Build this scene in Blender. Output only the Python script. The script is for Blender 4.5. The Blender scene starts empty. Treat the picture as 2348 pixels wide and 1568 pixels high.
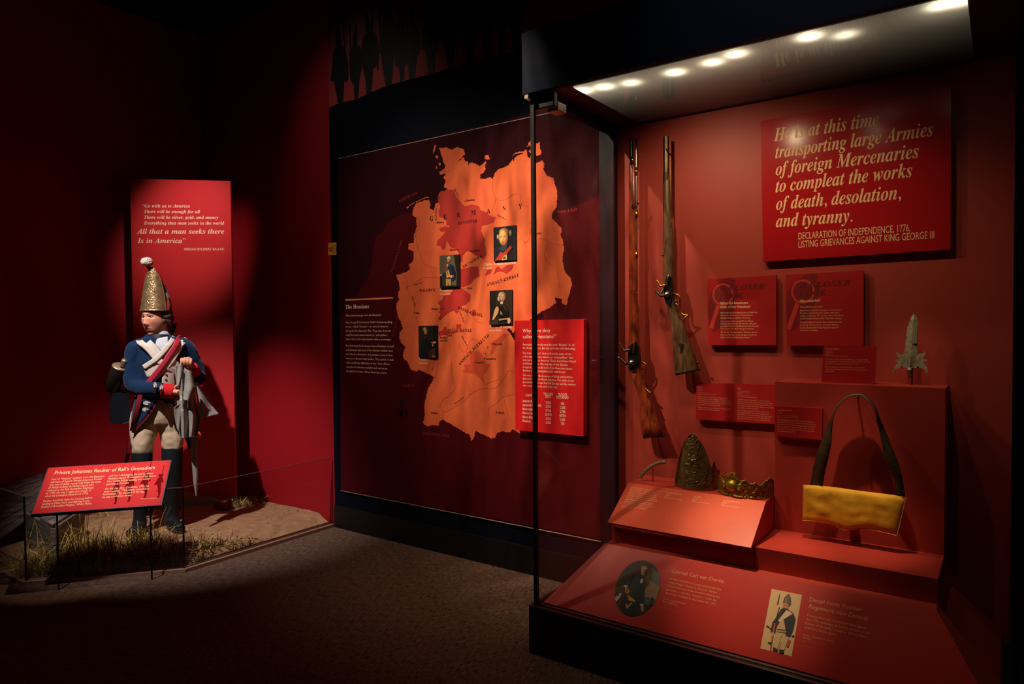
import bpy, bmesh, math, random
from mathutils import Vector, Matrix
from mathutils.geometry import tessellate_polygon
random.seed(7)
SC = bpy.context.scene
COL = SC.collection
PI = math.pi
# ------------------------------------------------------------------ camera
CAM_H = 1.6
FPX = 1590.5
YAW, PITCH, ROLL = math.radians(35.376), math.radians(-1.4515), math.radians(-0.4546)
CAM = Vector((0, 0, CAM_H))
_f = Vector((-math.sin(YAW) * math.cos(PITCH), math.cos(YAW) * math.cos(PITCH), math.sin(PITCH)))
_r0 = Vector((math.cos(YAW), math.sin(YAW), 0))
_u0 = _r0.cross(_f)
_r = _r0 * math.cos(ROLL) + _u0 * math.sin(ROLL)
_u = -_r0 * math.sin(ROLL) + _u0 * math.cos(ROLL)
cam_data = bpy.data.cameras.new('camera')
cam_data.sensor_width = 36.0
cam_data.lens = FPX / 2348 * 36.0
cam_data.clip_start = 0.05
cam_obj = bpy.data.objects.new('camera', cam_data)
COL.objects.link(cam_obj)
cam_obj.matrix_world = Matrix(((_r.x, _u.x, -_f.x, 0), (_r.y, _u.y, -_f.y, 0), (_r.z, _u.z, -_f.z, CAM_H), (0, 0, 0, 1)))
SC.camera = cam_obj
# ------------------------------------------------------------------ world, exposure
W = bpy.data.worlds.new('dim_gallery')
SC.world = W
W.use_nodes = True
W.node_tree.nodes['Background'].inputs[0].default_value = (0.55, 0.5, 0.75, 1)
W.node_tree.nodes['Background'].inputs[1].default_value = 0.0035
SC.view_settings.view_transform = 'Standard'
SC.view_settings.look = 'None'
SC.view_settings.exposure = 0.0
SC.view_settings.gamma = 1.0
SC.view_settings.use_curve_mapping = False
SC.cycles.max_bounces = 7; SC.cycles.diffuse_bounces = 3; SC.cycles.glossy_bounces = 3; SC.cycles.transparent_max_bounces = 14
# ------------------------------------------------------------------ gallery spotlights (ceiling track heads, plus one added mural fill)
def spot(name, loc, target, power, angle, blend, color, radius=0.03, parent=None):
    d = bpy.data.lights.new(name, 'SPOT')
    d.energy = power; d.spot_size = math.radians(angle); d.spot_blend = blend
    d.color = color; d.shadow_soft_size = radius
    o = bpy.data.objects.new(name, d)
    COL.objects.link(o)
    o.location = loc
    o.rotation_euler = (Vector(target) - Vector(loc)).to_track_quat('-Z', 'Y').to_euler()
    return o
def gobo(o, scale, lo, hi, stretch):
    """ribbed spread lens in front of the lamp: the beam is streaky"""
    d = o.data; d.use_nodes = True; nt = d.node_tree; em = nt.nodes['Emission']
    tc = nt.nodes.new('ShaderNodeTexCoord'); mp = nt.nodes.new('ShaderNodeMapping'); mp.inputs['Scale'].default_value = stretch
    n = nt.nodes.new('ShaderNodeTexNoise'); n.inputs['Scale'].default_value = scale; n.inputs['Detail'].default_value = 3; n.inputs['Distortion'].default_value = 0.6
    mr = nt.nodes.new('ShaderNodeMapRange'); mr.inputs['From Min'].default_value = 0.32; mr.inputs['From Max'].default_value = 0.68; mr.inputs['To Min'].default_value = lo; mr.inputs['To Max'].default_value = hi
    nt.links.new(tc.outputs['Normal'], mp.inputs['Vector']); nt.links.new(mp.outputs[0], n.inputs['Vector']); nt.links.new(n.outputs['Fac'], mr.inputs['Value']); nt.links.new(mr.outputs[0], em.inputs['Strength'])
WARM = (1.0, 0.78, 0.52)
AMBER = (1.0, 0.62, 0.30)
COOL = (0.86, 0.90, 1.0)
NEUT = (1.0, 0.88, 0.74)
spot('soldier_key_spot', (-4.05, 0.97, 4.10), (-4.92, 2.72, 0.80), 620, 37, 0.8, (1.0, 0.92, 0.86), 0.04)
spot('backdrop_spot', (-3.75, 2.42, 4.10), (-5.54, 3.20, 2.46), 300, 25, 1.0, (1.0, 0.86, 0.76), 0.04)
spot('placard_spot', (-3.9, 2.5, 4.1), (-4.72, 2.08, 0.6), 130, 14, 0.5, WARM, 0.03)
spot('map_spot', (-4.1, 1.7, 4.1), (-2.95, 3.66, 1.40), 170, 62, 1.0, WARM, 0.05)
gobo(spot('map_spot', (-2.9, 1.4, 4.1), (-2.25, 3.62, 1.65), 430, 46, 1.0, WARM, 0.02), 9.0, 0.15, 1.9, (3.0, 0.9, 1.0))
spot('mural_fill', (-4.3, 1.4, 4.2), (-4.0, 3.66, 3.0), 24, 46, 1.0, NEUT, 0.05)  # added dim fill to lift the mural; no track head known there
spot('hood_spot', (-0.55, 1.5, 4.2), (-0.66, 2.76, 3.0), 30, 46, 1.0, NEUT, 0.05)
CASE = (1.0, 0.74, 0.44)
spot('case_lamp', (-1.42, 2.97, 2.70), (-1.22, 3.70, 1.75), 20, 128, 1.0, CASE, 0.02)
spot('case_lamp', (-1.02, 2.97, 2.70), (-1.05, 3.66, 1.45), 8.5, 128, 1.0, CASE, 0.02)
spot('case_lamp', (-1.30, 2.95, 2.70), (-0.96, 3.12, 0.6), 190, 22, 1.0, CASE, 0.02)
spot('case_lamp', (-0.60, 2.97, 2.70), (-0.62, 3.6, 0.8), 8, 120, 1.0, CASE, 0.02)
spot('case_lamp', (-0.66, 2.93, 2.70), (-0.57, 3.36, 0.76), 110, 20, 1.0, CASE, 0.02)
spot('case_lamp', (-0.36, 2.97, 2.70), (-0.34, 3.60, 1.48), 16, 16, 1.0, CASE, 0.02)

# ------------------------------------------------------------------ helpers: pixel of the photo -> point on a real plane
def ray(px, py):
    return _f + _r * ((px - 1174) / FPX) - _u * ((py - 784) / FPX)
def on_plane(px, py, p0, n):
    d = ray(px, py)
    return CAM + d * ((p0 - CAM).dot(n) / d.dot(n))
def at_x(px, py, x): return on_plane(px, py, Vector((x, 0, 0)), Vector((1, 0, 0)))
def at_y(px, py, y): return on_plane(px, py, Vector((0, y, 0)), Vector((0, 1, 0)))
def at_z(px, py, z): return on_plane(px, py, Vector((0, 0, z)), Vector((0, 0, 1)))

# ------------------------------------------------------------------ helpers: materials
def node(nt, t, **kw):
    n = nt.nodes.new(t)
    for k, v in kw.items(): setattr(n, k, v)
    return n
def mat(name, col, rough=0.6, metal=0.0, spec=0.5, coat=0.0, noise=None, bump=None, sheen=0.0, sub=0.0):
    """noise=(scale, colour2, amount[, detail]); bump=(scale, strength, distance)"""
    m = bpy.data.materials.new(name); m.use_nodes = True
    nt = m.node_tree; b = nt.nodes['Principled BSDF']
    b.inputs['Base Color'].default_value = (*col, 1)
    b.inputs['Roughness'].default_value = rough
    b.inputs['Metallic'].default_value = metal
    b.inputs['Specular IOR Level'].default_value = spec
    b.inputs['Coat Weight'].default_value = coat
    b.inputs['Sheen Weight'].default_value = sheen
    if sub: b.inputs['Subsurface Weight'].default_value = sub
    if noise or bump:
        tc = node(nt, 'ShaderNodeTexCoord')
    if noise:
        n = node(nt, 'ShaderNodeTexNoise'); n.inputs['Scale'].default_value = noise[0]
        n.inputs['Detail'].default_value = noise[3] if len(noise) > 3 else 5
        n.inputs['Roughness'].default_value = 0.62
        nt.links.new(tc.outputs['Object'], n.inputs['Vector'])
        rmp = node(nt, 'ShaderNodeValToRGB')
        rmp.color_ramp.elements[0].position = 0.36; rmp.color_ramp.elements[1].position = 0.66
        c2 = [col[i] * (1 - noise[2]) + noise[1][i] * noise[2] for i in range(3)]
        rmp.color_ramp.elements[0].color = (*col, 1); rmp.color_ramp.elements[1].color = (*c2, 1)
        nt.links.new(n.outputs['Fac'], rmp.inputs['Fac'])
        nt.links.new(rmp.outputs['Color'], b.inputs['Base Color'])
    if bump:
        n2 = node(nt, 'ShaderNodeTexNoise'); n2.inputs['Scale'].default_value = bump[0]; n2.inputs['Detail'].default_value = 6
        nt.links.new(tc.outputs['Object'], n2.inputs['Vector'])
        bp = node(nt, 'ShaderNodeBump'); bp.inputs['Strength'].default_value = bump[1]; bp.inputs['Distance'].default_value = bump[2]
        nt.links.new(n2.outputs['Fac'], bp.inputs['Height'])
        nt.links.new(bp.outputs['Normal'], b.inputs['Normal'])
    return m
def glass_mat(name, tint=(0.94, 0.97, 0.96), refl=0.6):
    m = bpy.data.materials.new(name); m.use_nodes = True
    nt = m.node_tree; nt.nodes.remove(nt.nodes['Principled BSDF'])
    out = nt.nodes['Material Output']
    t = node(nt, 'ShaderNodeBsdfTransparent'); t.inputs['Color'].default_value = (*tint, 1)
    g = node(nt, 'ShaderNodeBsdfGlossy'); g.inputs['Roughness'].default_value = 0.02
    lw = node(nt, 'ShaderNodeLayerWeight')
    pw = node(nt, 'ShaderNodeMath', operation='POWER'); pw.inputs[1].default_value = 5.0
    fr = node(nt, 'ShaderNodeMath', operation='MULTIPLY_ADD'); fr.inputs[1].default_value = 0.96; fr.inputs[2].default_value = 0.035
    nt.links.new(lw.outputs['Facing'], pw.inputs[0]); nt.links.new(pw.outputs[0], fr.inputs[0])
    mu = node(nt, 'ShaderNodeMath', operation='MULTIPLY'); mu.inputs[1].default_value = refl
    mx = node(nt, 'ShaderNodeMixShader')
    nt.links.new(fr.outputs[0], mu.inputs[0]); nt.links.new(mu.outputs[0], mx.inputs[0])
    nt.links.new(t.outputs[0], mx.inputs[1]); nt.links.new(g.outputs[0], mx.inputs[2])
    nt.links.new(mx.outputs[0], out.inputs[0])
    return m
def print_mat(name, rough=0.45, spec=0.4):
    """flat print: colour comes from the per-face colour attribute of the artwork"""
    m = bpy.data.materials.new(name); m.use_nodes = True
    nt = m.node_tree; b = nt.nodes['Principled BSDF']
    a = node(nt, 'ShaderNodeAttribute', attribute_name='Col')
    nt.links.new(a.outputs['Color'], b.inputs['Base Color'])
    b.inputs['Roughness'].default_value = rough
    b.inputs['Specular IOR Level'].default_value = spec
    return m
def srgb(r, g, b):
    def c(v):
        v /= 255.0
        return v / 12.92 if v <= 0.04045 else ((v + 0.055) / 1.055) ** 2.4
    return (c(r), c(g), c(b))

# ------------------------------------------------------------------ helpers: objects
def tag(o, label=None, cat=None, group=None, kind=None):
    if label: o['label'] = label
    if cat: o['category'] = cat
    if group: o['group'] = group
    if kind: o['kind'] = kind
    return o
def thing(name, label, cat, loc=(0, 0, 0), group=None):
    o = bpy.data.objects.new(name, None); COL.objects.link(o)
    o.empty_display_size = 0.1
    o.location = loc
    return tag(o, label, cat, group)
def wloc(o):
    v = Vector((0, 0, 0))
    while o is not None:
        v = v + o.location; o = o.parent
    return v
def obj(name, verts, faces, m, parent=None, smooth=False, origin=None, bevel=0.0, fcols=None, weighted=True):
    """link ONE mesh object; verts are in world space and stored relative to its origin"""
    verts = [Vector(v) for v in verts]
    base = wloc(parent) if parent else Vector((0, 0, 0))
    if origin is None:
        if parent: o0 = base
        else:
            n = max(1, len(verts))
            o0 = Vector((sum(v.x for v in verts) / n, sum(v.y for v in verts) / n, min((v.z for v in verts), default=0)))
    else: o0 = Vector(origin)
    me = bpy.data.meshes.new(name)
    me.from_pydata([v - o0 for v in verts], [], faces)
    me.update()
    mats = m if isinstance(m, (list, tuple)) else [m]
    for x in mats: me.materials.append(x)
    if fcols is not None:
        at = me.color_attributes.new('Col', 'FLOAT_COLOR', 'CORNER')
        k = 0
        for p in me.polygons:
            c = fcols[p.index]
            for _ in p.loop_indices:
                at.data[k].color = (*c, 1); k += 1
    if smooth:
        me.polygons.foreach_set('use_smooth', [True] * len(me.polygons))
    o = bpy.data.objects.new(name, me); COL.objects.link(o)
    if parent:
        o.parent = parent; o.location = o0 - base
    else: o.location = o0
    if bevel > 0:
        md = o.modifiers.new('bevel', 'BEVEL'); md.width = bevel; md.segments = 2; md.limit_method = 'ANGLE'
    return o
class MB:
    """collects shapes for one mesh"""
    def __init__(s): s.v = []; s.f = []; s.c = []; s.cur = None
    def add(s, v, f, col=None):
        k = len(s.v); s.v += [Vector(x) for x in v]; s.f += [[i + k for i in q] for q in f]
        s.c += [col if col is not None else (s.cur or (1, 1, 1))] * len(f)
        return s
    def box(s, lo, hi):
        (x0, y0, z0), (x1, y1, z1) = lo, hi
        v = [(x0, y0, z0), (x1, y0, z0), (x1, y1, z0), (x0, y1, z0), (x0, y0, z1), (x1, y0, z1), (x1, y1, z1), (x0, y1, z1)]
        return s.add(v, BOXF)
    def hexa(s, p): return s.add(p, BOXF)      # 8 corners, bottom ring then top ring
    def prism(s, ring, vec):
        """ring of points extruded by vec (a solid)"""
        n = len(ring); a = [Vector(p) for p in ring]; b = [p + Vector(vec) for p in a]
        tri = tessellate_polygon([a])
        f = [list(t) for t in tri] + [[i + n for i in reversed(t)] for t in tri]
        f += [[i, (i + 1) % n, (i + 1) % n + n, i + n] for i in range(n)]
        return s.add(a + b, f)
    def flat(s, ring, col=None, off=None):
        a = [Vector(p) for p in ring]
        if off is not None: a = [p + off for p in a]
        return s.add(a, [list(t) for t in tessellate_polygon([a])], col)
    def tube(s, path, rad, seg=8, cap=True, up=None, flat=1.0):
        v, f = tube_geo(path, rad, seg, cap, up, flat); return s.add(v, f)
    def build(s, name, m, parent=None, smooth=False, bevel=0.0, fcols=False, origin=None):
        return obj(name, s.v, s.f, m, parent, smooth, origin, bevel, s.c if fcols else None)
BOXF = [[0, 3, 2, 1], [4, 5, 6, 7], [0, 1, 5, 4], [1, 2, 6, 5], [2, 3, 7, 6], [3, 0, 4, 7]]
def tube_geo(path, rad, seg=8, cap=True, up=None, flat=1.0):
    """tube along a path; rad is a number, a list, or a list of (a, b); up steers the b axis"""
    P = [Vector(p) for p in path]; n = len(P)
    R = rad if isinstance(rad, (list, tuple)) else [rad] * n
    v = []; f = []; side = None
    for i in range(n):
        t = (P[min(i + 1, n - 1)] - P[max(i - 1, 0)]).normalized()
        if up is not None:
            a = t.cross(Vector(up))
            if a.length < 1e-4: a = t.cross(Vector((0.3, 1, 0.2)))
            a.normalize()
        else:
            if side is None:
                h = Vector((0, 0, 1)) if abs(t.z) < 0.9 else Vector((1, 0, 0))
                side = t.cross(h).normalized()
            a = (side - t * side.dot(t)).normalized(); side = a
        b = a.cross(t).normalized()
        ra, rb = R[i] if isinstance(R[i], (tuple, list)) else (R[i], R[i] * flat)
        for k in range(seg):
            q = 2 * PI * k / seg
            v.append(P[i] + a * (ra * math.cos(q)) + b * (rb * math.sin(q)))
    for i in range(n - 1):
        for k in range(seg):
            k2 = (k + 1) % seg
            f.append([i * seg + k, i * seg + k2, (i + 1) * seg + k2, (i + 1) * seg + k])
    if cap:
        f.append(list(range(seg - 1, -1, -1))); f.append([(n - 1) * seg + k for k in range(seg)])
    return v, f
def spline(pts, n=8):
    """Catmull-Rom through points (any dimension)"""
    P = [tuple(p) for p in pts]; out = []
    for i in range(len(P) - 1):
        a, b, c, d = P[max(i - 1, 0)], P[i], P[i + 1], P[min(i + 2, len(P) - 1)]
        for k in range(n):
            t = k / n
            out.append(tuple(0.5 * (2 * b[j] + (c[j] - a[j]) * t + (2 * a[j] - 5 * b[j] + 4 * c[j] - d[j]) * t * t + (3 * b[j] - a[j] - 3 * c[j] + d[j]) * t ** 3) for j in range(len(b))))
    out.append(P[-1]); return out
def revolve(profile, origin, axis=(0, 0, 1), seg=24):
    """profile of (radius, height) turned about axis"""
    ax = Vector(axis).normalized(); a = ax.orthogonal().normalized(); b = ax.cross(a)
    o = Vector(origin); v = []; f = []; n = len(profile)
    for r, h in profile:
        for k in range(seg):
            q = 2 * PI * k / seg
            v.append(o + ax * h + a * (r * math.cos(q)) + b * (r * math.sin(q)))
    for i in range(n - 1):
        for k in range(seg):
            k2 = (k + 1) % seg
            f.append([i * seg + k, i * seg + k2, (i + 1) * seg + k2, (i + 1) * seg + k])
    return v, f
def remesh(mb, voxel, smooth_it=6):
    """voxel-merge the collected closed shapes into ONE continuous surface; returns verts, faces in world space"""
    me = bpy.data.meshes.new('tmp'); me.from_pydata(mb.v, [], mb.f); me.update()
    bmm = bmesh.new(); bmm.from_mesh(me); bmesh.ops.recalc_face_normals(bmm, faces=bmm.faces); bmm.to_mesh(me); bmm.free()
    o = bpy.data.objects.new('tmp', me); COL.objects.link(o)
    md = o.modifiers.new('r', 'REMESH'); md.mode = 'VOXEL'; md.voxel_size = voxel
    if smooth_it:
        sm = o.modifiers.new('s', 'SMOOTH'); sm.iterations = smooth_it; sm.factor = 0.5
    dg = bpy.context.evaluated_depsgraph_get(); ev = o.evaluated_get(dg)
    m2 = bpy.data.meshes.new_from_object(ev)
    v = [x.co.copy() for x in m2.vertices]; f = [list(p.vertices) for p in m2.polygons]
    bpy.data.objects.remove(o); bpy.data.meshes.remove(m2)
    return v, f

# ------------------------------------------------------------------ helpers: flat prints and lettering
class Frame:
    """a flat face in the room: origin, u (right), v (up), n (towards the viewer)"""
    def __init__(s, o, u, v):
        s.o = Vector(o); s.u = Vector(u).normalized(); s.v = Vector(v).normalized(); s.n = s.u.cross(s.v).normalized()
    def px(s, x, y):
        d = on_plane(x, y, s.o, s.n) - s.o
        return (d.dot(s.u), d.dot(s.v))
    def p(s, u, v, h=0.0): return s.o + s.u * u + s.v * v + s.n * h
    def pp(s, x, y, h=0.0):
        u, v = s.px(x, y); return s.p(u, v, h)
_tc = {}
def _math(s, up, lo):
    o = ''
    for c in s:
        if 'A' <= c <= 'Z': o += chr(up + ord(c) - 65)
        elif 'a' <= c <= 'z': o += '\u210e' if (lo == 0x1D44E and c == 'h') else chr(lo + ord(c) - 97)
        elif '0' <= c <= '9' and up == 0x1D400: o += chr(0x1D7CE + ord(c) - 48)
        else: o += c
    return o
def styled(s, st):
    if st == 'bi': return _math(s, 0x1D468, 0x1D482)
    if st == 'i': return _math(s, 0x1D434, 0x1D44E)
    if st == 'b': return _math(s, 0x1D400, 0x1D41A)
    return s
_fc = bpy.data.curves.new('type', 'FONT'); _fo = bpy.data.objects.new('type', _fc); COL.objects.link(_fo)
def glyphs(s, st='', res=2, bold=0.0, track=1.0):
    """outline of a line of type as (verts2d, faces, width) at size 1"""
    key = (s, st, res, bold, track)
    if key not in _tc:
        _fc.body = styled(s, st); _fc.size = 1.0; _fc.resolution_u = res; _fc.offset = bold; _fc.space_character = track
        bpy.context.view_layer.update()
        me = _fo.evaluated_get(bpy.context.evaluated_depsgraph_get()).to_mesh()
        v = [(p.co.x, p.co.y) for p in me.vertices]; f = [list(p.vertices) for p in me.polygons]
        _tc[key] = (v, f, max((p[0] for p in v), default=0.0))
    return _tc[key]
CAP = 0.70
class Type:
    """lettering printed on one frame, gathered into one mesh"""
    def __init__(s, fr, h=0.0006): s.fr = fr; s.h = h; s.mb = MB()
    def put(s, body, a, d, size, xs, st='', shear=0.0, bold=0.0, res=2, track=1.0):
        v, f, w = glyphs(body, st, res, bold, track)
        dx, dy = d
        pts = []
        for x, y in v:
            X = (x + shear * y) * size * xs; Y = y * size
            pts.append(s.fr.p(a[0] + dx * X - dy * Y, a[1] + dy * X + dx * Y, s.h))
        s.mb.add(pts, f)
    def line(s, body, p0, p1, hpx, st='', **kw):
        """baseline from photo pixel p0 to p1, capitals hpx pixels tall there"""
        a = s.fr.px(*p0); b = s.fr.px(*p1); t = s.fr.px(p0[0], p0[1] - hpx)
        L = math.hypot(b[0] - a[0], b[1] - a[1]); d = ((b[0] - a[0]) / L, (b[1] - a[1]) / L)
        size = math.hypot(t[0] - a[0], t[1] - a[1]) / CAP
        w = glyphs(body, st, kw.get('res', 2), kw.get('bold', 0.0), kw.get('track', 1.0))[2]
        s.put(body, a, d, size, L / (w * size), st, **kw)
    def para(s, lines, p0, p1, xr, hpx, st='', **kw):
        """lines between first baseline p0 and last baseline p1; the longest ends at pixel xr=(x,y)"""
        a = s.fr.px(*p0); b = s.fr.px(*p1); r = s.fr.px(*xr); t = s.fr.px(p0[0], p0[1] - hpx)
        size = math.hypot(t[0] - a[0], t[1] - a[1]) / CAP
        res = kw.get('res', 1)
        kw['res'] = res
        wmax = max(glyphs(q, st, res, kw.get('bold', 0.0), kw.get('track', 1.0))[2] for q in lines if q)
        xs = abs(r[0] - a[0]) / (wmax * size)
        n = len(lines)
        for i, q in enumerate(lines):
            if q:
                k = i / max(1, n - 1)
                s.put(q, (a[0] + (b[0] - a[0]) * k, a[1] + (b[1] - a[1]) * k), (1, 0), size, xs, st, **kw)
    def build(s, m, parent, name='lettering'):
        return tag(s.mb.build(name, m, parent), kind='stuff')
def ellipse(cx, cy, rx, ry, n=20, rot=0.0):
    c, q = math.cos(rot), math.sin(rot)
    return [(cx + rx * math.cos(2 * PI * i / n) * c - ry * math.sin(2 * PI * i / n) * q, cy + rx * math.cos(2 * PI * i / n) * q + ry * math.sin(2 * PI * i / n) * c) for i in range(n)]
def bar(x0, y0, x1, y1, w):
    L = math.hypot(x1 - x0, y1 - y0); a, b = -(y1 - y0) / L * w / 2, (x1 - x0) / L * w / 2
    return [(x0 + a, y0 + b), (x1 + a, y1 + b), (x1 - a, y1 - b), (x0 - a, y0 - b)]
def art(name, fr, quad, shapes, m, parent, h0=0.0004, dh=0.00012):
    """a flat printed picture: shapes = (colour, points in 0..1 with y down) mapped into the pixel quad TL,TR,BR,BL"""
    q = [Vector((*fr.px(*p), 0)) for p in quad]
    mb = MB()
    for i, (c, pts) in enumerate(shapes):
        ring = []
        for x, y in pts:
            a = q[0].lerp(q[1], x); b = q[3].lerp(q[2], x); w = a.lerp(b, y)
            ring.append(fr.p(w.x, w.y, h0 + i * dh))
        mb.flat(ring, c)
    return mb.build(name, m, parent, fcols=True)
def slab(name, fr, quad, thick, m, parent=None, bevel=0.0):
    """a board whose FRONT face is the frame; quad = pixel corners"""
    ring = [fr.pp(*p) for p in quad]
    mb = MB().prism(ring, -fr.n * thick)
    return mb.build(name, m, parent, bevel=bevel)

# ------------------------------------------------------------------ materials
M = {}
M['red_wall'] = mat('red_wall_paint', srgb(170, 22, 34), 0.62, spec=0.25, bump=(60, 0.06, 0.004))
M['red_panel'] = mat('red_panel_print', srgb(206, 42, 46), 0.55, spec=0.25)
M['case_red'] = mat('case_red_paint', srgb(172, 62, 50), 0.5, spec=0.35, bump=(90, 0.05, 0.003))
M['case_label'] = mat('case_red_label', srgb(174, 30, 32), 0.38, spec=0.45)
M['quote_red'] = mat('quote_red_print', srgb(178, 26, 32), 0.2, spec=0.4)
M['bright_red'] = mat('bright_red_print', srgb(214, 26, 34), 0.6, spec=0.2)
M['navy'] = mat('navy_wall_paint', srgb(11, 15, 30), 0.7, spec=0.06)
M['black'] = mat('black_paint', srgb(14, 13, 15), 0.5, spec=0.4)
M['navy_metal'] = mat('navy_metal', srgb(12, 18, 32), 0.4, spec=0.25)
M['rim'] = mat('dark_metal_rim', srgb(92, 80, 78), 0.35, metal=0.8)
M['cream'] = mat('cream_print', srgb(250, 205, 150), 0.5, spec=0.3)
M['pale'] = mat('pale_print', srgb(255, 232, 212), 0.5, spec=0.3)
M['pinkish'] = mat('dim_pink_print', srgb(226, 128, 96), 0.5, spec=0.3)
M['ink'] = mat('ink_print', srgb(26, 12, 14), 0.6, spec=0.2)
M['maroon_ink'] = mat('maroon_print', srgb(96, 24, 26), 0.6, spec=0.2)
M['print'] = print_mat('picture_print', 0.5, 0.3)
M['glass'] = glass_mat('clear_glass', (0.985, 0.99, 0.99), 0.8)
M['glass_rail'] = glass_mat('rail_glass', (0.96, 0.97, 0.98), 0.9)
M['glass_edge'] = mat('glass_edge', srgb(96, 78, 66), 0.3, spec=0.6)
M['ceiling'] = mat('ceiling_black', srgb(10, 9, 11), 0.9, spec=0.1)

def carpet():
    m = bpy.data.materials.new('carpet'); m.use_nodes = True
    nt = m.node_tree; b = nt.nodes['Principled BSDF']
    tc = node(nt, 'ShaderNodeTexCoord')
    mp = node(nt, 'ShaderNodeMapping'); mp.inputs['Scale'].default_value = (150, 26, 1); mp.inputs['Rotation'].default_value = (0, 0, 0.0)
    n = node(nt, 'ShaderNodeTexNoise'); n.inputs['Scale'].default_value = 1.0; n.inputs['Detail'].default_value = 4
    n3 = node(nt, 'ShaderNodeTexNoise'); n3.inputs['Scale'].default_value = 160; n3.inputs['Detail'].default_value = 3
    mx = node(nt, 'ShaderNodeMix', data_type='RGBA'); mx.inputs['Factor'].default_value = 0.35
    r = node(nt, 'ShaderNodeValToRGB')
    r.color_ramp.elements[0].position = 0.36; r.color_ramp.elements[0].color = (*srgb(48, 36, 33), 1)
    r.color_ramp.elements[1].position = 0.64; r.color_ramp.elements[1].color = (*srgb(128, 98, 84), 1)
    nt.links.new(tc.outputs['Object'], mp.inputs['Vector']); nt.links.new(mp.outputs[0], n.inputs['Vector'])
    nt.links.new(tc.outputs['Object'], n3.inputs['Vector'])
    nt.links.new(n.outputs['Fac'], mx.inputs[6]); nt.links.new(n3.outputs['Fac'], mx.inputs[7])
    nt.links.new(mx.outputs[2], r.inputs['Fac']); nt.links.new(r.outputs[0], b.inputs['Base Color'])
    b.inputs['Roughness'].default_value = 0.95; b.inputs['Specular IOR Level'].default_value = 0.1
    bp = node(nt, 'ShaderNodeBump'); bp.inputs['Strength'].default_value = 0.7; bp.inputs['Distance'].default_value = 0.006
    nt.links.new(mx.outputs[2], bp.inputs['Height']); nt.links.new(bp.outputs['Normal'], b.inputs['Normal'])
    return m
M['carpet'] = carpet()

# ------------------------------------------------------------------ room shell
YW = 3.66          # back wall plane
XL = -6.14         # left wall plane
YB = 3.70          # recessed back of the display case
ZC = 4.3
def struct(name, lo, hi, m, bevel=0.0):
    o = MB().box(lo, hi).build(name, m, bevel=bevel); tag(o, kind='structure'); return o
struct('floor', (-7.0, -4.0, -0.1), (3.2, 4.3, 0.0), M['carpet'])
struct('ceiling', (-7.0, -4.0, ZC), (3.2, 4.3, ZC + 0.1), M['ceiling'])
struct('wall_left', (XL - 0.12, -4.0, 0.0), (XL, YW + 0.12, ZC), M['red_wall'])
struct('wall_back', (XL, YW, 0.0), (-4.345, YW + 0.12, ZC), M['red_wall'])
wm = MB().box((-4.345, YW, 0.0), (-1.90, YW + 0.12, ZC)).box((-1.90, YW, 2.99), (0.07, YW + 0.12, ZC)).box((0.07, YW, 0.0), (3.2, YW + 0.12, ZC))
tag(wm.build('wall_middle', M['navy']), kind='structure')
bb = MB().box((-4.335, YW - 0.018, 0.0), (-1.90, YW, 0.175)); tag(bb.build('baseboard_middle', M['black']), kind='structure')

# ------------------------------------------------------------------ mural of marching soldiers printed above the map
FW = Frame((0, YW, 0), (1, 0, 0), (0, 0, 1))
def zz(ox, oy, sc): return lambda x, y: (ox + x / sc, oy + y / sc)
z5 = zz(740, 240, 3.5576); z6 = zz(740, 640, 3.5576); z7 = zz(740, 0, 3.5576); z8 = zz(940, 650, 8.254)
def sky_mat():
    m = bpy.data.materials.new('dusk_sky_print'); m.use_nodes = True
    nt = m.node_tree; b = nt.nodes['Principled BSDF']
    tc = node(nt, 'ShaderNodeTexCoord'); sp = node(nt, 'ShaderNodeSeparateXYZ')
    r = node(nt, 'ShaderNodeValToRGB')
    e = r.color_ramp.elements
    e[0].position = 0.0; e[0].color = (*srgb(200, 60, 42), 1)
    e[1].position = 0.55; e[1].color = (*srgb(118, 44, 66), 1)
    k = e.new(0.95); k.color = (*srgb(58, 46, 84), 1)
    nt.links.new(tc.outputs['Generated'], sp.inputs[0]); nt.links.new(sp.outputs['Z'], r.inputs['Fac'])
    nt.links.new(r.outputs[0], b.inputs['Base Color']); b.inputs['Roughness'].default_value = 0.6
    return m
mural = thing('mural', 'dark dusk mural of marching soldier silhouettes above the map', 'mural', (-3.0, YW, 2.9))
hill_px = [z7(*p) for p in [(15, 890), (110, 850), (280, 808), (400, 752), (520, 700), (640, 668), (760, 635), (900, 600), (1000, 570), (1180, 522), (1340, 478), (1500, 440), (1660, 400)]]
ru = [FW.px(*p) for p in hill_px]
x0 = -4.343; 
zlow = at_y(776, 364, YW).z + 0.012
sky = [(x0, ru[0][1] - 0.1), (-1.2, ru[0][1] - 0.1), (-1.2, ZC - 0.02), (x0, ZC - 0.02)]
MB().flat([FW.p(u, v, 0.0012) for u, v in sky]).build('printed_sky', sky_mat(), mural)
hl = [(x0, zlow)] + [(x0, ru[0][1])] + ru[1:] + [(-1.2, ru[-1][1] + 0.12), (-1.2, zlow)]
MB().flat([FW.p(u, v, 0.0020) for u, v in hl]).build('printed_hill', M['navy'], mural)
def sil(pts, h):
    MB().flat([FW.pp(*z7(*p), h) for p in pts]).build('soldier_silhouette', M['black'], mural)
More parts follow.
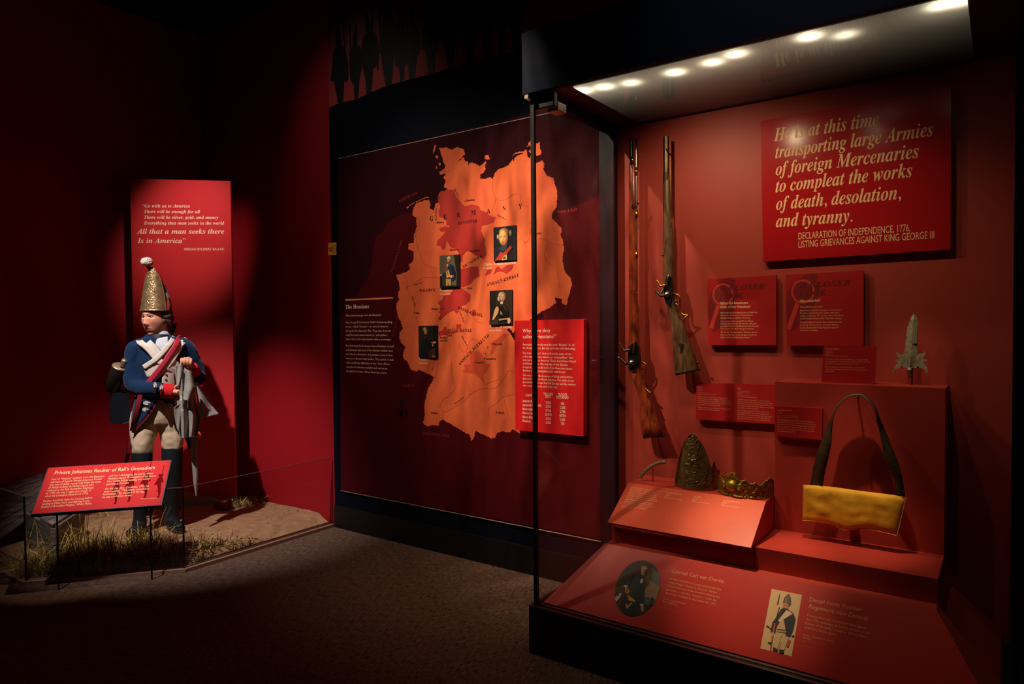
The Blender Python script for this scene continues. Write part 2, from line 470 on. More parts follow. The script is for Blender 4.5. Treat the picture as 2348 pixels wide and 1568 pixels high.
SIL = [
 [(62, 660), (75, 560), (90, 420), (110, 375), (104, 290), (108, 205), (122, 205), (150, 290), (155, 372), (185, 400), (210, 520), (212, 640), (200, 672), (178, 660), (168, 845), (125, 850), (112, 760), (95, 670)],
 [(215, 500), (222, 420), (245, 375), (245, 320), (262, 240), (270, 212), (285, 215), (282, 290), (284, 370), (310, 380), (330, 480), (318, 570), (302, 640), (290, 805), (262, 812), (255, 700), (228, 655)],
 [(316, 420), (330, 310), (355, 270), (350, 200), (342, 140), (345, 108), (362, 112), (390, 180), (405, 240), (430, 270), (455, 350), (460, 460), (440, 540), (412, 560), (400, 750), (358, 775), (350, 640), (330, 560)],
 [(462, 420), (470, 260), (495, 130), (478, 118), (466, 160), (462, 100), (478, 50), (520, 8), (580, 10), (575, 36), (548, 62), (552, 108), (600, 160), (620, 260), (612, 420), (580, 470), (566, 690), (514, 705), (492, 560), (480, 460)],
 [(590, 420), (600, 300), (625, 250), (630, 160), (640, 80), (655, 84), (675, 170), (672, 250), (688, 300), (690, 440), (690, 520), (668, 540), (665, 655), (632, 668), (625, 545), (590, 540)],
 [(660, 480), (668, 330), (690, 240), (705, 200), (715, 130), (742, 50), (756, 56), (752, 150), (760, 210), (780, 225), (802, 330), (790, 415), (772, 460), (748, 640), (708, 648), (698, 520), (672, 500)],
 [(805, 400), (815, 260), (835, 160), (850, 125), (845, 60), (852, 0), (880, 0), (900, 60), (905, 130), (935, 180), (955, 300), (945, 410), (920, 420), (912, 600), (862, 610), (848, 470), (835, 410)],
 [(930, 300), (950, 120), (980, -20), (1120, -20), (1130, 180), (1110, 290), (1080, 310), (1068, 545), (1020, 560), (1008, 440), (985, 330), (958, 290)],
 [(1090, 200), (1140, -20), (1290, -20), (1290, 260), (1262, 290), (1240, 360), (1222, 515), (1170, 530), (1168, 380), (1130, 312)],
 [(1270, 200), (1300, -20), (1400, -20), (1400, 190), (1368, 250), (1372, 470), (1322, 482), (1310, 380), (1290, 280)],
 [(1390, 180), (1420, -20), (1540, -20), (1520, 190), (1480, 250), (1490, 440), (1430, 455), (1440, 330), (1420, 215)],
 [(1520, 180), (1560, -20), (1660, -20), (1640, 130), (1610, 190), (1620, 400), (1560, 425), (1550, 330), (1530, 230)],
]
for i, s_ in enumerate(SIL): sil(s_, 0.0026 + 0.0002 * i)
def musket_line(a, b, i): 
    MB().flat([FW.pp(*z7(*p), 0.0052 + i * 0.0001) for p in bar(*a, *b, 8)]).build('musket_silhouette', M['black'], mural)
for i, (a, b) in enumerate([((156, 90), (185, 400)), ((222, 200), (230, 400)), ((402, 40), (408, 260)), ((462, -20), (468, 260)), ((612, -20), (622, 260)), ((700, 20), (690, 240)), ((905, -20), (935, 190)), ((452, 440), (450, 570)), ((1080, 310), (1080, 420)), ((1122, 170), (1126, 310)), ((1155, 340), (1150, 460))]):
    musket_line(a, b, i)

# ------------------------------------------------------------------ the map panel
FM = Frame((0, YW - 0.014, 0), (1, 0, 0), (0, 0, 1))
M['map_sea'] = mat('map_sea_print', srgb(48, 9, 20), 0.7, spec=0.05)
M['map_near'] = mat('map_neighbour_print', srgb(78, 12, 21), 0.7, spec=0.05)
M['map_land'] = mat('map_land_print', srgb(235, 112, 70), 0.65, spec=0.1, noise=(4.0, srgb(222, 96, 66), 0.8, 3))
M['map_dark'] = mat('map_principality_print', srgb(176, 46, 42), 0.55, spec=0.25)
M['map_mid'] = mat('map_anspach_print', srgb(206, 78, 54), 0.55, spec=0.25)
M['edge_light'] = mat('panel_edge', srgb(190, 150, 140), 0.5)
mapq = [(775.5, 363.9), (1378, 223), (1378.5, 1237.3), (781, 1124)]
mp_ = thing('map_panel', 'tall wall map panel with an orange map of Germany on maroon ground', 'map', FM.pp(1080, 1180))
slab('map_board', FM, mapq, 0.012, [M['map_sea']], mp_)
e0, e1 = FM.pp(776, 364), FM.pp(1378, 223)
MB().box((e0.x, YW - 0.015, e0.z), (e1.x, YW - 0.001, e0.z + 0.004)).build('top_edge', M['edge_light'], mp_)
b0, b1 = FM.pp(781, 1124), FM.pp(1378.5, 1237.3)
MB().box((b0.x, YW - 0.015, b0.z - 0.004), (b1.x, YW - 0.001, b0.z)).build('bottom_edge', M['edge_light'], mp_)
def flatpx(pts, h): return [FM.pp(*p, h) for p in pts]
near_w = [z5(*p) for p in [(700, 880), (745, 900), (900, 1000), (900, 1494)]] + [z6(*p) for p in [(900, 700), (1000, 1000), (1500, 1200), (1800, 900), (1800, 200)]] + [z5(1880, 1200), z5(1870, 930), z5(1980, 860), z5(2120, 800), z5(2262, 740)] + [z6(2262, 2118), z6(150, 1718), z6(145, 300)] + [z5(360, 1440), z5(400, 1300), z5(430, 1080), z5(490, 1040), z5(530, 960), z5(610, 910)]
MB().flat(flatpx(near_w, 0.0004)).build('neighbour_lands', M['map_near'], mp_)
G1 = [(950, 355), (1010, 350), (1050, 368), (1095, 345), (1150, 362), (1160, 400), (1130, 440), (1100, 465), (1150, 432), (1165, 465), (1185, 460), (1188, 505), (1195, 478), (1215, 470), (1250, 480), (1275, 500), (1310, 480), (1335, 455), (1325, 500), (1330, 520), (1310, 555), (1285, 575), (1285, 605), (1320, 605), (1360, 590), (1390, 610), (1400, 570), (1430, 525), (1470, 515), (1510, 495), (1545, 455), (1560, 400), (1600, 385), (1640, 380), (1665, 355), (1680, 310), (1705, 285), (1720, 330), (1770, 305), (1770, 350), (1785, 390), (1775, 410), (1740, 420), (1720, 450), (1740, 480), (1790, 455), (1810, 480), (1800, 530), (1830, 570), (1885, 600), (1895, 650), (1910, 700), (1915, 770), (1905, 840), (1870, 890), (1870, 930), (1905, 960), (1950, 1010), (1940, 1060), (1960, 1120), (1970, 1180), (1955, 1240), (1960, 1300), (1980, 1370), (2020, 1410), (2035, 1470)]
G2 = [(2030, 60), (2010, 130), (1990, 210), (1955, 200), (1950, 160), (1895, 150), (1905, 190), (1850, 235), (1790, 260), (1755, 285), (1720, 310), (1690, 335), (1590, 380), (1555, 440), (1520, 398), (1505, 410), (1545, 470), (1580, 520), (1575, 580), (1660, 700), (1720, 900), (1700, 1100), (1675, 1260), (1668, 1305), (1635, 1270), (1595, 1250), (1545, 1220), (1525, 1250), (1470, 1240), (1420, 1255), (1410, 1290), (1370, 1300), (1330, 1275), (1290, 1260), (1245, 1235), (1240, 1280), (1215, 1318), (1200, 1270), (1165, 1255), (1130, 1230), (1080, 1205), (1045, 1180), (1010, 1165), (975, 1145), (945, 1170), (950, 1190), (900, 1190), (860, 1200), (825, 1185), (820, 1160), (835, 1100), (830, 1040), (845, 960), (860, 890), (890, 845), (910, 800), (870, 775), (830, 760), (800, 740), (760, 750), (715, 730), (695, 680), (655, 640), (660, 590), (675, 555), (640, 520), (625, 480), (630, 430), (655, 400), (635, 340), (610, 300), (605, 260), (600, 205), (625, 170), (615, 120), (630, 80), (620, 20)]
G3 = [(600, 1390), (640, 1380), (690, 1360), (715, 1330), (700, 1310), (740, 1270), (745, 1200), (700, 1180), (700, 1135), (740, 1130), (745, 1060), (765, 1000), (765, 920), (735, 905), (735, 860), (760, 810), (790, 790), (865, 775), (880, 810), (875, 850), (910, 860), (920, 810), (945, 800), (940, 760), (960, 710), (1000, 705), (1020, 690), (990, 670), (1000, 620), (985, 590), (1005, 560), (960, 570), (950, 545), (985, 530), (1000, 500), (980, 450), (965, 400)]
def crinkle(pts, amp=1.25):
    rnd = random.Random(3); out = []
    for i, p in enumerate(pts):
        q = pts[(i + 1) % len(pts)]; out.append(p)
        L = math.hypot(q[0] - p[0], q[1] - p[1]); n = int(L / 2.2)
        for k in range(1, n):
            t = k / n; nx, ny = -(q[1] - p[1]) / L, (q[0] - p[0]) / L; a = rnd.uniform(-amp, amp)
            out.append((p[0] + (q[0] - p[0]) * t + nx * a, p[1] + (q[1] - p[1]) * t + ny * a))
    return out
land = crinkle([z5(*p) for p in G1] + [z6(*p) for p in G2] + [z5(*p) for p in G3])
MB().flat(flatpx(land, 0.0008)).build('land_of_germany', M['map_land'], mp_)
isl = MB()
for s_ in [[(918, 322), (923, 340), (912, 380), (904, 402), (901, 380), (908, 345)], [(925, 410), (945, 420), (938, 440), (920, 432)], [(950, 470), (965, 478), (958, 500), (946, 490)], [(925, 500), (935, 505), (935, 525), (925, 520)], [(1325, 412), (1350, 408), (1365, 445), (1335, 448), (1320, 435)], [(682, 838), (700, 826), (704, 838), (690, 848)], [(705, 822), (750, 795), (752, 800), (708, 828)], [(757, 793), (800, 772), (802, 777), (760, 798)], [(806, 770), (845, 752), (866, 752), (866, 758), (846, 760), (808, 776)]]:
    isl.flat([FM.pp(*z5(*p), 0.0009) for p in s_])
tag(isl.build('island_prints', M['map_land'], mp_), kind='stuff')
lag = MB()
for s_ in [[(1658, 350), (1690, 330), (1700, 360), (1680, 380), (1700, 400), (1690, 440), (1670, 420), (1668, 390)], [(1548, 440), (1560, 405), (1620, 392), (1640, 400), (1600, 410), (1570, 430), (1556, 465)], [(1792, 470), (1808, 500), (1836, 520), (1822, 545), (1860, 590), (1880, 598), (1830, 580), (1806, 540), (1812, 520)], [(880, 810), (910, 830), (905, 862), (884, 850)]]:
    lag.flat([FM.pp(*z5(*p), 0.0010) for p in s_])
tag(lag.build('lagoon_prints', M['map_sea'], mp_), kind='stuff')
HAN = [(1025, 692), (1070, 695), (1085, 740), (1130, 800), (1145, 820), (1180, 830), (1215, 815), (1275, 825), (1290, 860), (1330, 880), (1375, 910), (1415, 920), (1395, 960), (1360, 975), (1300, 990), (1295, 1030), (1310, 1070), (1325, 1105), (1320, 1130), (1330, 1180), (1335, 1230), (1310, 1260), (1280, 1240), (1240, 1225), (1215, 1210), (1205, 1190), (1170, 1200), (1145, 1230), (1140, 1280), (1120, 1285), (1115, 1220), (1090, 1180), (1045, 1165), (1010, 1110), (1000, 1180), (975, 1180), (960, 1150), (930, 1155), (935, 1110), (985, 1060), (1000, 1035), (960, 1035), (950, 1010), (1000, 990), (1030, 1005), (1035, 985), (1010, 985), (1010, 950), (985, 925), (950, 915), (945, 870), (960, 830), (945, 800), (940, 760), (960, 710), (1000, 705)]
SOUTHB = [(1120, 1345), (1215, 1320), (1270, 1320), (1280, 1400), (1240, 1420), (1210, 1460), (1150, 1490), (1120, 1490)]
HC = [(620, 230), (680, 225), (760, 200), (820, 120), (870, 90), (950, 80), (1050, 130), (1110, 180), (1150, 210), (1140, 330), (1090, 360), (1060, 405), (1000, 415), (930, 470), (920, 540), (880, 570), (840, 515), (760, 530), (660, 620), (575, 700), (535, 665), (585, 570), (530, 540), (575, 510), (565, 400), (535, 390), (545, 330), (610, 320), (630, 270)]
HH = [[(535, 940), (570, 900), (620, 880), (640, 830), (620, 820), (690, 815), (695, 910), (800, 920), (895, 905), (880, 930), (800, 955), (690, 960), (620, 980), (560, 975)], [(880, 780), (895, 760), (925, 790), (950, 755), (970, 770), (965, 860), (940, 850), (910, 865), (880, 830)], [(1190, 490), (1245, 500), (1250, 590), (1190, 630), (1160, 590)], [(595, 755), (612, 755), (615, 775), (598, 775)], [(712, 755), (730, 750), (732, 772), (716, 775)], [(712, 795), (730, 795), (730, 812), (714, 812)], [(568, 822), (584, 822), (582, 836), (568, 836)]]
ANH = [[(1325, 1395), (1340, 1350), (1380, 1340), (1375, 1370), (1355, 1385)], [(1395, 1385), (1410, 1340), (1430, 1315), (1460, 1340), (1500, 1310), (1560, 1300), (1545, 1345), (1500, 1380), (1460, 1360), (1430, 1360)]]
ANS = [[(1150, 700), (1210, 690), (1200, 640), (1215, 590), (1260, 580), (1300, 610), (1340, 690), (1365, 690), (1350, 740), (1310, 780), (1320, 850), (1280, 810), (1240, 770), (1190, 765), (1140, 755), (1165, 730)], [(1430, 480), (1480, 440), (1525, 450), (1500, 470), (1450, 520), (1410, 560), (1390, 610), (1365, 615), (1380, 560), (1370, 520), (1400, 500)], [(1312, 600), (1338, 600), (1336, 615), (1312, 612)], [(1340, 545), (1355, 545), (1350, 570), (1338, 565)]]
def region(pts, m, h): MB().flat(flatpx(crinkle(pts, 0.45), h)).build('principality', m, mp_)
region([z5(*p) for p in HAN], M['map_dark'], 0.0012)
region([z5(*p) for p in SOUTHB], M['map_dark'], 0.0013)
region([z8(*p) for p in HC], M['map_dark'], 0.0014)
for i, q in enumerate(HH): region([z8(*p) for p in q], M['map_dark'], 0.0015)
for q in ANH: region([z5(*p) for p in q], M['map_dark'], 0.0015)
for q in ANS: region([z6(*p) for p in q], M['map_mid'], 0.0012)
# rivers
rv = MB()
def river(pts, zf, wdt=0.45):
    rnd = random.Random(len(pts) * 7 + int(pts[0][0])); P = [zf(*p) for p in pts]
    S_ = [(x + rnd.uniform(-.9, .9), y + rnd.uniform(-.9, .9)) for x, y in spline(P, 6)]
    for i in range(len(S_) - 1):
        a, b = S_[i], S_[i + 1]
        if math.hypot(b[0] - a[0], b[1] - a[1]) > 0.01: rv.flat([FM.pp(*p, 0.0018) for p in bar(*a, *b, wdt)])
river([(1040, 540), (1000, 545), (970, 560)], z5); river([(1040, 700), (1130, 800), (1165, 830), (1220, 815), (1290, 860), (1420, 920), (1490, 960), (1500, 980)], z5)
river([(940, 800), (930, 930), (1010, 990), (1040, 1010), (1070, 1050), (1130, 1080), (1210, 1105), (1320, 1135), (1345, 1215), (1370, 1240)], z5)
river([(1410, 770), (1440, 780), (1500, 770), (1560, 730), (1610, 740), (1620, 810), (1680, 830)], z5); river([(1385, 620), (1390, 700), (1410, 780), (1380, 860)], z5)
river([(1500, 1110), (1590, 1105), (1630, 1090), (1650, 1130), (1690, 1080), (1700, 980), (1690, 950)], z5); river([(1760, 1090), (1830, 1105), (1900, 1140), (1960, 1150)], z5)
river([(1830, 1150), (1810, 1230), (1850, 1290), (1900, 1330), (1920, 1410), (1930, 1494)], z5); river([(770, 910), (790, 960), (760, 1080), (800, 1230), (830, 1300), (950, 1340)], z5)
river([(680, 1494), (760, 1450), (830, 1410), (950, 1410)], z5); river([(650, 1380), (690, 1440), (690, 1494)], z5); river([(1440, 1380), (1500, 1494)], z5)
river([(650, 20), (690, 80), (720, 140), (745, 210), (750, 275), (770, 330), (800, 375)], z6); river([(930, 600), (940, 660), (930, 780), (900, 830)], z6)
river([(960, 1040), (1000, 1080), (1080, 1040), (1150, 990), (1220, 930), (1290, 895), (1400, 890), (1440, 860), (1480, 810), (1520, 750), (1565, 760)], z6)
river([(1020, 490), (1040, 580), (1050, 700), (1065, 820), (1080, 890), (1030, 950), (980, 990), (950, 1040)], z6); river([(1110, 500), (1120, 560), (1160, 600), (1180, 560), (1210, 490), (1260, 500), (1300, 530)], z6)
river([(1100, 240), (1110, 300), (1120, 340), (1160, 350)], z6); river([(1230, 310), (1270, 350), (1310, 360)], z6); river([(1320, 650), (1330, 590), (1290, 520)], z6); river([(1220, 690), (1260, 740), (1320, 850), (1370, 840), (1440, 820)], z6)
river([(1350, 1120), (1360, 1050), (1420, 1010), (1470, 960), (1560, 940)], z6); river([(1180, 830), (1200, 930), (1220, 935)], z6); river([(1560, 1200), (1500, 1060), (1480, 980)], z6); river([(990, 1080), (970, 1150)], z6)
tag(rv.build('river_prints', mat('river_print', srgb(168, 72, 48), 0.7, spec=0.05), mp_), kind='stuff')
# map lettering
T = Type(FM, 0.0022)
for ch, x, y in [('G', 874, 950), ('E', 985, 936), ('R', 1096, 920), ('M', 1212, 902), ('A', 1340, 887), ('N', 1467, 867), ('Y', 1600, 850)]:
    a = z5(x, y); b = z5(x + (38 if ch == 'M' else 28), y - 5); T.line(ch, a, b, 11.2, 'b')
def tl(zf, s, x0, y0, x1, y1, h, st='b', **kw): T.line(s, zf(x0, y0), zf(x1, y1), h / 3.5576, st, **kw)
tl(z5, 'HANNOVER', 1103, 978, 1263, 960, 25, track=1.15); tl(z5, 'BRUNSWICK', 1148, 1335, 1306, 1240, 24, track=1.15); tl(z5, 'ANHALT-ZERBST', 1342, 1482, 1602, 1402, 25, track=1.15)
tl(z6, 'WALDECK', 790, 103, 920, 98, 23, track=1.15); tl(z6, 'HESSE-', 1100, 240, 1196, 278, 24, track=1.1); tl(z6, 'CASSEL', 1200, 282, 1304, 308, 24, track=1.1); tl(z6, 'HESSE-HANAU', 1012, 430, 1218, 428, 24, track=1.12)
tl(z6, 'ANSPACH-', 1120, 704, 1226, 590, 25, track=1.1); tl(z6, 'BEYREUTH', 1230, 584, 1362, 462, 25, track=1.1)
for zf, s, x0, y0, x1, y1 in [(z5, 'Hamburg', 1175, 790, 1240, 782), (z5, 'Bremen', 930, 970, 978, 963), (z5, 'Hannover', 1038, 1192, 1105, 1187), (z5, 'Brunswick', 1197, 1203, 1268, 1197), (z5, 'Berlin', 1730, 1062, 1785, 1055), (z6, 'Cassel', 1175, 82, 1220, 80), (z6, 'Marburg', 887, 250, 942, 250), (z6, 'Bonn', 762, 282, 790, 282), (z6, 'Frankfurt', 958, 485, 1020, 482), (z6, 'am Main', 960, 507, 1018, 505), (z6, 'Hanau', 1015, 467, 1057, 465), (z6, 'Beyreuth', 1398, 537, 1465, 535), (z6, 'Nuremberg', 1330, 657, 1412, 655), (z6, 'Anspach', 1256, 687, 1315, 685), (z6, 'Freiburg', 883, 1097, 936, 1099), (z6, 'Munich', 1428, 1095, 1483, 1097)]:
    tl(zf, s, x0, y0, x1, y1, 17)
for zf, s, x0, y0, x1, y1 in [(z5, 'Elbe River', 1070, 690, 1105, 755), (z5, 'Elbe River', 1425, 905, 1495, 945), (z5, 'Weser River', 932, 945, 930, 840), (z5, 'Ruhr River', 745, 1478, 812, 1455), (z6, 'Rhine River', 725, 140, 755, 228), (z6, 'Fulda River', 1112, 260, 1150, 350), (z6, 'Main River', 1133, 465, 1175, 548), (z6, 'Rhine River', 897, 750, 920, 655), (z6, 'Danube River', 1078, 1022, 1160, 965)]:
    tl(zf, s, x0, y0, x1, y1, 15, 'i')
for zf, x, y in [(z5, 1165, 786), (z5, 986, 962), (z5, 1110, 1183), (z5, 1277, 1192), (z6, 1098, 80), (z6, 985, 241), (z6, 750, 275), (z6, 957, 460), (z6, 1004, 450), (z6, 1392, 527), (z6, 1322, 647), (z6, 1247, 677), (z6, 1417, 1085)]:
    T.mb.flat([FM.pp(*zf(*p), 0.0022) for p in ellipse(x, y, 4.5, 5.5, 10)])
for zf, a, b in [(z6, (1104, 79), (1170, 77)), (z6, (946, 243), (980, 242))]: T.mb.flat([FM.pp(*zf(*p), 0.0022) for p in bar(*a, *b, 2)])
T.build(M['ink'], mp_, 'place_names')
T = Type(FM, 0.0022)
tl(z6, 'FRANCE', 645, 880, 752, 880, 22, track=1.2); tl(z6, 'SWITZERLAND', 820, 1268, 1030, 1290, 22, track=1.2); tl(z6, 'BELGIUM', 582, 470, 616, 312, 20, track=1.2); tl(z6, 'LUX.', 600, 578, 655, 576, 20, track=1.2)
tl(z5, 'NORTH SEA', 625, 800, 775, 728, 24, track=1.2); tl(z5, 'NETHERLANDS', 572, 1370, 652, 1108, 22, track=1.2); tl(z5, 'POLAND', 1915, 888, 2074, 866, 24, track=1.2)
T.build(mat('faint_red_print', srgb(150, 44, 48), 0.6, spec=0.2), mp_, 'country_names')
# compass rose
cmp_ = MB()
for c_, rx, ry in [((645, 1090), 45, 62)]:
    ring = ellipse(c_[0], c_[1], rx, ry, 24); inn = ellipse(c_[0], c_[1], rx - 6, ry - 8, 24)
    for i in range(24): cmp_.flat([FM.pp(*z6(*p), 0.0014) for p in (ring[i], ring[(i + 1) % 24], inn[(i + 1) % 24], inn[i])])
    for k in range(8):
        a = k * PI / 4; L = 1.0 if k % 2 == 0 else 0.62
        cmp_.flat([FM.pp(*z6(*p), 0.0014) for p in [(c_[0] + rx * L * math.sin(a), c_[1] - ry * L * math.cos(a)), (c_[0] + 9 * math.cos(a), c_[1] + 12 * math.sin(a)), (c_[0] - 9 * math.cos(a), c_[1] - 12 * math.sin(a))]])
    cmp_.flat([FM.pp(*z6(*p), 0.0014) for p in [(645, 940), (652, 975), (664, 985), (655, 1010), (660, 1026), (630, 1026), (636, 1010), (628, 985), (640, 975)]])
    cmp_.flat([FM.pp(*z6(*p), 0.0014) for p in [(688, 1088), (710, 1095), (688, 1102)]])
cmp_.build('compass_rose', mat('compass_print', srgb(40, 14, 24), 0.6, spec=0.2), mp_)
# text column on the map
T = Type(FM, 0.0012)
tl(z6, 'The Hessians', 187, 242, 378, 236, 32, 'b')
tl(z6, 'What kind of troops were the Hessians?', 187, 305, 476, 300, 17, '')
T.para(['King George III hired about 20,000 German-speaking', 'troops—called “Hessians”—to serve in America', 'during the Revolutionary War. They came from six', 'small European nations known as “principalities”', 'where their aristocratic leaders ruled as sovereigns.'], z6(187, 361), z6(189, 496), z6(567, 357), 17 / 3.5576)
T.para(['Revolutionary Americans portrayed Hessians as cruel', 'and inhuman. But most of the German soldiers were', 'a lot like the Americans. In peacetime, most of them', 'were poor farmers with families. They relied on each', 'other amidst the difficulties of war. Their officers', 'considered themselves enlightened, and wrote', 'thoughtful accounts of their American service.'], z6(190, 549), z6(192, 756), z6(580, 550), 17 / 3.5576)
T.build(M['pale'], mp_, 'text_column')
MB().flat([FM.pp(*z6(*p), 0.0012) for p in [(185, 162), (300, 160), (420, 152), (575, 147), (575, 157), (470, 165), (330, 168), (200, 178), (185, 174)]]).build('title_rule', mat('orange_rule_print', srgb(240, 150, 90), 0.5), mp_)
T = Type(FM, 0.0022)
for zf, s, x0, y0, x1, y1, h in [(z5, 'Charles William Ferdinand', 1313, 1315, 1575, 1298, 25), (z5, 'Brunswick', 1313, 1342, 1383, 1337, 15), (z6, 'Frederick II', 957, 102, 1055, 100, 22), (z6, 'Hesse-Cassel', 957, 130, 1042, 126, 15), (z6, 'Friederich August', 1363, 398, 1543, 398, 24), (z6, 'Anhalt-Zerbst', 1363, 426, 1458, 425, 16), (z6, 'William I', 783, 662, 858, 662, 22), (z6, 'Hesse-Hanau', 783, 690, 862, 690, 14)]:
    tl(zf, s, x0, y0, x1, y1, h, '')
T.build(M['pale'], mp_, 'portrait_captions')

# ------------------------------------------------------------------ portrait prints mounted on the map
FP = Frame((0, YW - 0.026, 0), (1, 0, 0), (0, 0, 1))
SKIN1, SKIN2 = srgb(214, 150, 100), srgb(176, 104, 66)
def portrait(label, quad, shapes):
    fr = FP
    t = thing('portrait_print', label, 'portrait', fr.pp(*quad[3]), group='ruler portraits on the map')
    slab('print_board', fr, quad, 0.010, M['black'], t)
    art('printed_picture', fr, quad, shapes, M['print'], t)
R01 = [(0, 0), (1, 0), (1, 1), (0, 1)]
def mixc(a, b, t): return tuple(a[i] * (1 - t) + b[i] * t for i in range(3))
def face(cx, cy, rx, ry, skin, dark, turn=0.0):
    """painted head built up in soft layers, lit from the left"""
    s = [(dark, ellipse(cx + rx * .06, cy + ry * .03, rx, ry, 28))]
    for k in range(6): s.append((mixc(dark, skin, (k + 1) / 6), ellipse(cx - rx * (.03 + .035 * k), cy - ry * (.02 + .03 * k), rx * (.96 - .085 * k), ry * (.96 - .075 * k), 26)))
    br_, ln_ = mixc(dark, (0.01, 0.006, 0.004), .55), mixc(dark, (0.01, 0.006, 0.004), .8)
    for sx in (-0.42, 0.34):
        ex = cx + rx * (sx + turn)
        s.append((mixc(skin, dark, .55), ellipse(ex, cy - ry * .06, rx * .25, ry * .11, 14)))
        s.append((br_, [(ex - rx * .24, cy - ry * .15), (ex, cy - ry * .20), (ex + rx * .22, cy - ry * .16), (ex, cy - ry * .17)]))
        s.append((mixc(skin, (1, 1, 1), .1), ellipse(ex, cy - ry * .045, rx * .15, ry * .034, 12)))
        s.append((ln_, ellipse(ex + rx * .01, cy - ry * .045, rx * .075, ry * .036, 10)))
        s.append((br_, bar(ex - rx * .16, cy - ry * .075, ex + rx * .16, cy - ry * .075, ry * .022)))
    nx_ = cx + rx * turn
    s.append((mixc(skin, dark, .6), [(nx_ + rx * .04, cy - ry * .10), (nx_ + rx * .20, cy + ry * .30), (nx_ + rx * .02, cy + ry * .36), (nx_ - rx * .02, cy)]))
    s.append((mixc(skin, (1, .9, .8), .25), [(nx_ - rx * .03, cy - ry * .08), (nx_ + rx * .04, cy + ry * .28), (nx_ - rx * .10, cy + ry * .30)]))
    s.append((br_, ellipse(nx_ + rx * .02, cy + ry * .36, rx * .13, ry * .022, 10)))
    s.append((mixc(skin, srgb(170, 50, 40), .6), ellipse(nx_ - rx * .02, cy + ry * .53, rx * .25, ry * .05, 12)))
    s.append((br_, bar(nx_ - rx * .25, cy + ry * .53, nx_ + rx * .22, cy + ry * .53, ry * .016)))
    s.append((mixc(skin, dark, .7), ellipse(nx_, cy + ry * .66, rx * .18, ry * .03, 10)))
    return s
def tuft(c0, c1, cx, cy, rx, ry, n=5):
    """soft powdered hair: shaded ellipses"""
    return [(mixc(c0, c1, k / (n - 1)), ellipse(cx - rx * .06 * k, cy - ry * .07 * k, rx * (1 - .14 * k), ry * (1 - .14 * k), 18)) for k in range(n)]
portrait('portrait of powdered-haired man in dark coat with red sash, below GERMANY', [z5(1393, 1002), z5(1574, 982), z5(1577, 1266), z5(1396, 1280)],
  [(srgb(14, 18, 26), R01), (srgb(24, 26, 40), [(0, .62), (.25, .56), (.75, .5), (1, .62), (1, 1), (0, 1)]),
   (srgb(10, 12, 18), ellipse(.5, .2, .3, .2))] + tuft(srgb(70, 58, 42), srgb(176, 158, 124), .205, .29, .065, .085) + tuft(srgb(60, 50, 36), srgb(150, 132, 100), .765, .215, .075, .105) + tuft(srgb(80, 64, 44), srgb(186, 160, 122), .47, .16, .225, .115)
  + face(.45, .31, .21, .245, srgb(226, 160, 98), srgb(120, 58, 30), -.05)
  + [(srgb(40, 52, 72), [(.22, .66), (.45, .58), (.68, .5), (.6, .66), (.5, .72), (.36, .7)]), (srgb(168, 50, 34), [(.75, .58), (.86, .64), (.42, .97), (.06, .98), (.36, .72), (.44, .78)]), (srgb(190, 160, 96), [(.46, .86), (.62, .82), (.62, .98), (.38, .98)]), (srgb(90, 70, 40), ellipse(.5, .92, .06, .045))])
portrait('full-figure portrait of officer in blue coat with walking cane, left of Brunswick', [z5(953, 1232), z5(1115, 1220), z6(1117, 65), z6(956, 75)],
  [(srgb(92, 82, 66), R01), (srgb(22, 20, 20), [(.72, 0), (1, 0), (1, 1), (.82, 1), (.86, .6), (.78, .3)]), (srgb(58, 50, 40), [(0, .6), (.4, .62), (.4, 1), (0, 1)]),
   (srgb(24, 40, 88), [(.40, .32), (.58, .28), (.74, .36), (.84, .58), (.8, .78), (.62, .82), (.4, .72), (.18, .62), (.14, .58), (.34, .5)]), (srgb(16, 22, 44), [(.6, .32), (.74, .36), (.84, .58), (.8, .78), (.64, .7)]),
   ] + tuft(srgb(130, 120, 104), srgb(226, 214, 196), .48, .1, .1, .065) + face(.46, .16, .072, .07, srgb(216, 156, 112), srgb(120, 72, 48), -.1) + [ (srgb(200, 180, 160), ellipse(.41, .32, .05, .05)),
   (srgb(206, 160, 70), [(.34, .5), (.48, .44), (.56, .66), (.36, .7)]), (srgb(190, 60, 44), bar(.38, .3, .44, .6, .05)), (srgb(204, 150, 112), ellipse(.08, .6, .06, .035)), (srgb(26, 22, 20), bar(.06, .62, .1, .96, .035)), (srgb(200, 168, 140), ellipse(.6, .66, .08, .04)), (srgb(178, 44, 36), ellipse(.7, .66, .05, .05)),
   (srgb(186, 146, 70), [(.34, .72), (.6, .74), (.58, .96), (.46, .96), (.46, .8), (.42, .96), (.34, .96)]), (srgb(26, 24, 26), bar(.1, .96, .9, .96, .05))])
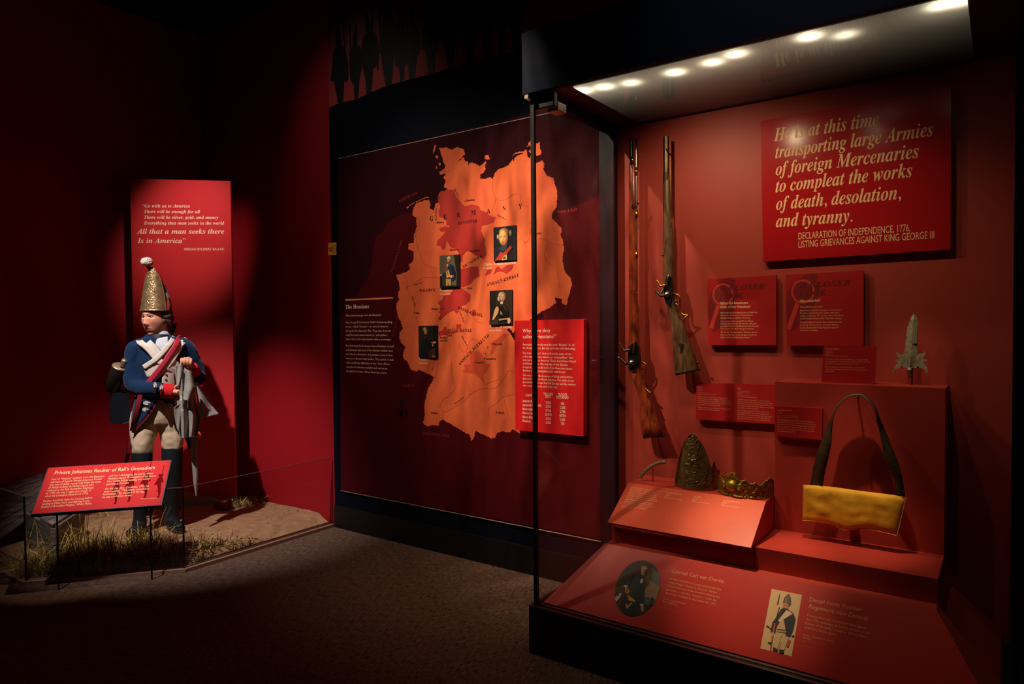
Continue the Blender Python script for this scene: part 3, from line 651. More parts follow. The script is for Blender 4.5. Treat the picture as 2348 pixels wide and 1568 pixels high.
portrait('portrait of white-wigged man in dark breastplate beside the red text panel', [z6(1362, 95), z6(1544, 86), z6(1545, 365), z6(1364, 372)],
  [(srgb(46, 34, 28), R01), (srgb(30, 24, 22), [(0, 0), (.3, 0), (.26, 1), (0, 1)]), (srgb(40, 32, 28), [(.36, .44), (.6, .38), (.86, .5), (.98, .74), (.98, 1), (.4, 1), (.34, .7)]),
   ] + tuft(srgb(120, 104, 88), srgb(216, 200, 178), .55, .165, .18, .125) + tuft(srgb(110, 96, 80), srgb(206, 190, 166), .42, .25, .075, .085) + face(.58, .205, .115, .135, srgb(222, 174, 132), srgb(140, 86, 58), .1)
  + [(srgb(206, 190, 172), [(.5, .33), (.62, .34), (.6, .42), (.5, .4)]), (srgb(208, 160, 110), [(.34, .46), (.44, .52), (.4, .66), (.2, .86), (.1, .88), (.16, .76), (.24, .56)]), (srgb(20, 18, 18), [(.42, .5), (.7, .44), (.84, .62), (.86, .82), (.44, .78)]), (srgb(180, 150, 120), [(.5, .6), (.56, .66), (.6, .72), (.5, .7)]), (srgb(190, 150, 104), [(.42, .84), (.86, .82), (.86, .86), (.44, .89)]), (srgb(120, 40, 32), bar(.62, .44, .78, .6, .02)), (srgb(206, 172, 140), ellipse(.88, .9, .07, .09)), (srgb(60, 46, 36), [(0, .86), (.4, .86), (.42, 1), (0, 1)])])
portrait('dim portrait of man in dark coat with outstretched hand, lower left of the map', [z6(780, 381), z6(933, 378), z6(935, 638), z6(783, 636)],
  [(srgb(34, 27, 20), R01), (srgb(20, 17, 15), [(.8, 0), (1, 0), (1, 1), (.86, 1)]), (srgb(18, 22, 34), [(.22, .42), (.38, .34), (.52, .42), (.7, .6), (.84, .7), (.74, .78), (.58, .72), (.56, 1), (.06, 1), (.12, .6)]),
   ] + tuft(srgb(70, 58, 42), srgb(150, 132, 104), .36, .12, .12, .08) + face(.4, .19, .1, .1, srgb(176, 118, 70), srgb(84, 48, 28), .15) + [ (srgb(60, 28, 24), [(.3, .34), (.48, .32), (.44, .44), (.32, .44)]), (srgb(196, 146, 92), [(.68, .53), (.82, .5), (.96, .5), (.95, .55), (.82, .57)]), (srgb(180, 150, 112), ellipse(.78, .62, .04, .04)), (srgb(70, 44, 28), [(.58, .8), (.9, .7), (.95, 1), (.56, 1)]), (srgb(150, 104, 56), ellipse(.82, .97, .1, .03))])

# ------------------------------------------------------------------ red text panel in front of the map
FR = Frame((0, YW - 0.055, 0), (1, 0, 0), (0, 0, 1))
q = [z6(1567, 341), z6(2128, 325), z6(2128, 1280), z6(1573, 1228)]
tp = thing('text_panel', 'bright red text panel headed Why were they called Hessians, over the map', 'sign', FR.pp(*q[3]))
slab('panel_board', FR, q, 0.036, M['bright_red'], tp, bevel=0.0015)
T = Type(FR)
tl(z6, 'Why were they', 1631, 435, 1857, 431, 30, ''); tl(z6, 'called “Hessians?”', 1631, 482, 1908, 480, 30, '')
k = 18 / 3.5576
T.para(['Americans commonly used the term “Hessian” for all', 'the German troops. But the term was a bit misleading.'], z6(1631, 540), z6(1631, 568), z6(2062, 572), k)
T.para(['The term “Hessian” derived from the name of two', 'of the small German nations, or “principalities,” that', 'had sent troops to America. These were Hesse-Cassel', 'and Hesse-Hanau. The majority of the German', 'troops in America did come from these two places.', 'But four other principalities also sent troops.'], z6(1631, 610), z6(1632, 752), z6(2062, 671), k)
T.para(['This map shows the locations of all six principalities', 'that sent troops to North America. This table shows', 'the number of troops that left Europe and the number', 'who returned by the end of the war.'], z6(1631, 790), z6(1632, 874), z6(2064, 860), k)
tl(z6, 'STATE', 1655, 958, 1706, 959, 22, ''); tl(z6, 'TROOPS', 1800, 946, 1878, 949, 22, ''); tl(z6, 'SENT', 1815, 968, 1863, 970, 22, ''); tl(z6, 'TROOPS', 1917, 951, 1993, 954, 22, ''); tl(z6, 'RETURNED', 1906, 973, 2006, 977, 22, '')
for i, (a, b, c_) in enumerate([('Anhalt-Zerbst', '1,152', '984'), ('Anspach-Beyreuth', '2,353', '1,183'), ('Brunswick', '5,723', '2,708'), ('Hesse-Cassel', '18,970', '10,784'), ('Hesse-Hanau', '2,422', '1,441'), ('Waldeck', '1,225', '720')]):
    y = 1001 + i * 32.6
    tl(z6, a, 1630, y, 1630 + len(a) * 9.5, y + 5, 19, 'b'); tl(z6, b, 1840 - len(b) * 4.4, y + 14, 1840 + len(b) * 4.4, y + 17, 20, 'b'); tl(z6, c_, 1956 - len(c_) * 4.4, y + 23, 1956 + len(c_) * 4.4, y + 25, 20, 'b')
T.build(M['pale'], tp)

# ------------------------------------------------------------------ amber audio-tour sign
FA = Frame((0, YW - 0.008, 0), (1, 0, 0), (0, 0, 1))
qa = [(752, 557.2), (770.8, 555.8), (771, 584), (752.4, 585.4)]
au = thing('audio_sign', 'small amber sign with number 10 and sound waves at map edge', 'sign', FA.pp(*qa[3]))
slab('sign_plate', FA, qa, 0.008, mat('amber_plate', srgb(240, 165, 60), 0.5), au)
T = Type(FA); T.line('10', (753.2, 577), (762.5, 576.4), 9.6, 'b')
for rr in (5.5, 8.5, 11.5, 14.5):
    for k_ in range(8):
        a0, a1 = [(-1.0 + 2.0 * (k_ + d) / 8) * 0.8 for d in (0, 1)]
        T.mb.flat([FA.pp(755.5 + rr_ * math.cos(a) * 1.0, 571 + rr_ * math.sin(a) * 1.1, 0.0006) for rr_, a in ((rr, a0), (rr, a1), (rr + 1.0, a1), (rr + 1.0, a0))])
T.build(mat('brown_print', srgb(92, 52, 18), 0.6), au)

# ------------------------------------------------------------------ the built-in display case
XG, YG, XR = -1.85, 2.785, 0.03
case = thing('display_case', 'large glass-fronted museum case with navy hood and black base', 'display case', (-0.9, 3.2, 0))
M['hood'] = mat('hood_navy_paint', srgb(16, 28, 54), 0.6, spec=0.10)
M['soffit'] = mat('soffit_paint', srgb(44, 14, 16), 0.4, spec=0.5)
# base with metal rim
MB().box((-1.875, 2.765, 0.0), (0.07, 3.655, 0.20)).box((-1.875, 2.765, 0.20), (0.07, 2.83, 0.226)).box((-1.875, 2.83, 0.20), (-1.845, 3.655, 0.226)).build('base', M['black'], case)
rm = MB().box((-1.875, 2.764, 0.226), (0.07, 2.781, 0.236)).box((-1.84, 2.797, 0.226), (0.03, 2.815, 0.238)).box((-1.875, 2.781, 0.226), (-1.858, 3.64, 0.236))
rm.build('metal_rim', M['rim'], case)
# panes
MB().box((XG, YG, 0.236), (XR, YG + 0.008, 2.70)).build('front_pane', M['glass'], case)
MB().box((XG, YG + 0.012, 0.236), (XG + 0.008, 3.63, 2.70)).build('side_pane', M['glass'], case)
MB().box((XR + 0.012, YG + 0.012, 0.236), (XR + 0.02, 3.63, 2.70)).build('side_pane', M['glass'], case)
MB().box((XG - 0.006, YG - 0.005, 0.226), (XG + 0.014, YG + 0.012, 2.70)).build('corner_seal', M['black'], case)
MB().box((XR, YG - 0.005, 0.226), (XR + 0.02, YG + 0.012, 2.70)).build('corner_seal', M['black'], case)
# jambs and returns at the wall
MB().box((-1.942, 3.63, 0.16), (-1.845, 3.668, 2.85)).box((-1.90, 3.668, 0.16), (-1.858, 3.735, 2.85)).build('jamb', M['navy_metal'], case)
MB().box((0.03, 3.63, 0.16), (0.07, 3.735, 2.85)).build('jamb', M['navy_metal'], case)
# red back panel
MB().box((-1.858, YB, 0.05), (0.03, YB + 0.03, 2.80)).build('back_panel', M['case_red'], case)
# hood: fascias, top, soffit
ZS = 2.735
MB().box((-1.885, 2.755, 2.695), (0.12, 2.79, 2.985)).build('hood_front', M['hood'], case)
MB().box((-1.885, 2.79, 2.695), (-1.84, 3.655, 2.985)).build('hood_side', M['hood'], case)
MB().box((0.075, 2.79, 2.695), (0.12, 3.655, 2.985)).build('hood_side', M['hood'], case)
MB().box((-1.885, 2.79, 2.96), (0.12, 3.735, 2.985)).build('hood_top', M['hood'], case)
PL, PR = -1.70, at_z(2218, 0, ZS).x
PF, PB = 2.92, 3.64
sf = MB().box((-1.84, 2.79, ZS + 0.006), (0.075, PF, ZS + 0.03)).box((-1.84, PB, ZS + 0.006), (0.03, YB, ZS + 0.03)).box((-1.84, PF, ZS + 0.006), (PL, PB, ZS + 0.03)).box((PR, PF, ZS + 0.006), (0.075, PB, ZS + 0.03))
sf.build('soffit', M['soffit'], case)
LED_PX = [(1336, 208), (1386, 199), (1447, 190), (1548, 166), (1634, 143), (1688, 124), (1856, 84), (1938, 80), (2158, 12), (2206, 4)]
LED = [at_z(x, y, ZS) for x, y in LED_PX]
def light_panel_mat():
    """frosted diffuser sheet, lit from behind by a row of LED lamps near its front edge"""
    m = bpy.data.materials.new('frosted_light_panel'); m.use_nodes = True
    nt = m.node_tree; b = nt.nodes['Principled BSDF']
    b.inputs['Base Color'].default_value = (*srgb(44, 44, 42), 1); b.inputs['Roughness'].default_value = 0.07
    b.inputs['Specular IOR Level'].default_value = 0.6
    g = node(nt, 'ShaderNodeNewGeometry'); acc = None
    for p, amp in zip(LED, (1.3, 1, .8, 1, .9, 1, 1.2, .6, 1, .8)):
        d = node(nt, 'ShaderNodeVectorMath', operation='DISTANCE'); d.inputs[1].default_value = p
        nt.links.new(g.outputs['Position'], d.inputs[0])
        e1 = node(nt, 'ShaderNodeMath', operation='MULTIPLY'); nt.links.new(d.outputs['Value'], e1.inputs[0]); nt.links.new(d.outputs['Value'], e1.inputs[1])
        tot = None
        for k, a in ((1 / 0.040 ** 2, 2.6 * amp), (1 / 0.12 ** 2, 0.15 * amp), (1 / 0.30 ** 2, 0.030 * amp)):
            e2 = node(nt, 'ShaderNodeMath', operation='MULTIPLY'); e2.inputs[1].default_value = -k; nt.links.new(e1.outputs[0], e2.inputs[0])
            e3 = node(nt, 'ShaderNodeMath', operation='EXPONENT'); nt.links.new(e2.outputs[0], e3.inputs[0])
            e4 = node(nt, 'ShaderNodeMath', operation='MULTIPLY'); e4.inputs[1].default_value = a; nt.links.new(e3.outputs[0], e4.inputs[0])
            if acc is None: acc = e4
            else:
                s_ = node(nt, 'ShaderNodeMath', operation='ADD'); nt.links.new(acc.outputs[0], s_.inputs[0]); nt.links.new(e4.outputs[0], s_.inputs[1]); acc = s_
    b.inputs['Emission Color'].default_value = (1.0, 0.84, 0.56, 1)
    nt.links.new(acc.outputs[0], b.inputs['Emission Strength'])
    return m
MB().box((PL, PF, ZS), (PR, PB, ZS + 0.01)).build('light_panel', light_panel_mat(), case)
# lock bracket at the top corner of the glass
M['steel'] = mat('satin_steel', srgb(150, 142, 132), 0.45, metal=0.8)
MB().box((-1.846, YG + 0.014, 2.625), (-1.735, YG + 0.05, 2.697)).build('lock_body', M['black'], case, bevel=0.006)
MB().box((-1.795, YG + 0.05, 2.615), (-1.735, YG + 0.13, 2.657)).build('lock_bolt', M['steel'], case, bevel=0.004)
MB().box((-1.872, YG - 0.03, 2.672), (-1.852, YG + 0.03, 2.69)).build('lock_plate', M['steel'], case)

# platform: a low frustum whose front slope is the graphic deck
D0, D1, DZ0, DZ1 = 2.845, 3.083, 0.229, 0.496
XF0, XF1, XT0, XT1 = -1.84, 0.0, -1.625, -0.205
pf = MB()
bot = [Vector((XF0, D0, DZ0)), Vector((XF1, D0, DZ0)), Vector((XF1, YB - 0.002, DZ0)), Vector((XF0, YB - 0.002, DZ0))]
top = [Vector((XT0, D1, DZ1)), Vector((XT1, D1, DZ1)), Vector((XT1, YB - 0.002, DZ1)), Vector((XT0, YB - 0.002, DZ1))]
pf.hexa(bot + top)
pf.build('platform', M['case_red'], case)
sl = Vector((0, D1 - D0, DZ1 - DZ0)).normalized()
FD = Frame((-1.84, D0, DZ0), (1, 0, 0), sl)
FD.o = FD.o + FD.n * 0.004
deck = MB().prism([Vector((XF0, D0, DZ0)) + FD.n * 0.004, Vector((XF1, D0, DZ0)) + FD.n * 0.004, Vector((XT1, D1, DZ1)) + FD.n * 0.004, Vector((XT0, D1, DZ1)) + FD.n * 0.004], -FD.n * 0.004).build('graphic_deck', mat('deck_red_print', srgb(184, 44, 40), 0.42, spec=0.25), case)

zD1 = zz(1390, 1270, 8.097); zD2 = zz(1740, 1340, 8.386)
def dl(T_, zf, sc, s, x0, y0, x1, y1, h, st='', **kw): T_.line(s, zf(x0, y0), zf(x1, y1), h / sc, st, **kw)
T = Type(FD)
dl(T, zD1, 8.097, 'Colonel Carl von Donop', 1205, 343, 2185, 540, 66, '', res=3)
T.para(['Hessian Colonel von Donop commanded the', 'corps of Jager riflemen in America. He had', 'overall command of the southern New Jersey', 'garrisons — including Trenton — when the', 'Americans attacked on December 26, 1776.'], zD1(1166, 468), zD1(1094, 737), zD1(2140, 674), 36 / 8.097, res=2)
dl(T, zD1, 8.097, 'Portrait of Carl Emil Ulrich,', 1058, 838, 1478, 938, 28, 'bi'); dl(T, zD1, 8.097, 'Baron von Donop', 1045, 885, 1308, 948, 28, 'bi')
dl(T, zD2, 8.386, 'Detail from ', 965, 320, 1545, 432, 80, '', res=3); dl(T, zD2, 8.386, 'Fusilier', 1590, 445, 1975, 520, 80, '', shear=0.2, res=3); dl(T, zD2, 8.386, 'Regiment von Donop', 943, 448, 2100, 690, 80, '', shear=0.2, res=3)
T.para(['Troops from this unit fought throughout', 'the 1776 campaign, including service at the', 'Battles of Brooklyn Heights, White Plains,', 'and Fort Washington.'], zD2(915, 602), zD2(878, 840), zD2(2133, 950), 44 / 8.386, res=2)
dl(T, zD2, 8.386, 'Fusilier Regiment von Donop', 850, 978, 1430, 1106, 32, 'bi'); dl(T, zD2, 8.386, '(Detail)', 840, 1030, 995, 1063, 32, 'bi')
T.build(mat('tan_print', srgb(226, 156, 112), 0.45, spec=0.3), deck)
T = Type(FD)
dl(T, zD1, 8.097, 'by Johann Heinrich Tischbein', 1035, 920, 1350, 992, 20); dl(T, zD1, 8.097, 'ca. 1760', 1030, 955, 1110, 973, 20); dl(T, zD1, 8.097, 'Hessische Hausstiftung', 1020, 990, 1228, 1040, 12); dl(T, zD1, 8.097, 'Museum Schloss Fasanerie, Eichenzell', 1012, 1012, 1322, 1090, 12)
dl(T, zD2, 8.386, 'by J.H. Carl and J.C. Muller', 835, 1080, 1210, 1160, 22); dl(T, zD2, 8.386, '1784', 830, 1112, 888, 1125, 22); dl(T, zD2, 8.386, 'Anne S.K. Brown Military Collection,', 822, 1160, 1105, 1225, 13); dl(T, zD2, 8.386, 'Brown University Library', 818, 1180, 1015, 1230, 13)
T.build(mat('dim_red_print', srgb(206, 92, 72), 0.5), deck, 'small_lettering')
# oval portrait on the deck
cu_ = [FD.px(*zD1(*p)) for p in [(165, 740), (1022, 520), (680, 122), (520, 1175)]]
uc, vc, ua, va = 0.448, 0.1756, 0.1086, 0.1370
def clip_oval(pts):
    out = []
    for x, y in pts:
        dx, dy = x - .5, y - .5; r = math.hypot(dx, dy) / .5
        out.append((.5 + dx / r * .998, .5 + dy / r * .998) if r > 1 else (x, y))
    return out
def dense(pts, n=8):
    o = []
    for i, p in enumerate(pts):
        q_ = pts[(i + 1) % len(pts)]
        for k in range(n): o.append((p[0] + (q_[0] - p[0]) * k / n, p[1] + (q_[1] - p[1]) * k / n))
    return o
OV = [(srgb(74, 62, 48), ellipse(.5, .5, .5, .5, 48)), (srgb(96, 104, 98), [(.66, .06), (.9, .2), (.98, .4), (.8, .4), (.72, .2)]), (srgb(150, 120, 90), [(.62, .3), (.98, .4), (.98, .62), (.62, .66)]), (srgb(76, 92, 92), [(.62, .62), (.97, .62), (.92, .76), (.62, .78)]),
  (srgb(60, 38, 26), [(.04, .3), (.2, .1), (.5, 0), (.72, .06), (.66, .16), (.72, .3), (.66, .46), (.4, .5), (.1, .52)]), (srgb(98, 62, 30), [(.62, .1), (.74, .16), (.7, .28), (.74, .38), (.68, .5), (.6, .4)]), (srgb(64, 46, 32), [(.02, .5), (.3, .5), (.3, .9), (.12, .86)]), (srgb(46, 36, 28), [(.6, .76), (.92, .74), (.8, .92), (.6, .98)]),
  (srgb(22, 26, 30), [(.3, .72), (.66, .7), (.66, 1), (.3, 1)]), (srgb(32, 46, 52), [(.42, .3), (.56, .28), (.64, .36), (.68, .5), (.72, .66), (.76, .76), (.7, .8), (.6, .68), (.6, .76), (.38, .72), (.38, .56), (.26, .54), (.12, .46), (.14, .42), (.3, .36)]), (srgb(22, 34, 38), [(.5, .36), (.62, .4), (.64, .7), (.5, .72)]),
  (srgb(150, 140, 124), ellipse(.53, .15, .075, .055)), (srgb(196, 144, 102), ellipse(.54, .2, .06, .075)), (srgb(130, 80, 54), ellipse(.57, .21, .026, .06)), (srgb(40, 28, 24), ellipse(.6, .2, .02, .05)), (srgb(14, 16, 20), [(.46, .27), (.6, .27), (.58, .33), (.48, .33)]), (srgb(196, 186, 160), ellipse(.555, .37, .03, .045)), (srgb(70, 40, 28), ellipse(.525, .19, .01, .006)), (srgb(70, 40, 28), ellipse(.56, .19, .01, .006)), (srgb(150, 70, 50), ellipse(.545, .235, .018, .006)),
  (srgb(190, 130, 60), [(.24, .55), (.31, .54), (.36, .62), (.3, .66), (.26, .62)]), (srgb(196, 184, 170), ellipse(.24, .525, .05, .02)), (srgb(24, 18, 16), bar(.33, .27, .26, .92, .018)), (srgb(196, 140, 50), [(.34, .66), (.54, .72), (.54, .75), (.4, .75)]), (srgb(196, 140, 50), [(.36, .84), (.42, .9), (.5, .78), (.48, .76), (.42, .84), (.38, .81)]), (srgb(190, 128, 84), [(.69, .78), (.76, .79), (.8, .88), (.73, .86)]), (srgb(206, 196, 180), ellipse(.71, .77, .045, .018)),
  (srgb(60, 34, 26), ellipse(.13, .72, .09, .05)), (srgb(190, 180, 168), [(.1, .68), (.2, .66), (.2, .72), (.14, .82), (.08, .78)]), (srgb(40, 30, 26), ellipse(.12, .7, .03, .03)), (srgb(24, 24, 26), ellipse(.9, .64, .018, .04)), (srgb(60, 56, 50), [(.86, .68), (.93, .66), (.92, .74), (.87, .76)])]
mbo = MB()
for i, (c_, pts) in enumerate(OV):
    mbo.flat([FD.p(uc + (x - .5) * 2 * ua, vc - (y - .5) * 2 * va, 0.0006 + i * 0.0001) for x, y in clip_oval(dense(pts))], c_)
mbo.build('oval_portrait', M['print'], deck, fcols=True)
# watercolour soldier on the deck
PAP, LN, NV = srgb(214, 178, 136), srgb(70, 54, 44), srgb(44, 42, 58)
SO = [(PAP, R01), (NV, [(.42, .30), (.58, .28), (.82, .32), (.94, .42), (.92, .62), (.86, .72), (.72, .72), (.64, .56), (.56, .46), (.4, .6), (.38, .72), (.22, .72), (.22, .56), (.34, .42)]),
  (srgb(206, 170, 128), [(.52, .44), (.6, .5), (.66, .62), (.68, .72), (.38, .72), (.4, .6)]), (srgb(222, 196, 156), [(.6, .3), (.82, .335), (.44, .52), (.4, .49)]), (srgb(92, 82, 70), [(.44, .2), (.46, .1), (.58, .02), (.68, .09), (.72, .2), (.58, .21)]), (srgb(120, 104, 86), [(.48, .19), (.5, .1), (.57, .05), (.6, .18)]), (srgb(206, 130, 92), ellipse(.545, .235, .085, .048)), (srgb(170, 120, 90), [(.60, .2), (.66, .21), (.64, .26), (.61, .26)]), (LN, [(.64, .2), (.7, .2), (.69, .235), (.64, .23)]), (LN, [(.46, .275), (.66, .275), (.66, .29), (.47, .3)]),
  (LN, [(.285, .06), (.31, .06), (.31, .235), (.26, .25)]), (srgb(60, 48, 42), bar(.36, .28, .32, .54, .03)), (srgb(196, 78, 48), bar(.31, .55, .33, .99, .05)), (LN, bar(.06, .63, .16, .635, .025)), (LN, bar(.16, .65, .24, .66, .02)), (srgb(204, 150, 112), ellipse(.3, .74, .05, .045)), (srgb(206, 176, 134), [(.38, .72), (.82, .72), (.76, .92), (.64, .98), (.62, .82), (.56, .98), (.4, .96)]),
  (LN, bar(.6, .72, .54, .95, .012)), (LN, bar(.42, .64, .66, .63, .012)), (srgb(190, 160, 120), bar(.4, .665, .7, .655, .025)), (srgb(196, 78, 48), [(.82, .76), (.9, .76), (.86, .88), (.78, .87)]), (LN, bar(.9, .7, .98, .68, .02)), (LN, [(.18, .88), (.34, .86), (.3, .9)]), (NV, [(.4, .93), (.55, .95), (.55, .985), (.4, .985)]), (NV, [(.6, .94), (.75, .94), (.75, .99), (.6, .99)]), (LN, ellipse(.5, .225, .012, .006)), (LN, ellipse(.56, .225, .012, .006))]
art('soldier_picture', FD, [zD2(248, 83), zD2(828, 200), zD2(630, 1382), zD2(28, 1228)], SO, M['print'], deck)

# ------------------------------------------------------------------ risers inside the case
M['riser'] = mat('riser_red_paint', srgb(178, 56, 46), 0.5, spec=0.35)
def bx(*a): return MB().box(*a)
st = thing('slant_stand', 'red display stand with slanted text face under the brass cap plates', 'display stand', (-1.25, 3.35, 0.497))
sv = [(3.14, 0.497), (3.14, 0.585), (3.098, 0.585), (3.098, 0.601), (3.335, 0.756), (3.56, 0.756), (3.56, 0.497)]
def sideprof(name, prof, x0, x1, m, par, bevel=0.0):
    n = len(prof); L = [Vector((x0, y, z)) for y, z in prof]; R = [Vector((x1, y, z)) for y, z in prof]
    tri = tessellate_polygon([L]); v = L + R
    f = [list(t) for t in tri] + [[i + n for i in reversed(t)] for t in tri] + [[i, (i + 1) % n, (i + 1) % n + n, i + n] for i in range(n)]
    return obj(name, v, f, m, par, bevel=bevel)
sideprof('stand_body', sv, -1.617, -0.908, M['riser'], st)
F0, F1 = Vector((-1.617, 3.094, 0.603)), Vector((-1.617, 3.331, 0.758))
FS = Frame(F0, (1, 0, 0), F1 - F0)
Lsl = (F1 - F0).length
tf = MB().prism([FS.p(0, 0), FS.p(0.709, 0), FS.p(0.709, Lsl), FS.p(0, Lsl)], -FS.n * 0.006).build('text_face', mat('slant_face_print', srgb(216, 86, 60), 0.36, spec=0.28), st)
zS = zz(1390, 980, 5.407)
T = Type(FS)
T.para(['The embossed designs on these Hessian cap plate', 'fragments include the rampant lion and royal', 'cypher of Friedrich II of Hesse-Cassel. These', 'examples were found during a dredging of the', 'Delaware River by U.S. Army engineers in the', 'early 1900s. Many of the Hessian troops sent by', 'Great Britain to fight against the Americans wore', 'caps with plates like these.'], zS(303, 744), zS(245, 888), zS(685, 786), 11 / 5.407, 'b')
T.para(['After the Battle of Trenton, returned American', 'soldiers playfully took caps from the heads of', 'their Hessian prisoners. “With these brass caps', 'on, it was laughable to see how our soldiers', 'would strut,” remembered American fifer', 'John Greenwood.'], zS(233, 894), zS(183, 990), zS(592, 942), 11 / 5.407, 'b')
for s_, x0, y0, x1, y1 in [('Cap Plate (fragment)', 740, 814, 933, 838), ('Cap Plate', 1083, 862, 1175, 872), ('Cap Plate (fragment)', 1445, 910, 1658, 936)]:
    dl(T, zS, 5.407, s_, x0, y0, x1, y1, 16, 'b')
    for j, (w_, t_) in enumerate([(60, 'Germany'), (62, '1765–1770'), (40, 'Brass'), (225, 'Museum of the American Revolution')]):
        dl(T, zS, 5.407, t_, x0 - 8 - j * 6, y0 + 18 + j * 13, x0 - 8 - j * 6 + w_, y0 + 18 + j * 13 + w_ * 0.135, 10, 'b')
T.build(mat('peach_print', srgb(250, 186, 150), 0.6, spec=0.1), tf)

rz = thing('tall_riser', 'tall red riser with a low step in front, behind the yellow pouch', 'display riser', (-0.55, 3.45, 0.497))
sideprof('riser_body', [(3.14, 0.497), (3.14, 0.5945), (3.475, 0.5945), (3.475, 1.312), (3.697, 1.312), (3.697, 0.497)], -0.905, -0.203, M['riser'], rz)

# ------------------------------------------------------------------ graphic panels on the case's back wall
FQ = Frame((0, YB - 0.035, 0), (1, 0, 0), (0, 0, 1))
z1 = zz(1700, 0, 3.6235); z4 = zz(1580, 600, 3.734)
qq = [(1743.6, 277.4), (2181, 200.7), (2179.5, 572), (1750, 600)]
qp = thing('quote_panel', 'large red quotation panel about foreign mercenaries on the case back wall', 'sign', FQ.pp(*qq[3]))
slab('panel_board', FQ, qq, 0.025, M['quote_red'], qp)
T = Type(FQ)
for s_, a, b in [('He is at this time', (1776, 324), (2015.5, 287)), ('transporting large Armies', (1778.5, 363), (2140, 311)), ('of foreign Mercenaries', (1779, 402), (2107, 361)), ('to compleat the works', (1779, 441), (2092, 405)), ('of death, desolation,', (1780, 481), (2066, 456)), ('and tyranny.', (1780, 521), (1955, 508))]:
    T.line(s_, a, b, 30, 'bi', res=5)
T.line('DECLARATION OF INDEPENDENCE, 1776,', (1830, 549), (2087, 530), 15.5, '', res=3); T.line('LISTING GRIEVANCES AGAINST KING GEORGE III', (1830, 568), (2142, 546), 15.5, '', res=3)
T.build(M['cream'], qp)

def glass_icon(fr, zf, cx, cy, rx, ry, tip, h):
    """printed magnifying glass with a dark portrait shadow behind it"""
    mb = MB()
    n = 36; o1 = ellipse(cx, cy, rx, ry, n); o2 = ellipse(cx, cy, rx * .83, ry * .83, n)
    for i in range(n): mb.flat([fr.pp(*zf(*p), h) for p in (o1[i], o1[(i + 1) % n], o2[(i + 1) % n], o2[i])])
    mb.flat([fr.pp(*zf(*p), h) for p in bar(cx - rx * .45, cy + ry * .98, tip[0], tip[1], rx * .38)])
    return mb
M['icon'] = mat('magnifier_print', srgb(206, 56, 46), 0.45); M['icon_dark'] = mat('shadow_print', srgb(128, 12, 22), 0.5); M['head_dark'] = mat('dark_red_title_print', srgb(104, 10, 18), 0.5)
def closer(label, quad, cx, cy, rx, ry, tip, shade, heads, ttl, body):
    t = thing('text_panel', label, 'sign', FQ.pp(*z4(*quad[3])), group='A Closer Look panels in the case')
    slab('panel_board', FQ, [z4(*p) for p in quad], 0.022, M['case_label'], t)
    MB().flat([FQ.pp(*z4(*p), 0.0005) for p in shade]).build('head_shadow', M['icon_dark'], t)
    glass_icon(FQ, z4, cx, cy, rx, ry, tip, 0.0008).build('magnifier_print', M['icon'], t)
    T1 = Type(FQ, 0.0012)
    for s_, a, b in ttl: T1.line(s_, z4(*a), z4(*b), 45 / 3.734, 'bi', res=4)
    T1.build(M['head_dark'], t, 'title')
    T2 = Type(FQ, 0.0012)
    for s_, a, b in heads: T2.line(s_, z4(*a), z4(*b), 22 / 3.734, '', bold=0.012, res=2)
    for ln, a, b, r in body: T2.para(ln, z4(*a), z4(*b), z4(*r), 14 / 3.734)
    T2.build(M['cream'], t)
closer('left A Closer Look panel, asking what Americans thought of Hessians', [(157, 150), (745, 116), (745, 714), (162, 713)], 290, 280, 90, 96, (190, 570),
  [(240, 190), (290, 150), (345, 138), (400, 150), (395, 200), (420, 250), (415, 300), (390, 340), (380, 420), (340, 500), (210, 605), (175, 560), (162, 420), (175, 300), (200, 230)],
  [('What did Americans', (267, 366), (505, 360)), ('think of the Hessians?', (267, 398), (523, 393))],
  [('A CLOSER', (275, 250), (648, 230)), ('LOOK', (262, 318), (466, 308))],
  [(['Even before the Hessians landed on American', 'shores, the Declaration of Independence', 'identified them as symbols of tyranny.'], (269, 444), (269, 488), (586, 437)), (['Connecticut soldier Joseph Plumb Martin', 'had little sympathy for the Hessians. But they', 'presented a lesson that Americans should never', 'lose control over their own governments.'], (269, 516), (270, 580), (598, 555)), (['“Be careful,” he later wrote, “that you do not', 'allow yourself ever to be brought to such an', 'abject, servile and debased condition.”'], (266, 609), (269, 654), (585, 628))])
closer('right A Closer Look panel, headed Mercenaries, above the halberd label', [(825, 112), (1493, 75), (1493, 719), (838, 719)], 975, 255, 102, 104, (850, 580),
  [(930, 160), (985, 118), (1050, 100), (1100, 108), (1090, 170), (1120, 220), (1110, 280), (1080, 320), (1070, 400), (1020, 480), (870, 600), (840, 540), (830, 400), (840, 260), (880, 200)],
  [('Mercenaries?', (949, 347), (1125, 339))],
  [('A CLOSER', (955, 222), (1382, 198)), ('LOOK', (945, 296), (1180, 282))],
  [(['Why did Hessians serve?'], (949, 394), (949, 395), (1148, 391)), (['Americans called the Hessians “mercenaries.”', 'But the ordinary Hessian soldier was not a', 'soldier of fortune. The princes who ruled their', 'small German nations sold them into service.'], (949, 424), (949, 493), (1322, 465)), (['Hessians killed in action were treated as lost', 'property. Their princes, not their families,', 'received payments from King George for', 'their lives and limbs.'], (949, 524), (949, 594), (1308, 520))])

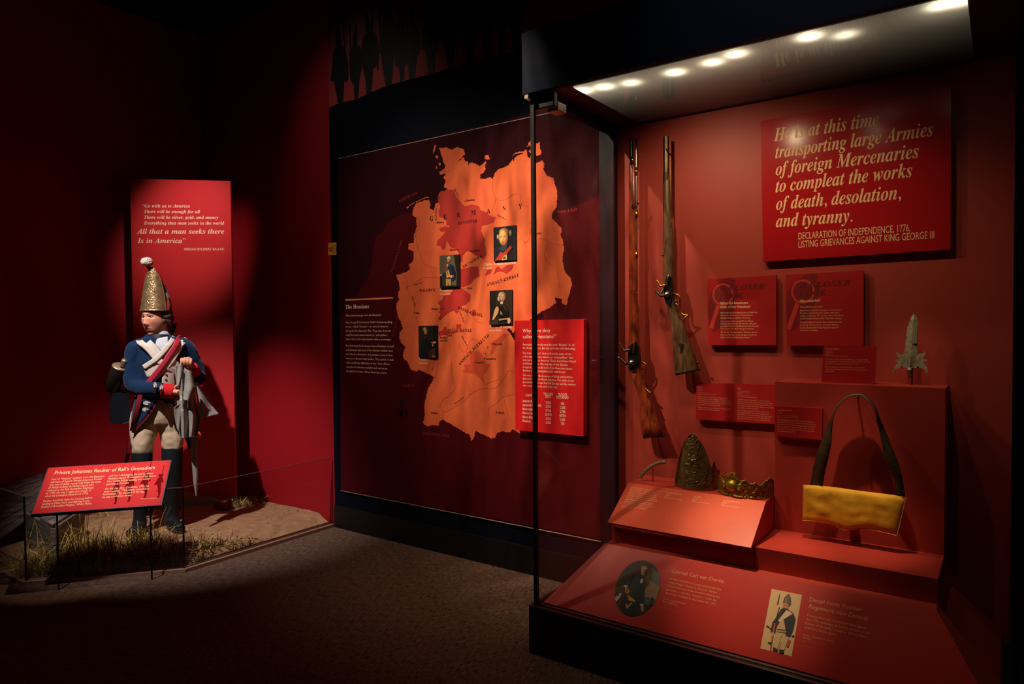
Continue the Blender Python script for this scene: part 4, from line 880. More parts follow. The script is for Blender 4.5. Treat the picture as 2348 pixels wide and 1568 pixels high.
def label_card(nm, label, fr, quad, blocks, thick, par_group=None, m=None, tm=None):
    t = thing(nm, label, 'label', fr.pp(*z4(*quad[3])))
    slab('card', fr, [z4(*p) for p in quad], thick, m or M['case_label'], t)
    T_ = Type(fr)
    for kind_, s_, a, b, r in blocks:
        if kind_ == 't': T_.line(s_, z4(*a), z4(*b), 15 / 3.734, 'b', res=2)
        else: T_.para(s_, z4(*a), z4(*b), z4(*r), (12 if kind_ == 'p' else 8) / 3.734, 'b')
    T_.build(tm or M['pinkish'], t)
    return t
MA = 'Museum of the American Revolution'
label_card('object_label', 'wide red two-column label for musket and rifle, left of the riser', FQ, [(62, 1036), (736, 1053), (734, 1390), (58, 1350)],
  [('t', 'Musket', (78, 1082), (122, 1083), 0), ('s', ['Germany', 'ca. 1770', 'Walnut, iron, steel, brass', MA], (78, 1096), (78, 1136), (230, 1135)), ('p', ['This musket is the same style as those carried by', 'Hessian soldiers in the Revolution. The basic form,', 'first established in the mid-1700s by Prussia, the most', 'powerful military power in Germany. Other Germans', 'soon adopted Prussian-style muskets.'], (78, 1160), (76, 1226), (370, 1200)), ('p', ['This example closely resembles one associated with', 'troops from Brunswick, Germany.'], (76, 1250), (76, 1266), (358, 1256)),
   ('t', 'Rifle', (415, 1092), (446, 1093), 0), ('s', ['Made by Bernhard Pistor', 'Schmalkalden, Germany', 'ca. 1775', 'Walnut, iron, steel, brass', MA], (415, 1110), (415, 1158), (578, 1160)), ('p', ['This rifle may have belonged to a Hessian Jäger.', 'These were elite troops partly recruited from among', 'the foresters and hunters who maintained the game', 'lands of the German aristocracy. Jägers were typically', 'issued rifles instead of muskets.'], (415, 1184), (415, 1254), (728, 1242)), ('p', ['This example is signed “B. Pistor” on the lock,', 'for Bernhard Pistor of the Schmalkalden arms', 'manufactory in Germany. Though surviving records', 'are sparse, we know that in 1777, Schmalkalden', 'produced 300 rifles for the Hesse-Hanau troops.'], (415, 1276), (413, 1346), (718, 1320))], 0.022)
FL = Frame((0, 3.475 - 0.028, 0), (1, 0, 0), (0, 0, 1))
label_card('object_label', 'small dark red Cartridge Pouch label fixed to the tall riser', FL, [(735, 1235), (1140, 1256), (1135, 1525), (733, 1495)],
  [('t', 'Cartridge Pouch', (755, 1275), (880, 1280), 0), ('s', ['Germany', 'ca. 1770', 'Leather, iron, tin-plated sheet iron', MA], (755, 1288), (755, 1330), (940, 1338)), ('p', ['This Germanic ammunition pouch was slung on', 'a waist belt. Inside the pouch were 24 leather and', 'tin tubes made to hold cartridges (paper-wrapped', 'powder and ball). The waist belt on this example', 'appears to be a replacement, though it may have', 'been added in the 1700s.'], (755, 1356), (755, 1452), (1082, 1396))], 0.026)
FH = Frame((0, at_z(1944, 878.5, 1.312).y, 0), (1, 0, 0), (0, 0, 1))
q3 = [(1152, 720), (1603, 722), (1590, 1048), (1132, 1034)]
def on_riser(pts):   # stand the card on the riser top
    out = []
    for p in pts: out.append(p)
    return out
label_card('object_label', 'red Halberd Head label card standing on top of the tall riser', FH, q3,
  [('t', 'Halberd Head', (1172, 754), (1282, 755), 0), ('s', ['Germany', '1770–1780', 'Steel, iron', MA], (1172, 769), (1169, 808), (1364, 810)), ('p', ['This pole weapon, called a halberd, is engraved with', 'the leaping horse of Brunswick. Halberds were carried', 'by officers as weapons and signs of rank.'], (1168, 838), (1165, 876), (1552, 862)), ('p', ['This example was uncovered from a plowed field', 'somewhere close to Bethlehem, Pennsylvania in the', 'early 1900s.'], (1163, 904), (1161, 942), (1530, 928))], 0.008)

# ------------------------------------------------------------------ artefacts in the case
from mathutils import noise as mnoise
def wood(name, c1, c2, rough, sc=(14, 14, 120), coat=0.0):
    m = bpy.data.materials.new(name); m.use_nodes = True
    nt = m.node_tree; b = nt.nodes['Principled BSDF']; tc = node(nt, 'ShaderNodeTexCoord')
    mp = node(nt, 'ShaderNodeMapping'); mp.inputs['Scale'].default_value = sc
    n = node(nt, 'ShaderNodeTexNoise'); n.inputs['Scale'].default_value = 1.0; n.inputs['Detail'].default_value = 6; n.inputs['Roughness'].default_value = 0.65
    r = node(nt, 'ShaderNodeValToRGB'); r.color_ramp.elements[0].position = 0.34; r.color_ramp.elements[1].position = 0.68
    r.color_ramp.elements[0].color = (*c1, 1); r.color_ramp.elements[1].color = (*c2, 1)
    nt.links.new(tc.outputs['Object'], mp.inputs['Vector']); nt.links.new(mp.outputs[0], n.inputs['Vector']); nt.links.new(n.outputs['Fac'], r.inputs['Fac']); nt.links.new(r.outputs[0], b.inputs['Base Color'])
    b.inputs['Roughness'].default_value = rough; b.inputs['Coat Weight'].default_value = coat; b.inputs['Coat Roughness'].default_value = 0.2
    bp = node(nt, 'ShaderNodeBump'); bp.inputs['Strength'].default_value = 0.25; bp.inputs['Distance'].default_value = 0.002
    nt.links.new(n.outputs['Fac'], bp.inputs['Height']); nt.links.new(bp.outputs['Normal'], b.inputs['Normal'])
    return m
M['walnut_red'] = wood('polished_red_walnut', srgb(66, 18, 10), srgb(176, 72, 36), 0.28, (40, 40, 9), 0.5)
M['walnut_brown'] = wood('worn_brown_walnut', srgb(52, 34, 22), srgb(124, 84, 50), 0.42, (60, 60, 14))
M['iron'] = mat('dark_iron', srgb(70, 66, 62), 0.32, metal=0.9)
M['bright_iron'] = mat('polished_iron', srgb(196, 190, 182), 0.25, metal=1.0)
M['aged_iron'] = mat('browned_barrel', srgb(108, 92, 72), 0.35, metal=0.85, noise=(40, srgb(70, 56, 40), 0.8))
M['brass'] = mat('bright_brass', srgb(226, 172, 74), 0.28, metal=1.0)
YGUN = 3.635
def G(px, py, dy=0.0): return at_y(px, py, YGUN + dy)
def loft_gun(name, rows, m, par, seg=14):
    """rows of (left px, right px, py, half thickness)"""
    P, R = [], []
    for l, r_, y, t in rows:
        a, b = G(l, y), G(r_, y); P.append((a + b) / 2); R.append(((b - a).length / 2, t))
    v, f = tube_geo(P, R, seg, True, up=(0, 1, 0))
    return obj(name, v, f, m, par, smooth=True)
def gtube(name, pts, rad, m, par, seg=8, n=6, dy=0.0):
    S_ = spline([tuple(G(x, y, d + dy)) for x, y, d in pts], n) if len(pts) > 2 else [tuple(G(x, y, d + dy)) for x, y, d in pts]
    if isinstance(rad, list):
        k = len(S_); rad = [rad[min(len(rad) - 1, int(i * len(rad) / k))] for i in range(k)]
    v, f = tube_geo(S_, rad, seg, True)
    return obj(name, v, f, m, par, smooth=True)
zr = zz(1390, 620, 3.92)
def Z(x, y): return zr(x, y)
def flat_part(name, pts, m, par, dy, th, bevel=0.002):
    ring = [G(*p, dy) for p in pts]
    return MB().prism(ring, Vector((0, th, 0))).build(name, m, par, bevel=bevel)
# --- musket
mk = thing('musket', 'long flintlock musket with polished reddish stock, leftmost on the case wall', 'musket', G(1498, 1003), group='long guns on the case wall')
rows = [(1443, 1457, 374, .012), (1443, 1458.5, 380, .017), (1442.5, 1460, 460, .018), (1442.5, 1461, 620, .019), (1442.5, 1461.5, 690, .020), (1442.8, 1464.5, 722, .021), (1442.5, 1466, 786, .023), (1440.5, 1469.5, 812, .025), (1441.5, 1471.5, 845, .025), (1447, 1474, 862, .023), (1454, 1476.5, 876, .021), (1463, 1485, 901, .020), (1468.5, 1491, 918, .021), (1467.5, 1495, 927, .022), (1467, 1503.5, 951, .024), (1469, 1514, 977, .026), (1474.5, 1521.5, 1001, .027)]
loft_gun('stock', rows, M['walnut_red'], mk)
gtube('barrel', [(1447.3, 318, -.010), (1447.8, 345, -.010), (1448.6, 372, -.008), (1450.5, 420, .002), (1451.5, 620, .004), (1453, 800, .004)], .0105, M['iron'], mk, 12)
gtube('ramrod', [(1458.8, 317, 0), (1459.5, 560, 0), (1460.5, 660, 0)], .0055, M['bright_iron'], mk)
gtube('muzzle_sight', [(1449.5, 359, -.02), (1451.5, 374, -.02)], .008, M['bright_iron'], mk)
for a, b in [((1458.6, 384), (1458.9, 402)), ((1460, 482), (1460.4, 500)), ((1459.6, 576), (1459.8, 592))]:
    gtube('ramrod_pipe', [(a[0], a[1], -.002), (b[0], b[1], -.002)], .009, M['brass'], mk, 10)
gtube('sling_swivel', [(1449, 476, -.024), (1453, 468, -.035), (1459, 465, -.03), (1464, 467, -.01), (1458, 473, -.02), (1450, 477, -.024)], .0028, M['iron'], mk)
flat_part('lock_plate', [Z(200, 690), Z(262, 640), Z(290, 690), Z(300, 800), Z(268, 850), Z(258, 900), Z(225, 905), Z(203, 860), Z(196, 780)], M['iron'], mk, -.032, .012)
gtube('cock', [(*Z(232, 835), -.04), (*Z(200, 838), -.05), (*Z(172, 832), -.055), (*Z(150, 812), -.055), (*Z(124, 790), -.055)], .0075, M['iron'], mk)
obj('cock_screw', *revolve([(0, 0), (.008, 0), (.008, .012), (0, .012)], G(*Z(122, 790), -.06), (-1, 0, .6), 10), M['bright_iron'], mk, smooth=True)
obj('cock_boss', *revolve([(0, .012), (.013, .01), (.016, 0), (.016, -.01)], G(*Z(228, 828), -.036), (0, -1, 0), 14), M['bright_iron'], mk, smooth=True)
gtube('frizzen', [(*Z(215, 708), -.045), (*Z(185, 718), -.05), (*Z(158, 716), -.05), (*Z(140, 690), -.05), (*Z(118, 650), -.05)], .0068, M['aged_iron'], mk)
gtube('frizzen_spring', [(*Z(246, 640), -.042), (*Z(250, 690), -.046), (*Z(240, 740), -.044)], .006, M['bright_iron'], mk)
gtube('trigger_guard', [(*Z(292, 670), 0), (*Z(292, 760), 0), (*Z(296, 815), 0), (*Z(335, 828), 0), (*Z(360, 860), 0), (*Z(352, 905), 0), (*Z(328, 938), 0), (*Z(316, 945), 0), (*Z(334, 1010), -.006), (*Z(356, 1062), -.006), (*Z(398, 1102), -.006)], .0048, M['brass'], mk)
gtube('guard_tang', [(*Z(356, 1062), -.008), (*Z(378, 1110), -.008), (*Z(396, 1160), -.008), (*Z(414, 1205), -.008)], .0042, M['brass'], mk)
gtube('trigger', [(*Z(312, 884), 0), (*Z(328, 888), 0), (*Z(342, 880), 0)], .0032, M['iron'], mk)
gtube('rear_pipe', [(*Z(277, 195), 0), (*Z(276, 270), 0), (*Z(284, 330), 0), (*Z(287, 375), 0)], .0055, M['brass'], mk)
flat_part('butt_plate', [Z(338, 1490), Z(506, 1487), Z(508, 1499), Z(345, 1502)], M['iron'], mk, -.024, .040)
# --- rifle
rf = thing('rifle', 'shorter flintlock rifle with dark worn brown stock, right of the musket', 'rifle', G(1575, 856), group='long guns on the case wall')
rows = [(1520, 1537.5, 400, .012), (1520, 1538, 420, .020), (1521.5, 1540.5, 500, .022), (1522, 1543.5, 530, .023), (1522, 1545, 600, .025), (1522, 1545.5, 660, .027), (1523, 1546, 676, .027), (1527, 1549.5, 694, .024), (1534, 1556, 722, .023), (1539, 1562, 735, .024), (1537.5, 1567, 742, .025), (1540.5, 1577.5, 773, .027), (1542.5, 1586, 799, .028), (1544.5, 1595.5, 824, .029), (1546.5, 1603, 850, .030), (1549, 1603, 855, .028)]
loft_gun('stock', rows, M['walnut_brown'], rf)
v, f = tube_geo([G(1527.5, 313.5, -.006), G(1527.6, 395, -.006), G(1526.5, 430, .0), G(1528.5, 640, .002)], .0175, 8, True); obj('octagonal_barrel', v, f, M['aged_iron'], rf)
gtube('ramrod', [(1536.5, 315, .0), (1538, 480, .0)], .006, mat('ramrod_wood', srgb(176, 104, 44), 0.4), rf)
gtube('ramrod_pipe', [(1538.4, 500, -.002), (1539, 522, -.002)], .009, M['brass'], rf, 10)
gtube('rear_pipe', [(1535, 528, -.01), (1540, 527, -.008), (1542.5, 534, 0), (1543.5, 560, 0)], .005, M['brass'], rf)
gtube('sling_swivel', [(1527.5, 341, -.03), (1529.5, 346, -.034), (1536, 353, -.02), (1539, 357, -.01)], .003, M['iron'], rf)
gtube('rear_sight', [(1517, 586, -.02), (1521, 584, -.02)], .005, M['aged_iron'], rf)
flat_part('lock_plate', [Z(540, 60), Z(575, 55), Z(596, 110), Z(598, 200), Z(580, 270), Z(570, 325), Z(540, 290), Z(522, 250), Z(518, 160)], M['iron'], rf, -.034, .012)
gtube('cock', [(*Z(548, 216), -.042), (*Z(515, 226), -.05), (*Z(490, 226), -.055), (*Z(470, 208), -.055), (*Z(448, 186), -.055)], .0075, M['aged_iron'], rf)
gtube('cock_jaw', [(*Z(492, 205), -.055), (*Z(505, 185), -.05), (*Z(515, 165), -.045)], .006, M['iron'], rf)
obj('cock_boss', *revolve([(0, .012), (.013, .01), (.017, 0), (.017, -.01)], G(*Z(545, 216), -.038), (0, -1, 0), 14), M['bright_iron'], rf, smooth=True)
gtube('frizzen', [(*Z(530, 132), -.045), (*Z(505, 136), -.05), (*Z(485, 134), -.05), (*Z(470, 110), -.05), (*Z(452, 86), -.05)], .0068, M['brass'], rf)
gtube('frizzen_spring', [(*Z(562, 40), -.04), (*Z(556, 75), -.044), (*Z(545, 120), -.044)], .006, M['bright_iron'], rf)
gtube('trigger_guard', [(*Z(600, 60), 0), (*Z(602, 150), 0), (*Z(606, 208), 0), (*Z(640, 218), 0), (*Z(660, 245), 0), (*Z(664, 300), 0), (*Z(664, 345), 0), (*Z(680, 388), 0), (*Z(708, 402), 0), (*Z(740, 404), 0)], .0058, M['brass'], rf)
gtube('guard_tang', [(*Z(738, 408), 0), (*Z(705, 425), 0), (*Z(686, 455), 0), (*Z(692, 492), 0), (*Z(712, 540), 0)], .0038, M['brass'], rf)
for y0, y1 in ((262, 258), (292, 300)):
    gtube('trigger', [(*Z(612, y0), 0), (*Z(628, y0 + 6), 0), (*Z(642, y1 + 14), 0)], .003, M['bright_iron'], rf)
flat_part('patch_box', [Z(600, 775), Z(705, 760), Z(722, 905), Z(622, 918)], M['walnut_brown'], rf, -.0302, .006, 0.002)
flat_part('thumb_plate', [Z(652, 662), Z(690, 660), Z(690, 690), Z(676, 735), Z(662, 735), Z(668, 700), Z(655, 690)], M['aged_iron'], rf, -.031, .006)
obj('sling_stud', *revolve([(0, 0), (.006, 0), (.006, .012), (0, .014)], G(*Z(812, 828), -.01), (1, -.3, .2), 10), M['aged_iron'], rf, smooth=True)
flat_part('butt_plate', [Z(616, 914), Z(826, 893), Z(827, 906), Z(628, 934)], M['iron'], rf, -.026, .042)

# ------------------------------------------------------------------ embossed brass
def brass_mat(name, c1, c2, rough):
    return mat(name, c1, rough, metal=0.72, noise=(28, c2, 0.85), bump=(120, 0.25, 0.002))
M['brass_dark'] = brass_mat('tarnished_brass', srgb(150, 120, 70), srgb(84, 70, 48), 0.3)
M['brass_gold'] = brass_mat('golden_brass', srgb(188, 152, 52), srgb(116, 98, 34), 0.36)
M['brass_cap'] = brass_mat('cap_brass', srgb(196, 162, 118), srgb(138, 108, 78), 0.4)
def scroll(x, y, seed, sc=1.0):
    """curling ridge relief 0..1"""
    p = Vector((x * sc, y * sc, seed)); w = mnoise.noise_vector(p * 0.7)
    a = mnoise.noise(p + w * 0.9)
    r = (1 - min(1.0, abs(math.sin(9.0 * a)))) ** 1.6
    b = mnoise.noise(p * 2.6 + w * 1.5 + Vector((5, 2, 1)))
    return r * 0.8 + 0.3 * max(0, b)
def curved_plate(name, base, normal, half_w, height, R, relief, m, par, nu=64, nv=80, top=None, botf=None, lean=0.0, thick=0.002):
    """embossed plate bent about a vertical axis. half_w(t): half arc width at height t; top(s): height fraction limit"""
    n = Vector(normal).normalized(); a = Vector((-n.y, n.x, 0)); v, f = [], []
    for j in range(nv + 1):
        for i in range(nu + 1):
            s = -1 + 2 * i / nu
            z = (j / nv) * height * (top(s) if top else 1.0)
            hw = half_w(z / height)
            arc = s * hw; rr = R * (1 - lean * z / height); th = arc / max(rr, 1e-3)
            d = relief(arc, z, s) if relief else 0
            p = base + a * ((rr + d) * math.sin(th)) + n * ((rr + d) * math.cos(th) - R) + Vector((0, 0, z + (botf(s) if botf else 0)))
            v.append(p)
    for j in range(nv):
        for i in range(nu):
            k = j * (nu + 1) + i; f.append([k, k + 1, k + nu + 2, k + nu + 1])
    o = obj(name, v, f, m, par, smooth=True)
    md = o.modifiers.new('thick', 'SOLIDIFY'); md.thickness = thick; md.offset = -1
    return o
# tall cap plate
ZT = 0.758
cb = at_z(1590, 1120, ZT); cb.y = 3.36
mit = lambda t: 0.118 * max(0.02, (1 - t ** 1.9)) ** 0.72
def rel_tall(arc, z, s):
    c = math.exp(-((arc) / 0.055) ** 2); base_band = math.exp(-((z - 0.045) / 0.05) ** 2)
    edge = 0.004 * math.exp(-((abs(s) - 0.93) / 0.05) ** 2)
    return 0.006 * scroll(arc * 38, z * 38, 3.1) * max(c * 0.9, base_band) * min(1, z / 0.008) + edge
pl_ = thing('brass_cap_plate', 'tall pointed embossed brass grenadier cap plate on the slanted stand', 'cap plate', cb, group='brass cap plates on the stand')
hz = (at_z(1590, 1120, ZT) - at_z(1590, 1120, ZT)).z
hgt = at_y(1580, 998, 3.36 - 0.02).z - ZT
curved_plate('embossed_plate', cb + Vector((-0.01, 0.0, 0.0)), (-0.05, -1, 0), mit, hgt, 0.125, rel_tall, M['brass_dark'], pl_, nu=72, nv=90, lean=0.35)
sw = MB()
def on_tall(arc, z, d=0.005):
    n = Vector((-0.05, -1, 0)).normalized(); a = Vector((-n.y, n.x, 0)); rr = 0.125 * (1 - 0.35 * z / hgt); th = arc / rr
    return cb + Vector((-0.01, 0, 0)) + a * ((rr + d) * math.sin(th)) + n * ((rr + d) * math.cos(th) - 0.125) + Vector((0, 0, z))
for pts in [[(.03, .235), (.042, .25), (.06, .24), (.058, .215), (.045, .19), (.055, .165), (.07, .16), (.068, .18)], [(-.01, .205), (-.005, .17), (.02, .15), (.045, .155)], [(-.02, .12), (-.03, .14), (-.015, .155), (.0, .14), (.0, .11), (.01, .09), (.04, .085)]]:
    sw.tube(spline([tuple(on_tall(p[0] * .62, p[1], .0025)) for p in pts], 6), 0.0024, 6)
tag(sw.build('raised_scrolls', M['brass_dark'], pl_, smooth=True), kind='stuff')
tor = curved_plate('torn_side', cb + Vector((0.085, 0.075, 0.0)), (0.75, -0.6, 0), lambda t: 0.05, 0.135, 0.09, lambda arc, z, s: 0.006 * scroll(arc * 30, z * 30, 8.2), M['brass_dark'], pl_, nu=30, nv=30, top=lambda s: 0.72 + 0.28 * mnoise.noise(Vector((s * 3, 1, 4))) + 0.2 * math.cos(s * 2.2))
# low wide fragment with round boss
fb = at_z(1703, 1142, ZT); fb = Vector((fb.x, 3.33, ZT))
def top_low(s):
    return 0.66 + 0.30 * math.exp(-((s + 0.30) / 0.20) ** 2) + 0.05 * math.sin(s * 22) * (1 if abs(s + .3) > .15 else 0.2) + 0.22 * math.exp(-((s - 0.80) / 0.08) ** 2) - 0.10 * math.exp(-((s - 0.45) / 0.2) ** 2) + 0.04 * math.exp(-((s + 0.95) / 0.06) ** 2)
def rel_low(arc, z, s):
    return 0.006 * scroll(arc * 42, z * 42, 6.4) + 0.003 * math.exp(-((z - 0.006) / 0.004) ** 2)
fl_ = thing('brass_cap_plate', 'low wide golden brass plate fragment with round boss on the slanted stand', 'cap plate', fb, group='brass cap plates on the stand')
curved_plate('embossed_plate', fb, (0.12, -1, 0), lambda t: 0.165, 0.125, 0.145, rel_low, M['brass_gold'], fl_, nu=110, nv=44, top=top_low)
nb = Vector((0.12, -1, 0)).normalized(); ab = Vector((-nb.y, nb.x, 0)); th0 = -0.055 / 0.145
bc = fb + ab * (0.148 * math.sin(th0)) + nb * (0.148 * math.cos(th0) - 0.145) + Vector((0, 0, 0.052)); bn = ab * math.sin(th0) + nb * math.cos(th0)
obj('round_boss', *revolve([(0, .012), (.010, .0115), (.018, .009), (.024, .004), (.0265, 0), (.029, .002), (.030, -.002)], bc, bn, 28), M['brass_gold'], fl_, smooth=True)
for sx in (-1, 1):
    fan = MB()
    for k in range(7):
        q0 = -0.7 + 1.4 * k / 6
        t0 = th0 + sx * 0.030 / 0.145; t1 = th0 + sx * (0.056 / 0.145)
        pp = [fb + ab * (0.152 * math.sin(t)) + nb * (0.152 * math.cos(t) - 0.145) + Vector((0, 0, 0.052 + zz_)) for t, zz_ in ((t0, 0.012 * q0), ((t0 + t1) / 2, 0.02 * q0), (t1, 0.026 * q0))]
        fan.tube(pp, [.003, .0036, .002], 6)
    tag(fan.build('raised_rays', M['brass_gold'], fl_, smooth=True), kind='stuff')
sp_ = MB()
for pts in [[(1655, 1112, 0), (1652, 1100, 0), (1656, 1092, 0), (1653, 1086, 0)], [(1656, 1098, 0), (1661, 1090, 0)]]:
    sp_.tube([at_y(x, y, 3.40) for x, y, _ in pts], [.005, .004, .003, .0015][:len(pts)], 6)
sp_.build('torn_spike', mat('copper_stain', srgb(150, 70, 30), 0.4, metal=0.8), fl_, smooth=True)
# thin curved strip on a pin
cs = thing('brass_strip_fragment', 'thin curved metal strip fragment held on a pin, left of cap plates', 'fragment', at_z(1497, 1103, ZT))
YS_ = at_z(1497, 1103, ZT).y
stp = [tuple(at_y(x, y, YS_ - 0.012)) for x, y in spline([(1467.5, 1095), (1473, 1087), (1482, 1078), (1493, 1069), (1505, 1063), (1516, 1060), (1527, 1059.5)], 5)]
v, f = tube_geo(stp, [(0.0035, 0.0085 + 0.0012 * math.sin(i * 1.7)) for i in range(len(stp))], 8, True, up=(0, 0.0, 1.0)); 
v, f = tube_geo(stp, [(0.0095 + 0.0012 * math.sin(i * 1.7), 0.0035) for i in range(len(stp))], 8, True, up=(0, 1, 0))
obj('strip', v, f, mat('pitted_pewter', srgb(168, 146, 112), 0.5, metal=0.4, noise=(120, srgb(90, 70, 50), 0.8), bump=(220, 0.8, 0.003)), cs, smooth=True)
obj('pin', *tube_geo([at_z(1497, 1103, ZT), at_y(1497, 1068, YS_ + 0.0)], 0.003, 8), M['case_label'], cs, smooth=True)

# ------------------------------------------------------------------ halberd head
zh = zz(1980, 680, 6.5333)
YH = at_z(2091, 882, 1.312).y
HP = [(757, 252), (790, 300), (812, 360), (816, 440), (808, 700), (808, 860), (850, 855), (895, 840), (915, 822), (930, 828), (928, 865), (905, 900), (885, 915), (900, 935), (940, 938), (955, 955), (945, 972), (910, 970), (880, 985), (920, 1010), (955, 1060), (965, 1110), (948, 1148), (938, 1145), (930, 1110), (900, 1080), (850, 1070), (720, 1062), (690, 1066), (660, 1062), (560, 1065), (510, 1070), (470, 1090), (440, 1142), (430, 1138), (435, 1100), (460, 1050), (500, 1010), (535, 990), (500, 975), (470, 970), (463, 958), (480, 942), (510, 940), (540, 920), (510, 900), (495, 870), (490, 835), (505, 830), (525, 860), (560, 868), (605, 862), (620, 760), (640, 560), (660, 440), (690, 350), (720, 290)]
hb = thing('halberd_head', 'grey steel halberd spearhead with curled side hooks standing on the riser', 'halberd', at_z(2091, 882, 1.312))
M['old_steel'] = mat('aged_steel', srgb(178, 168, 144), 0.5, metal=0.2, noise=(55, srgb(112, 102, 82), 0.8), bump=(160, 0.3, 0.002))
hp = [at_y(*zh(*p), YH - 0.01) for p in HP]
bl = MB().prism(hp, Vector((0, 0.006, 0)))
bl.build('blade', M['old_steel'], hb, bevel=0.0015)
rd = [(757, 262), (800, 345), (806, 440), (800, 700), (796, 860), (760, 1000), (715, 1055), (690, 1058), (665, 1055), (630, 1000), (616, 860), (630, 760), (650, 560), (668, 445), (700, 350)]
cen = [at_y(*zh(*p), YH - 0.0175) for p in [(752, 340), (738, 480), (724, 700), (712, 880), (696, 1040)]]
rb = MB()
outp = [at_y(*zh(*p), YH - 0.0105) for p in rd]
def fan_ridge(side, ridge):
    allp = side + list(reversed(ridge)); n_s = len(side); v = allp; f = []
    i, j = 0, 0
    while i < n_s - 1 or j < len(ridge) - 1:
        if j >= len(ridge) - 1 or (i < n_s - 1 and i / max(1, n_s - 1) <= j / max(1, len(ridge) - 1)): f.append([i, i + 1, len(allp) - 1 - j]); i += 1
        else: f.append([i, len(allp) - 2 - j, len(allp) - 1 - j]); j += 1
    rb.add(v, f)
fan_ridge(outp[0:8], cen); fan_ridge([outp[0]] + outp[:6:-1], cen)
rb.build('blade_ridge', M['old_steel'], hb)
gv = MB().prism([at_y(*zh(*p), YH - 0.0185) for p in [(742, 392), (806, 380), (800, 700), (728, 705)]], Vector((0, 0.002, 0)))
gv.build('engraved_facet', mat('dull_steel', srgb(140, 128, 106), 0.5, metal=0.2), hb)
so = MB(); so.tube([at_y(*zh(690, 1060), YH - 0.01), at_y(*zh(688, 1120), YH - 0.01), at_y(*zh(686, 1212), YH - 0.01)], [.0075, .0085, .0085], 12)
so.build('socket', M['old_steel'], hb, smooth=True)
for y in (1107, 1138):
    obj('socket_ring', *tube_geo([at_y(*zh(688, y - 8), YH - 0.01), at_y(*zh(688, y + 8), YH - 0.01)], 0.0105, 14), M['iron'], hb, smooth=True)
ms = MB(); ms.tube([at_z(2091, 882, 1.312), at_y(*zh(730, 1066), YH + 0.002)], 0.0035, 8)
ms.build('mount_rod', mat('red_rod', srgb(84, 18, 22), 0.5), hb, smooth=True)
for x in (570, 816):
    MB().box(at_y(*zh(x - 15, 1072), YH - 0.016), at_y(*zh(x + 15, 1040), YH + 0.004)).build('mount_clip', M['black'], hb)

# ------------------------------------------------------------------ cartridge pouch
YP = 3.395
zp = zz(1740, 860, 3.2667)
pch = thing('cartridge_pouch', 'yellow leather cartridge pouch with dark shoulder strap on the riser', 'pouch', at_y(1955, 1215, YP + 0.04))
topE = [(332, 820), (430, 826), (560, 838), (700, 858), (850, 878), (1000, 896), (1104, 918)]
botE = [(328, 1090), (420, 1094), (520, 1110), (640, 1156), (760, 1150), (880, 1165), (1035, 1204)]
NU, NV = 48, 20; v, f = [], []
te = spline(topE, 8); be = spline(botE, 8)
for side in (0, 1):
    for j in range(NV + 1):
        for i in range(NU + 1):
            a, b = te[i], be[i]; t = j / NV; x, y = a[0] + (b[0] - a[0]) * t, a[1] + (b[1] - a[1]) * t
            s = -1 + 2 * i / NU; e = (1 - abs(s) ** 6) * (1 - abs(2 * t - 1) ** 6)
            bul = 0.020 * e ** 0.5 + 0.004 * e * mnoise.noise(Vector((i * .12, j * .22, 3)))
            p = at_y(*zp(x, y), YP); v.append(p + Vector((0, -bul if side == 0 else bul * 0.6, 0)))
K = (NU + 1) * (NV + 1)
for side in (0, 1):
    for j in range(NV):
        for i in range(NU):
            k = side * K + j * (NU + 1) + i; q_ = [k, k + NU + 1, k + NU + 2, k + 1]; f.append(q_ if side == 0 else q_[::-1])
obj('pouch_flap', v, f, mat('yellow_buff_leather', srgb(244, 186, 52), 0.7, spec=0.2, noise=(9, srgb(188, 122, 30), 0.75, 8), bump=(60, 0.25, 0.004)), pch, smooth=True)
v2 = MB(); v2.tube([at_y(*zp(x, y), YP - 0.012) for x, y in be], 0.0025, 6); v2.tube([at_y(*zp(x, y), YP - 0.008) for x, y in spline([(1104, 918), (1085, 1000), (1060, 1110), (1035, 1204)], 6)], 0.003, 6)
v2.build('edge_binding', mat('tan_edge', srgb(190, 128, 44), 0.6), pch, smooth=True)
ST = [((380, 850), (475, 850), .01, .0), ((400, 740), (492, 740), .005, -.01), ((418, 650), (515, 640), .0, -.02), ((468, 500), (540, 510), -.005, -.035), ((512, 390), (546, 400), -.005, -.045), ((545, 315), (556, 318), .0, -.055), ((578, 240), (585, 246), .01, -.05), ((640, 172), (645, 180), .012, -.045), ((705, 140), (707, 152), .012, -.045), ((775, 142), (768, 155), .012, -.04), ((835, 188), (822, 196), .01, -.045), ((880, 255), (868, 262), .0, -.05), ((902, 320), (885, 345), -.005, -.045), ((940, 400), (905, 420), -.01, -.03), ((990, 520), (925, 535), -.01, -.015), ((1042, 650), (952, 665), -.005, -.005), ((1075, 770), (1010, 780), .0, .0), ((1095, 905), (1034, 900), .01, .01)]
Lp = spline([tuple(at_y(*zp(*a), YP + ya)) for a, b, ya, yb in ST], 5); Rp = spline([tuple(at_y(*zp(*b), YP + yb)) for a, b, ya, yb in ST], 5)
v = [Vector(p) for p in Lp] + [Vector(p) for p in Rp]; n_ = len(Lp)
o = obj('strap', v, [[i, i + 1, n_ + i + 1, n_ + i] for i in range(n_ - 1)], mat('dark_strap_leather', srgb(44, 33, 22), 0.55, noise=(30, srgb(84, 60, 32), 0.5), bump=(80, 0.4, 0.004)), pch, smooth=True)
md = o.modifiers.new('thick', 'SOLIDIFY'); md.thickness = 0.004; md.offset = 0
bk_ = MB(); bk_.box(at_y(*zp(1062, 880), YP - 0.012), at_y(*zp(1086, 862), YP - 0.004)); bk_.build('buckle', M['brass'], pch)
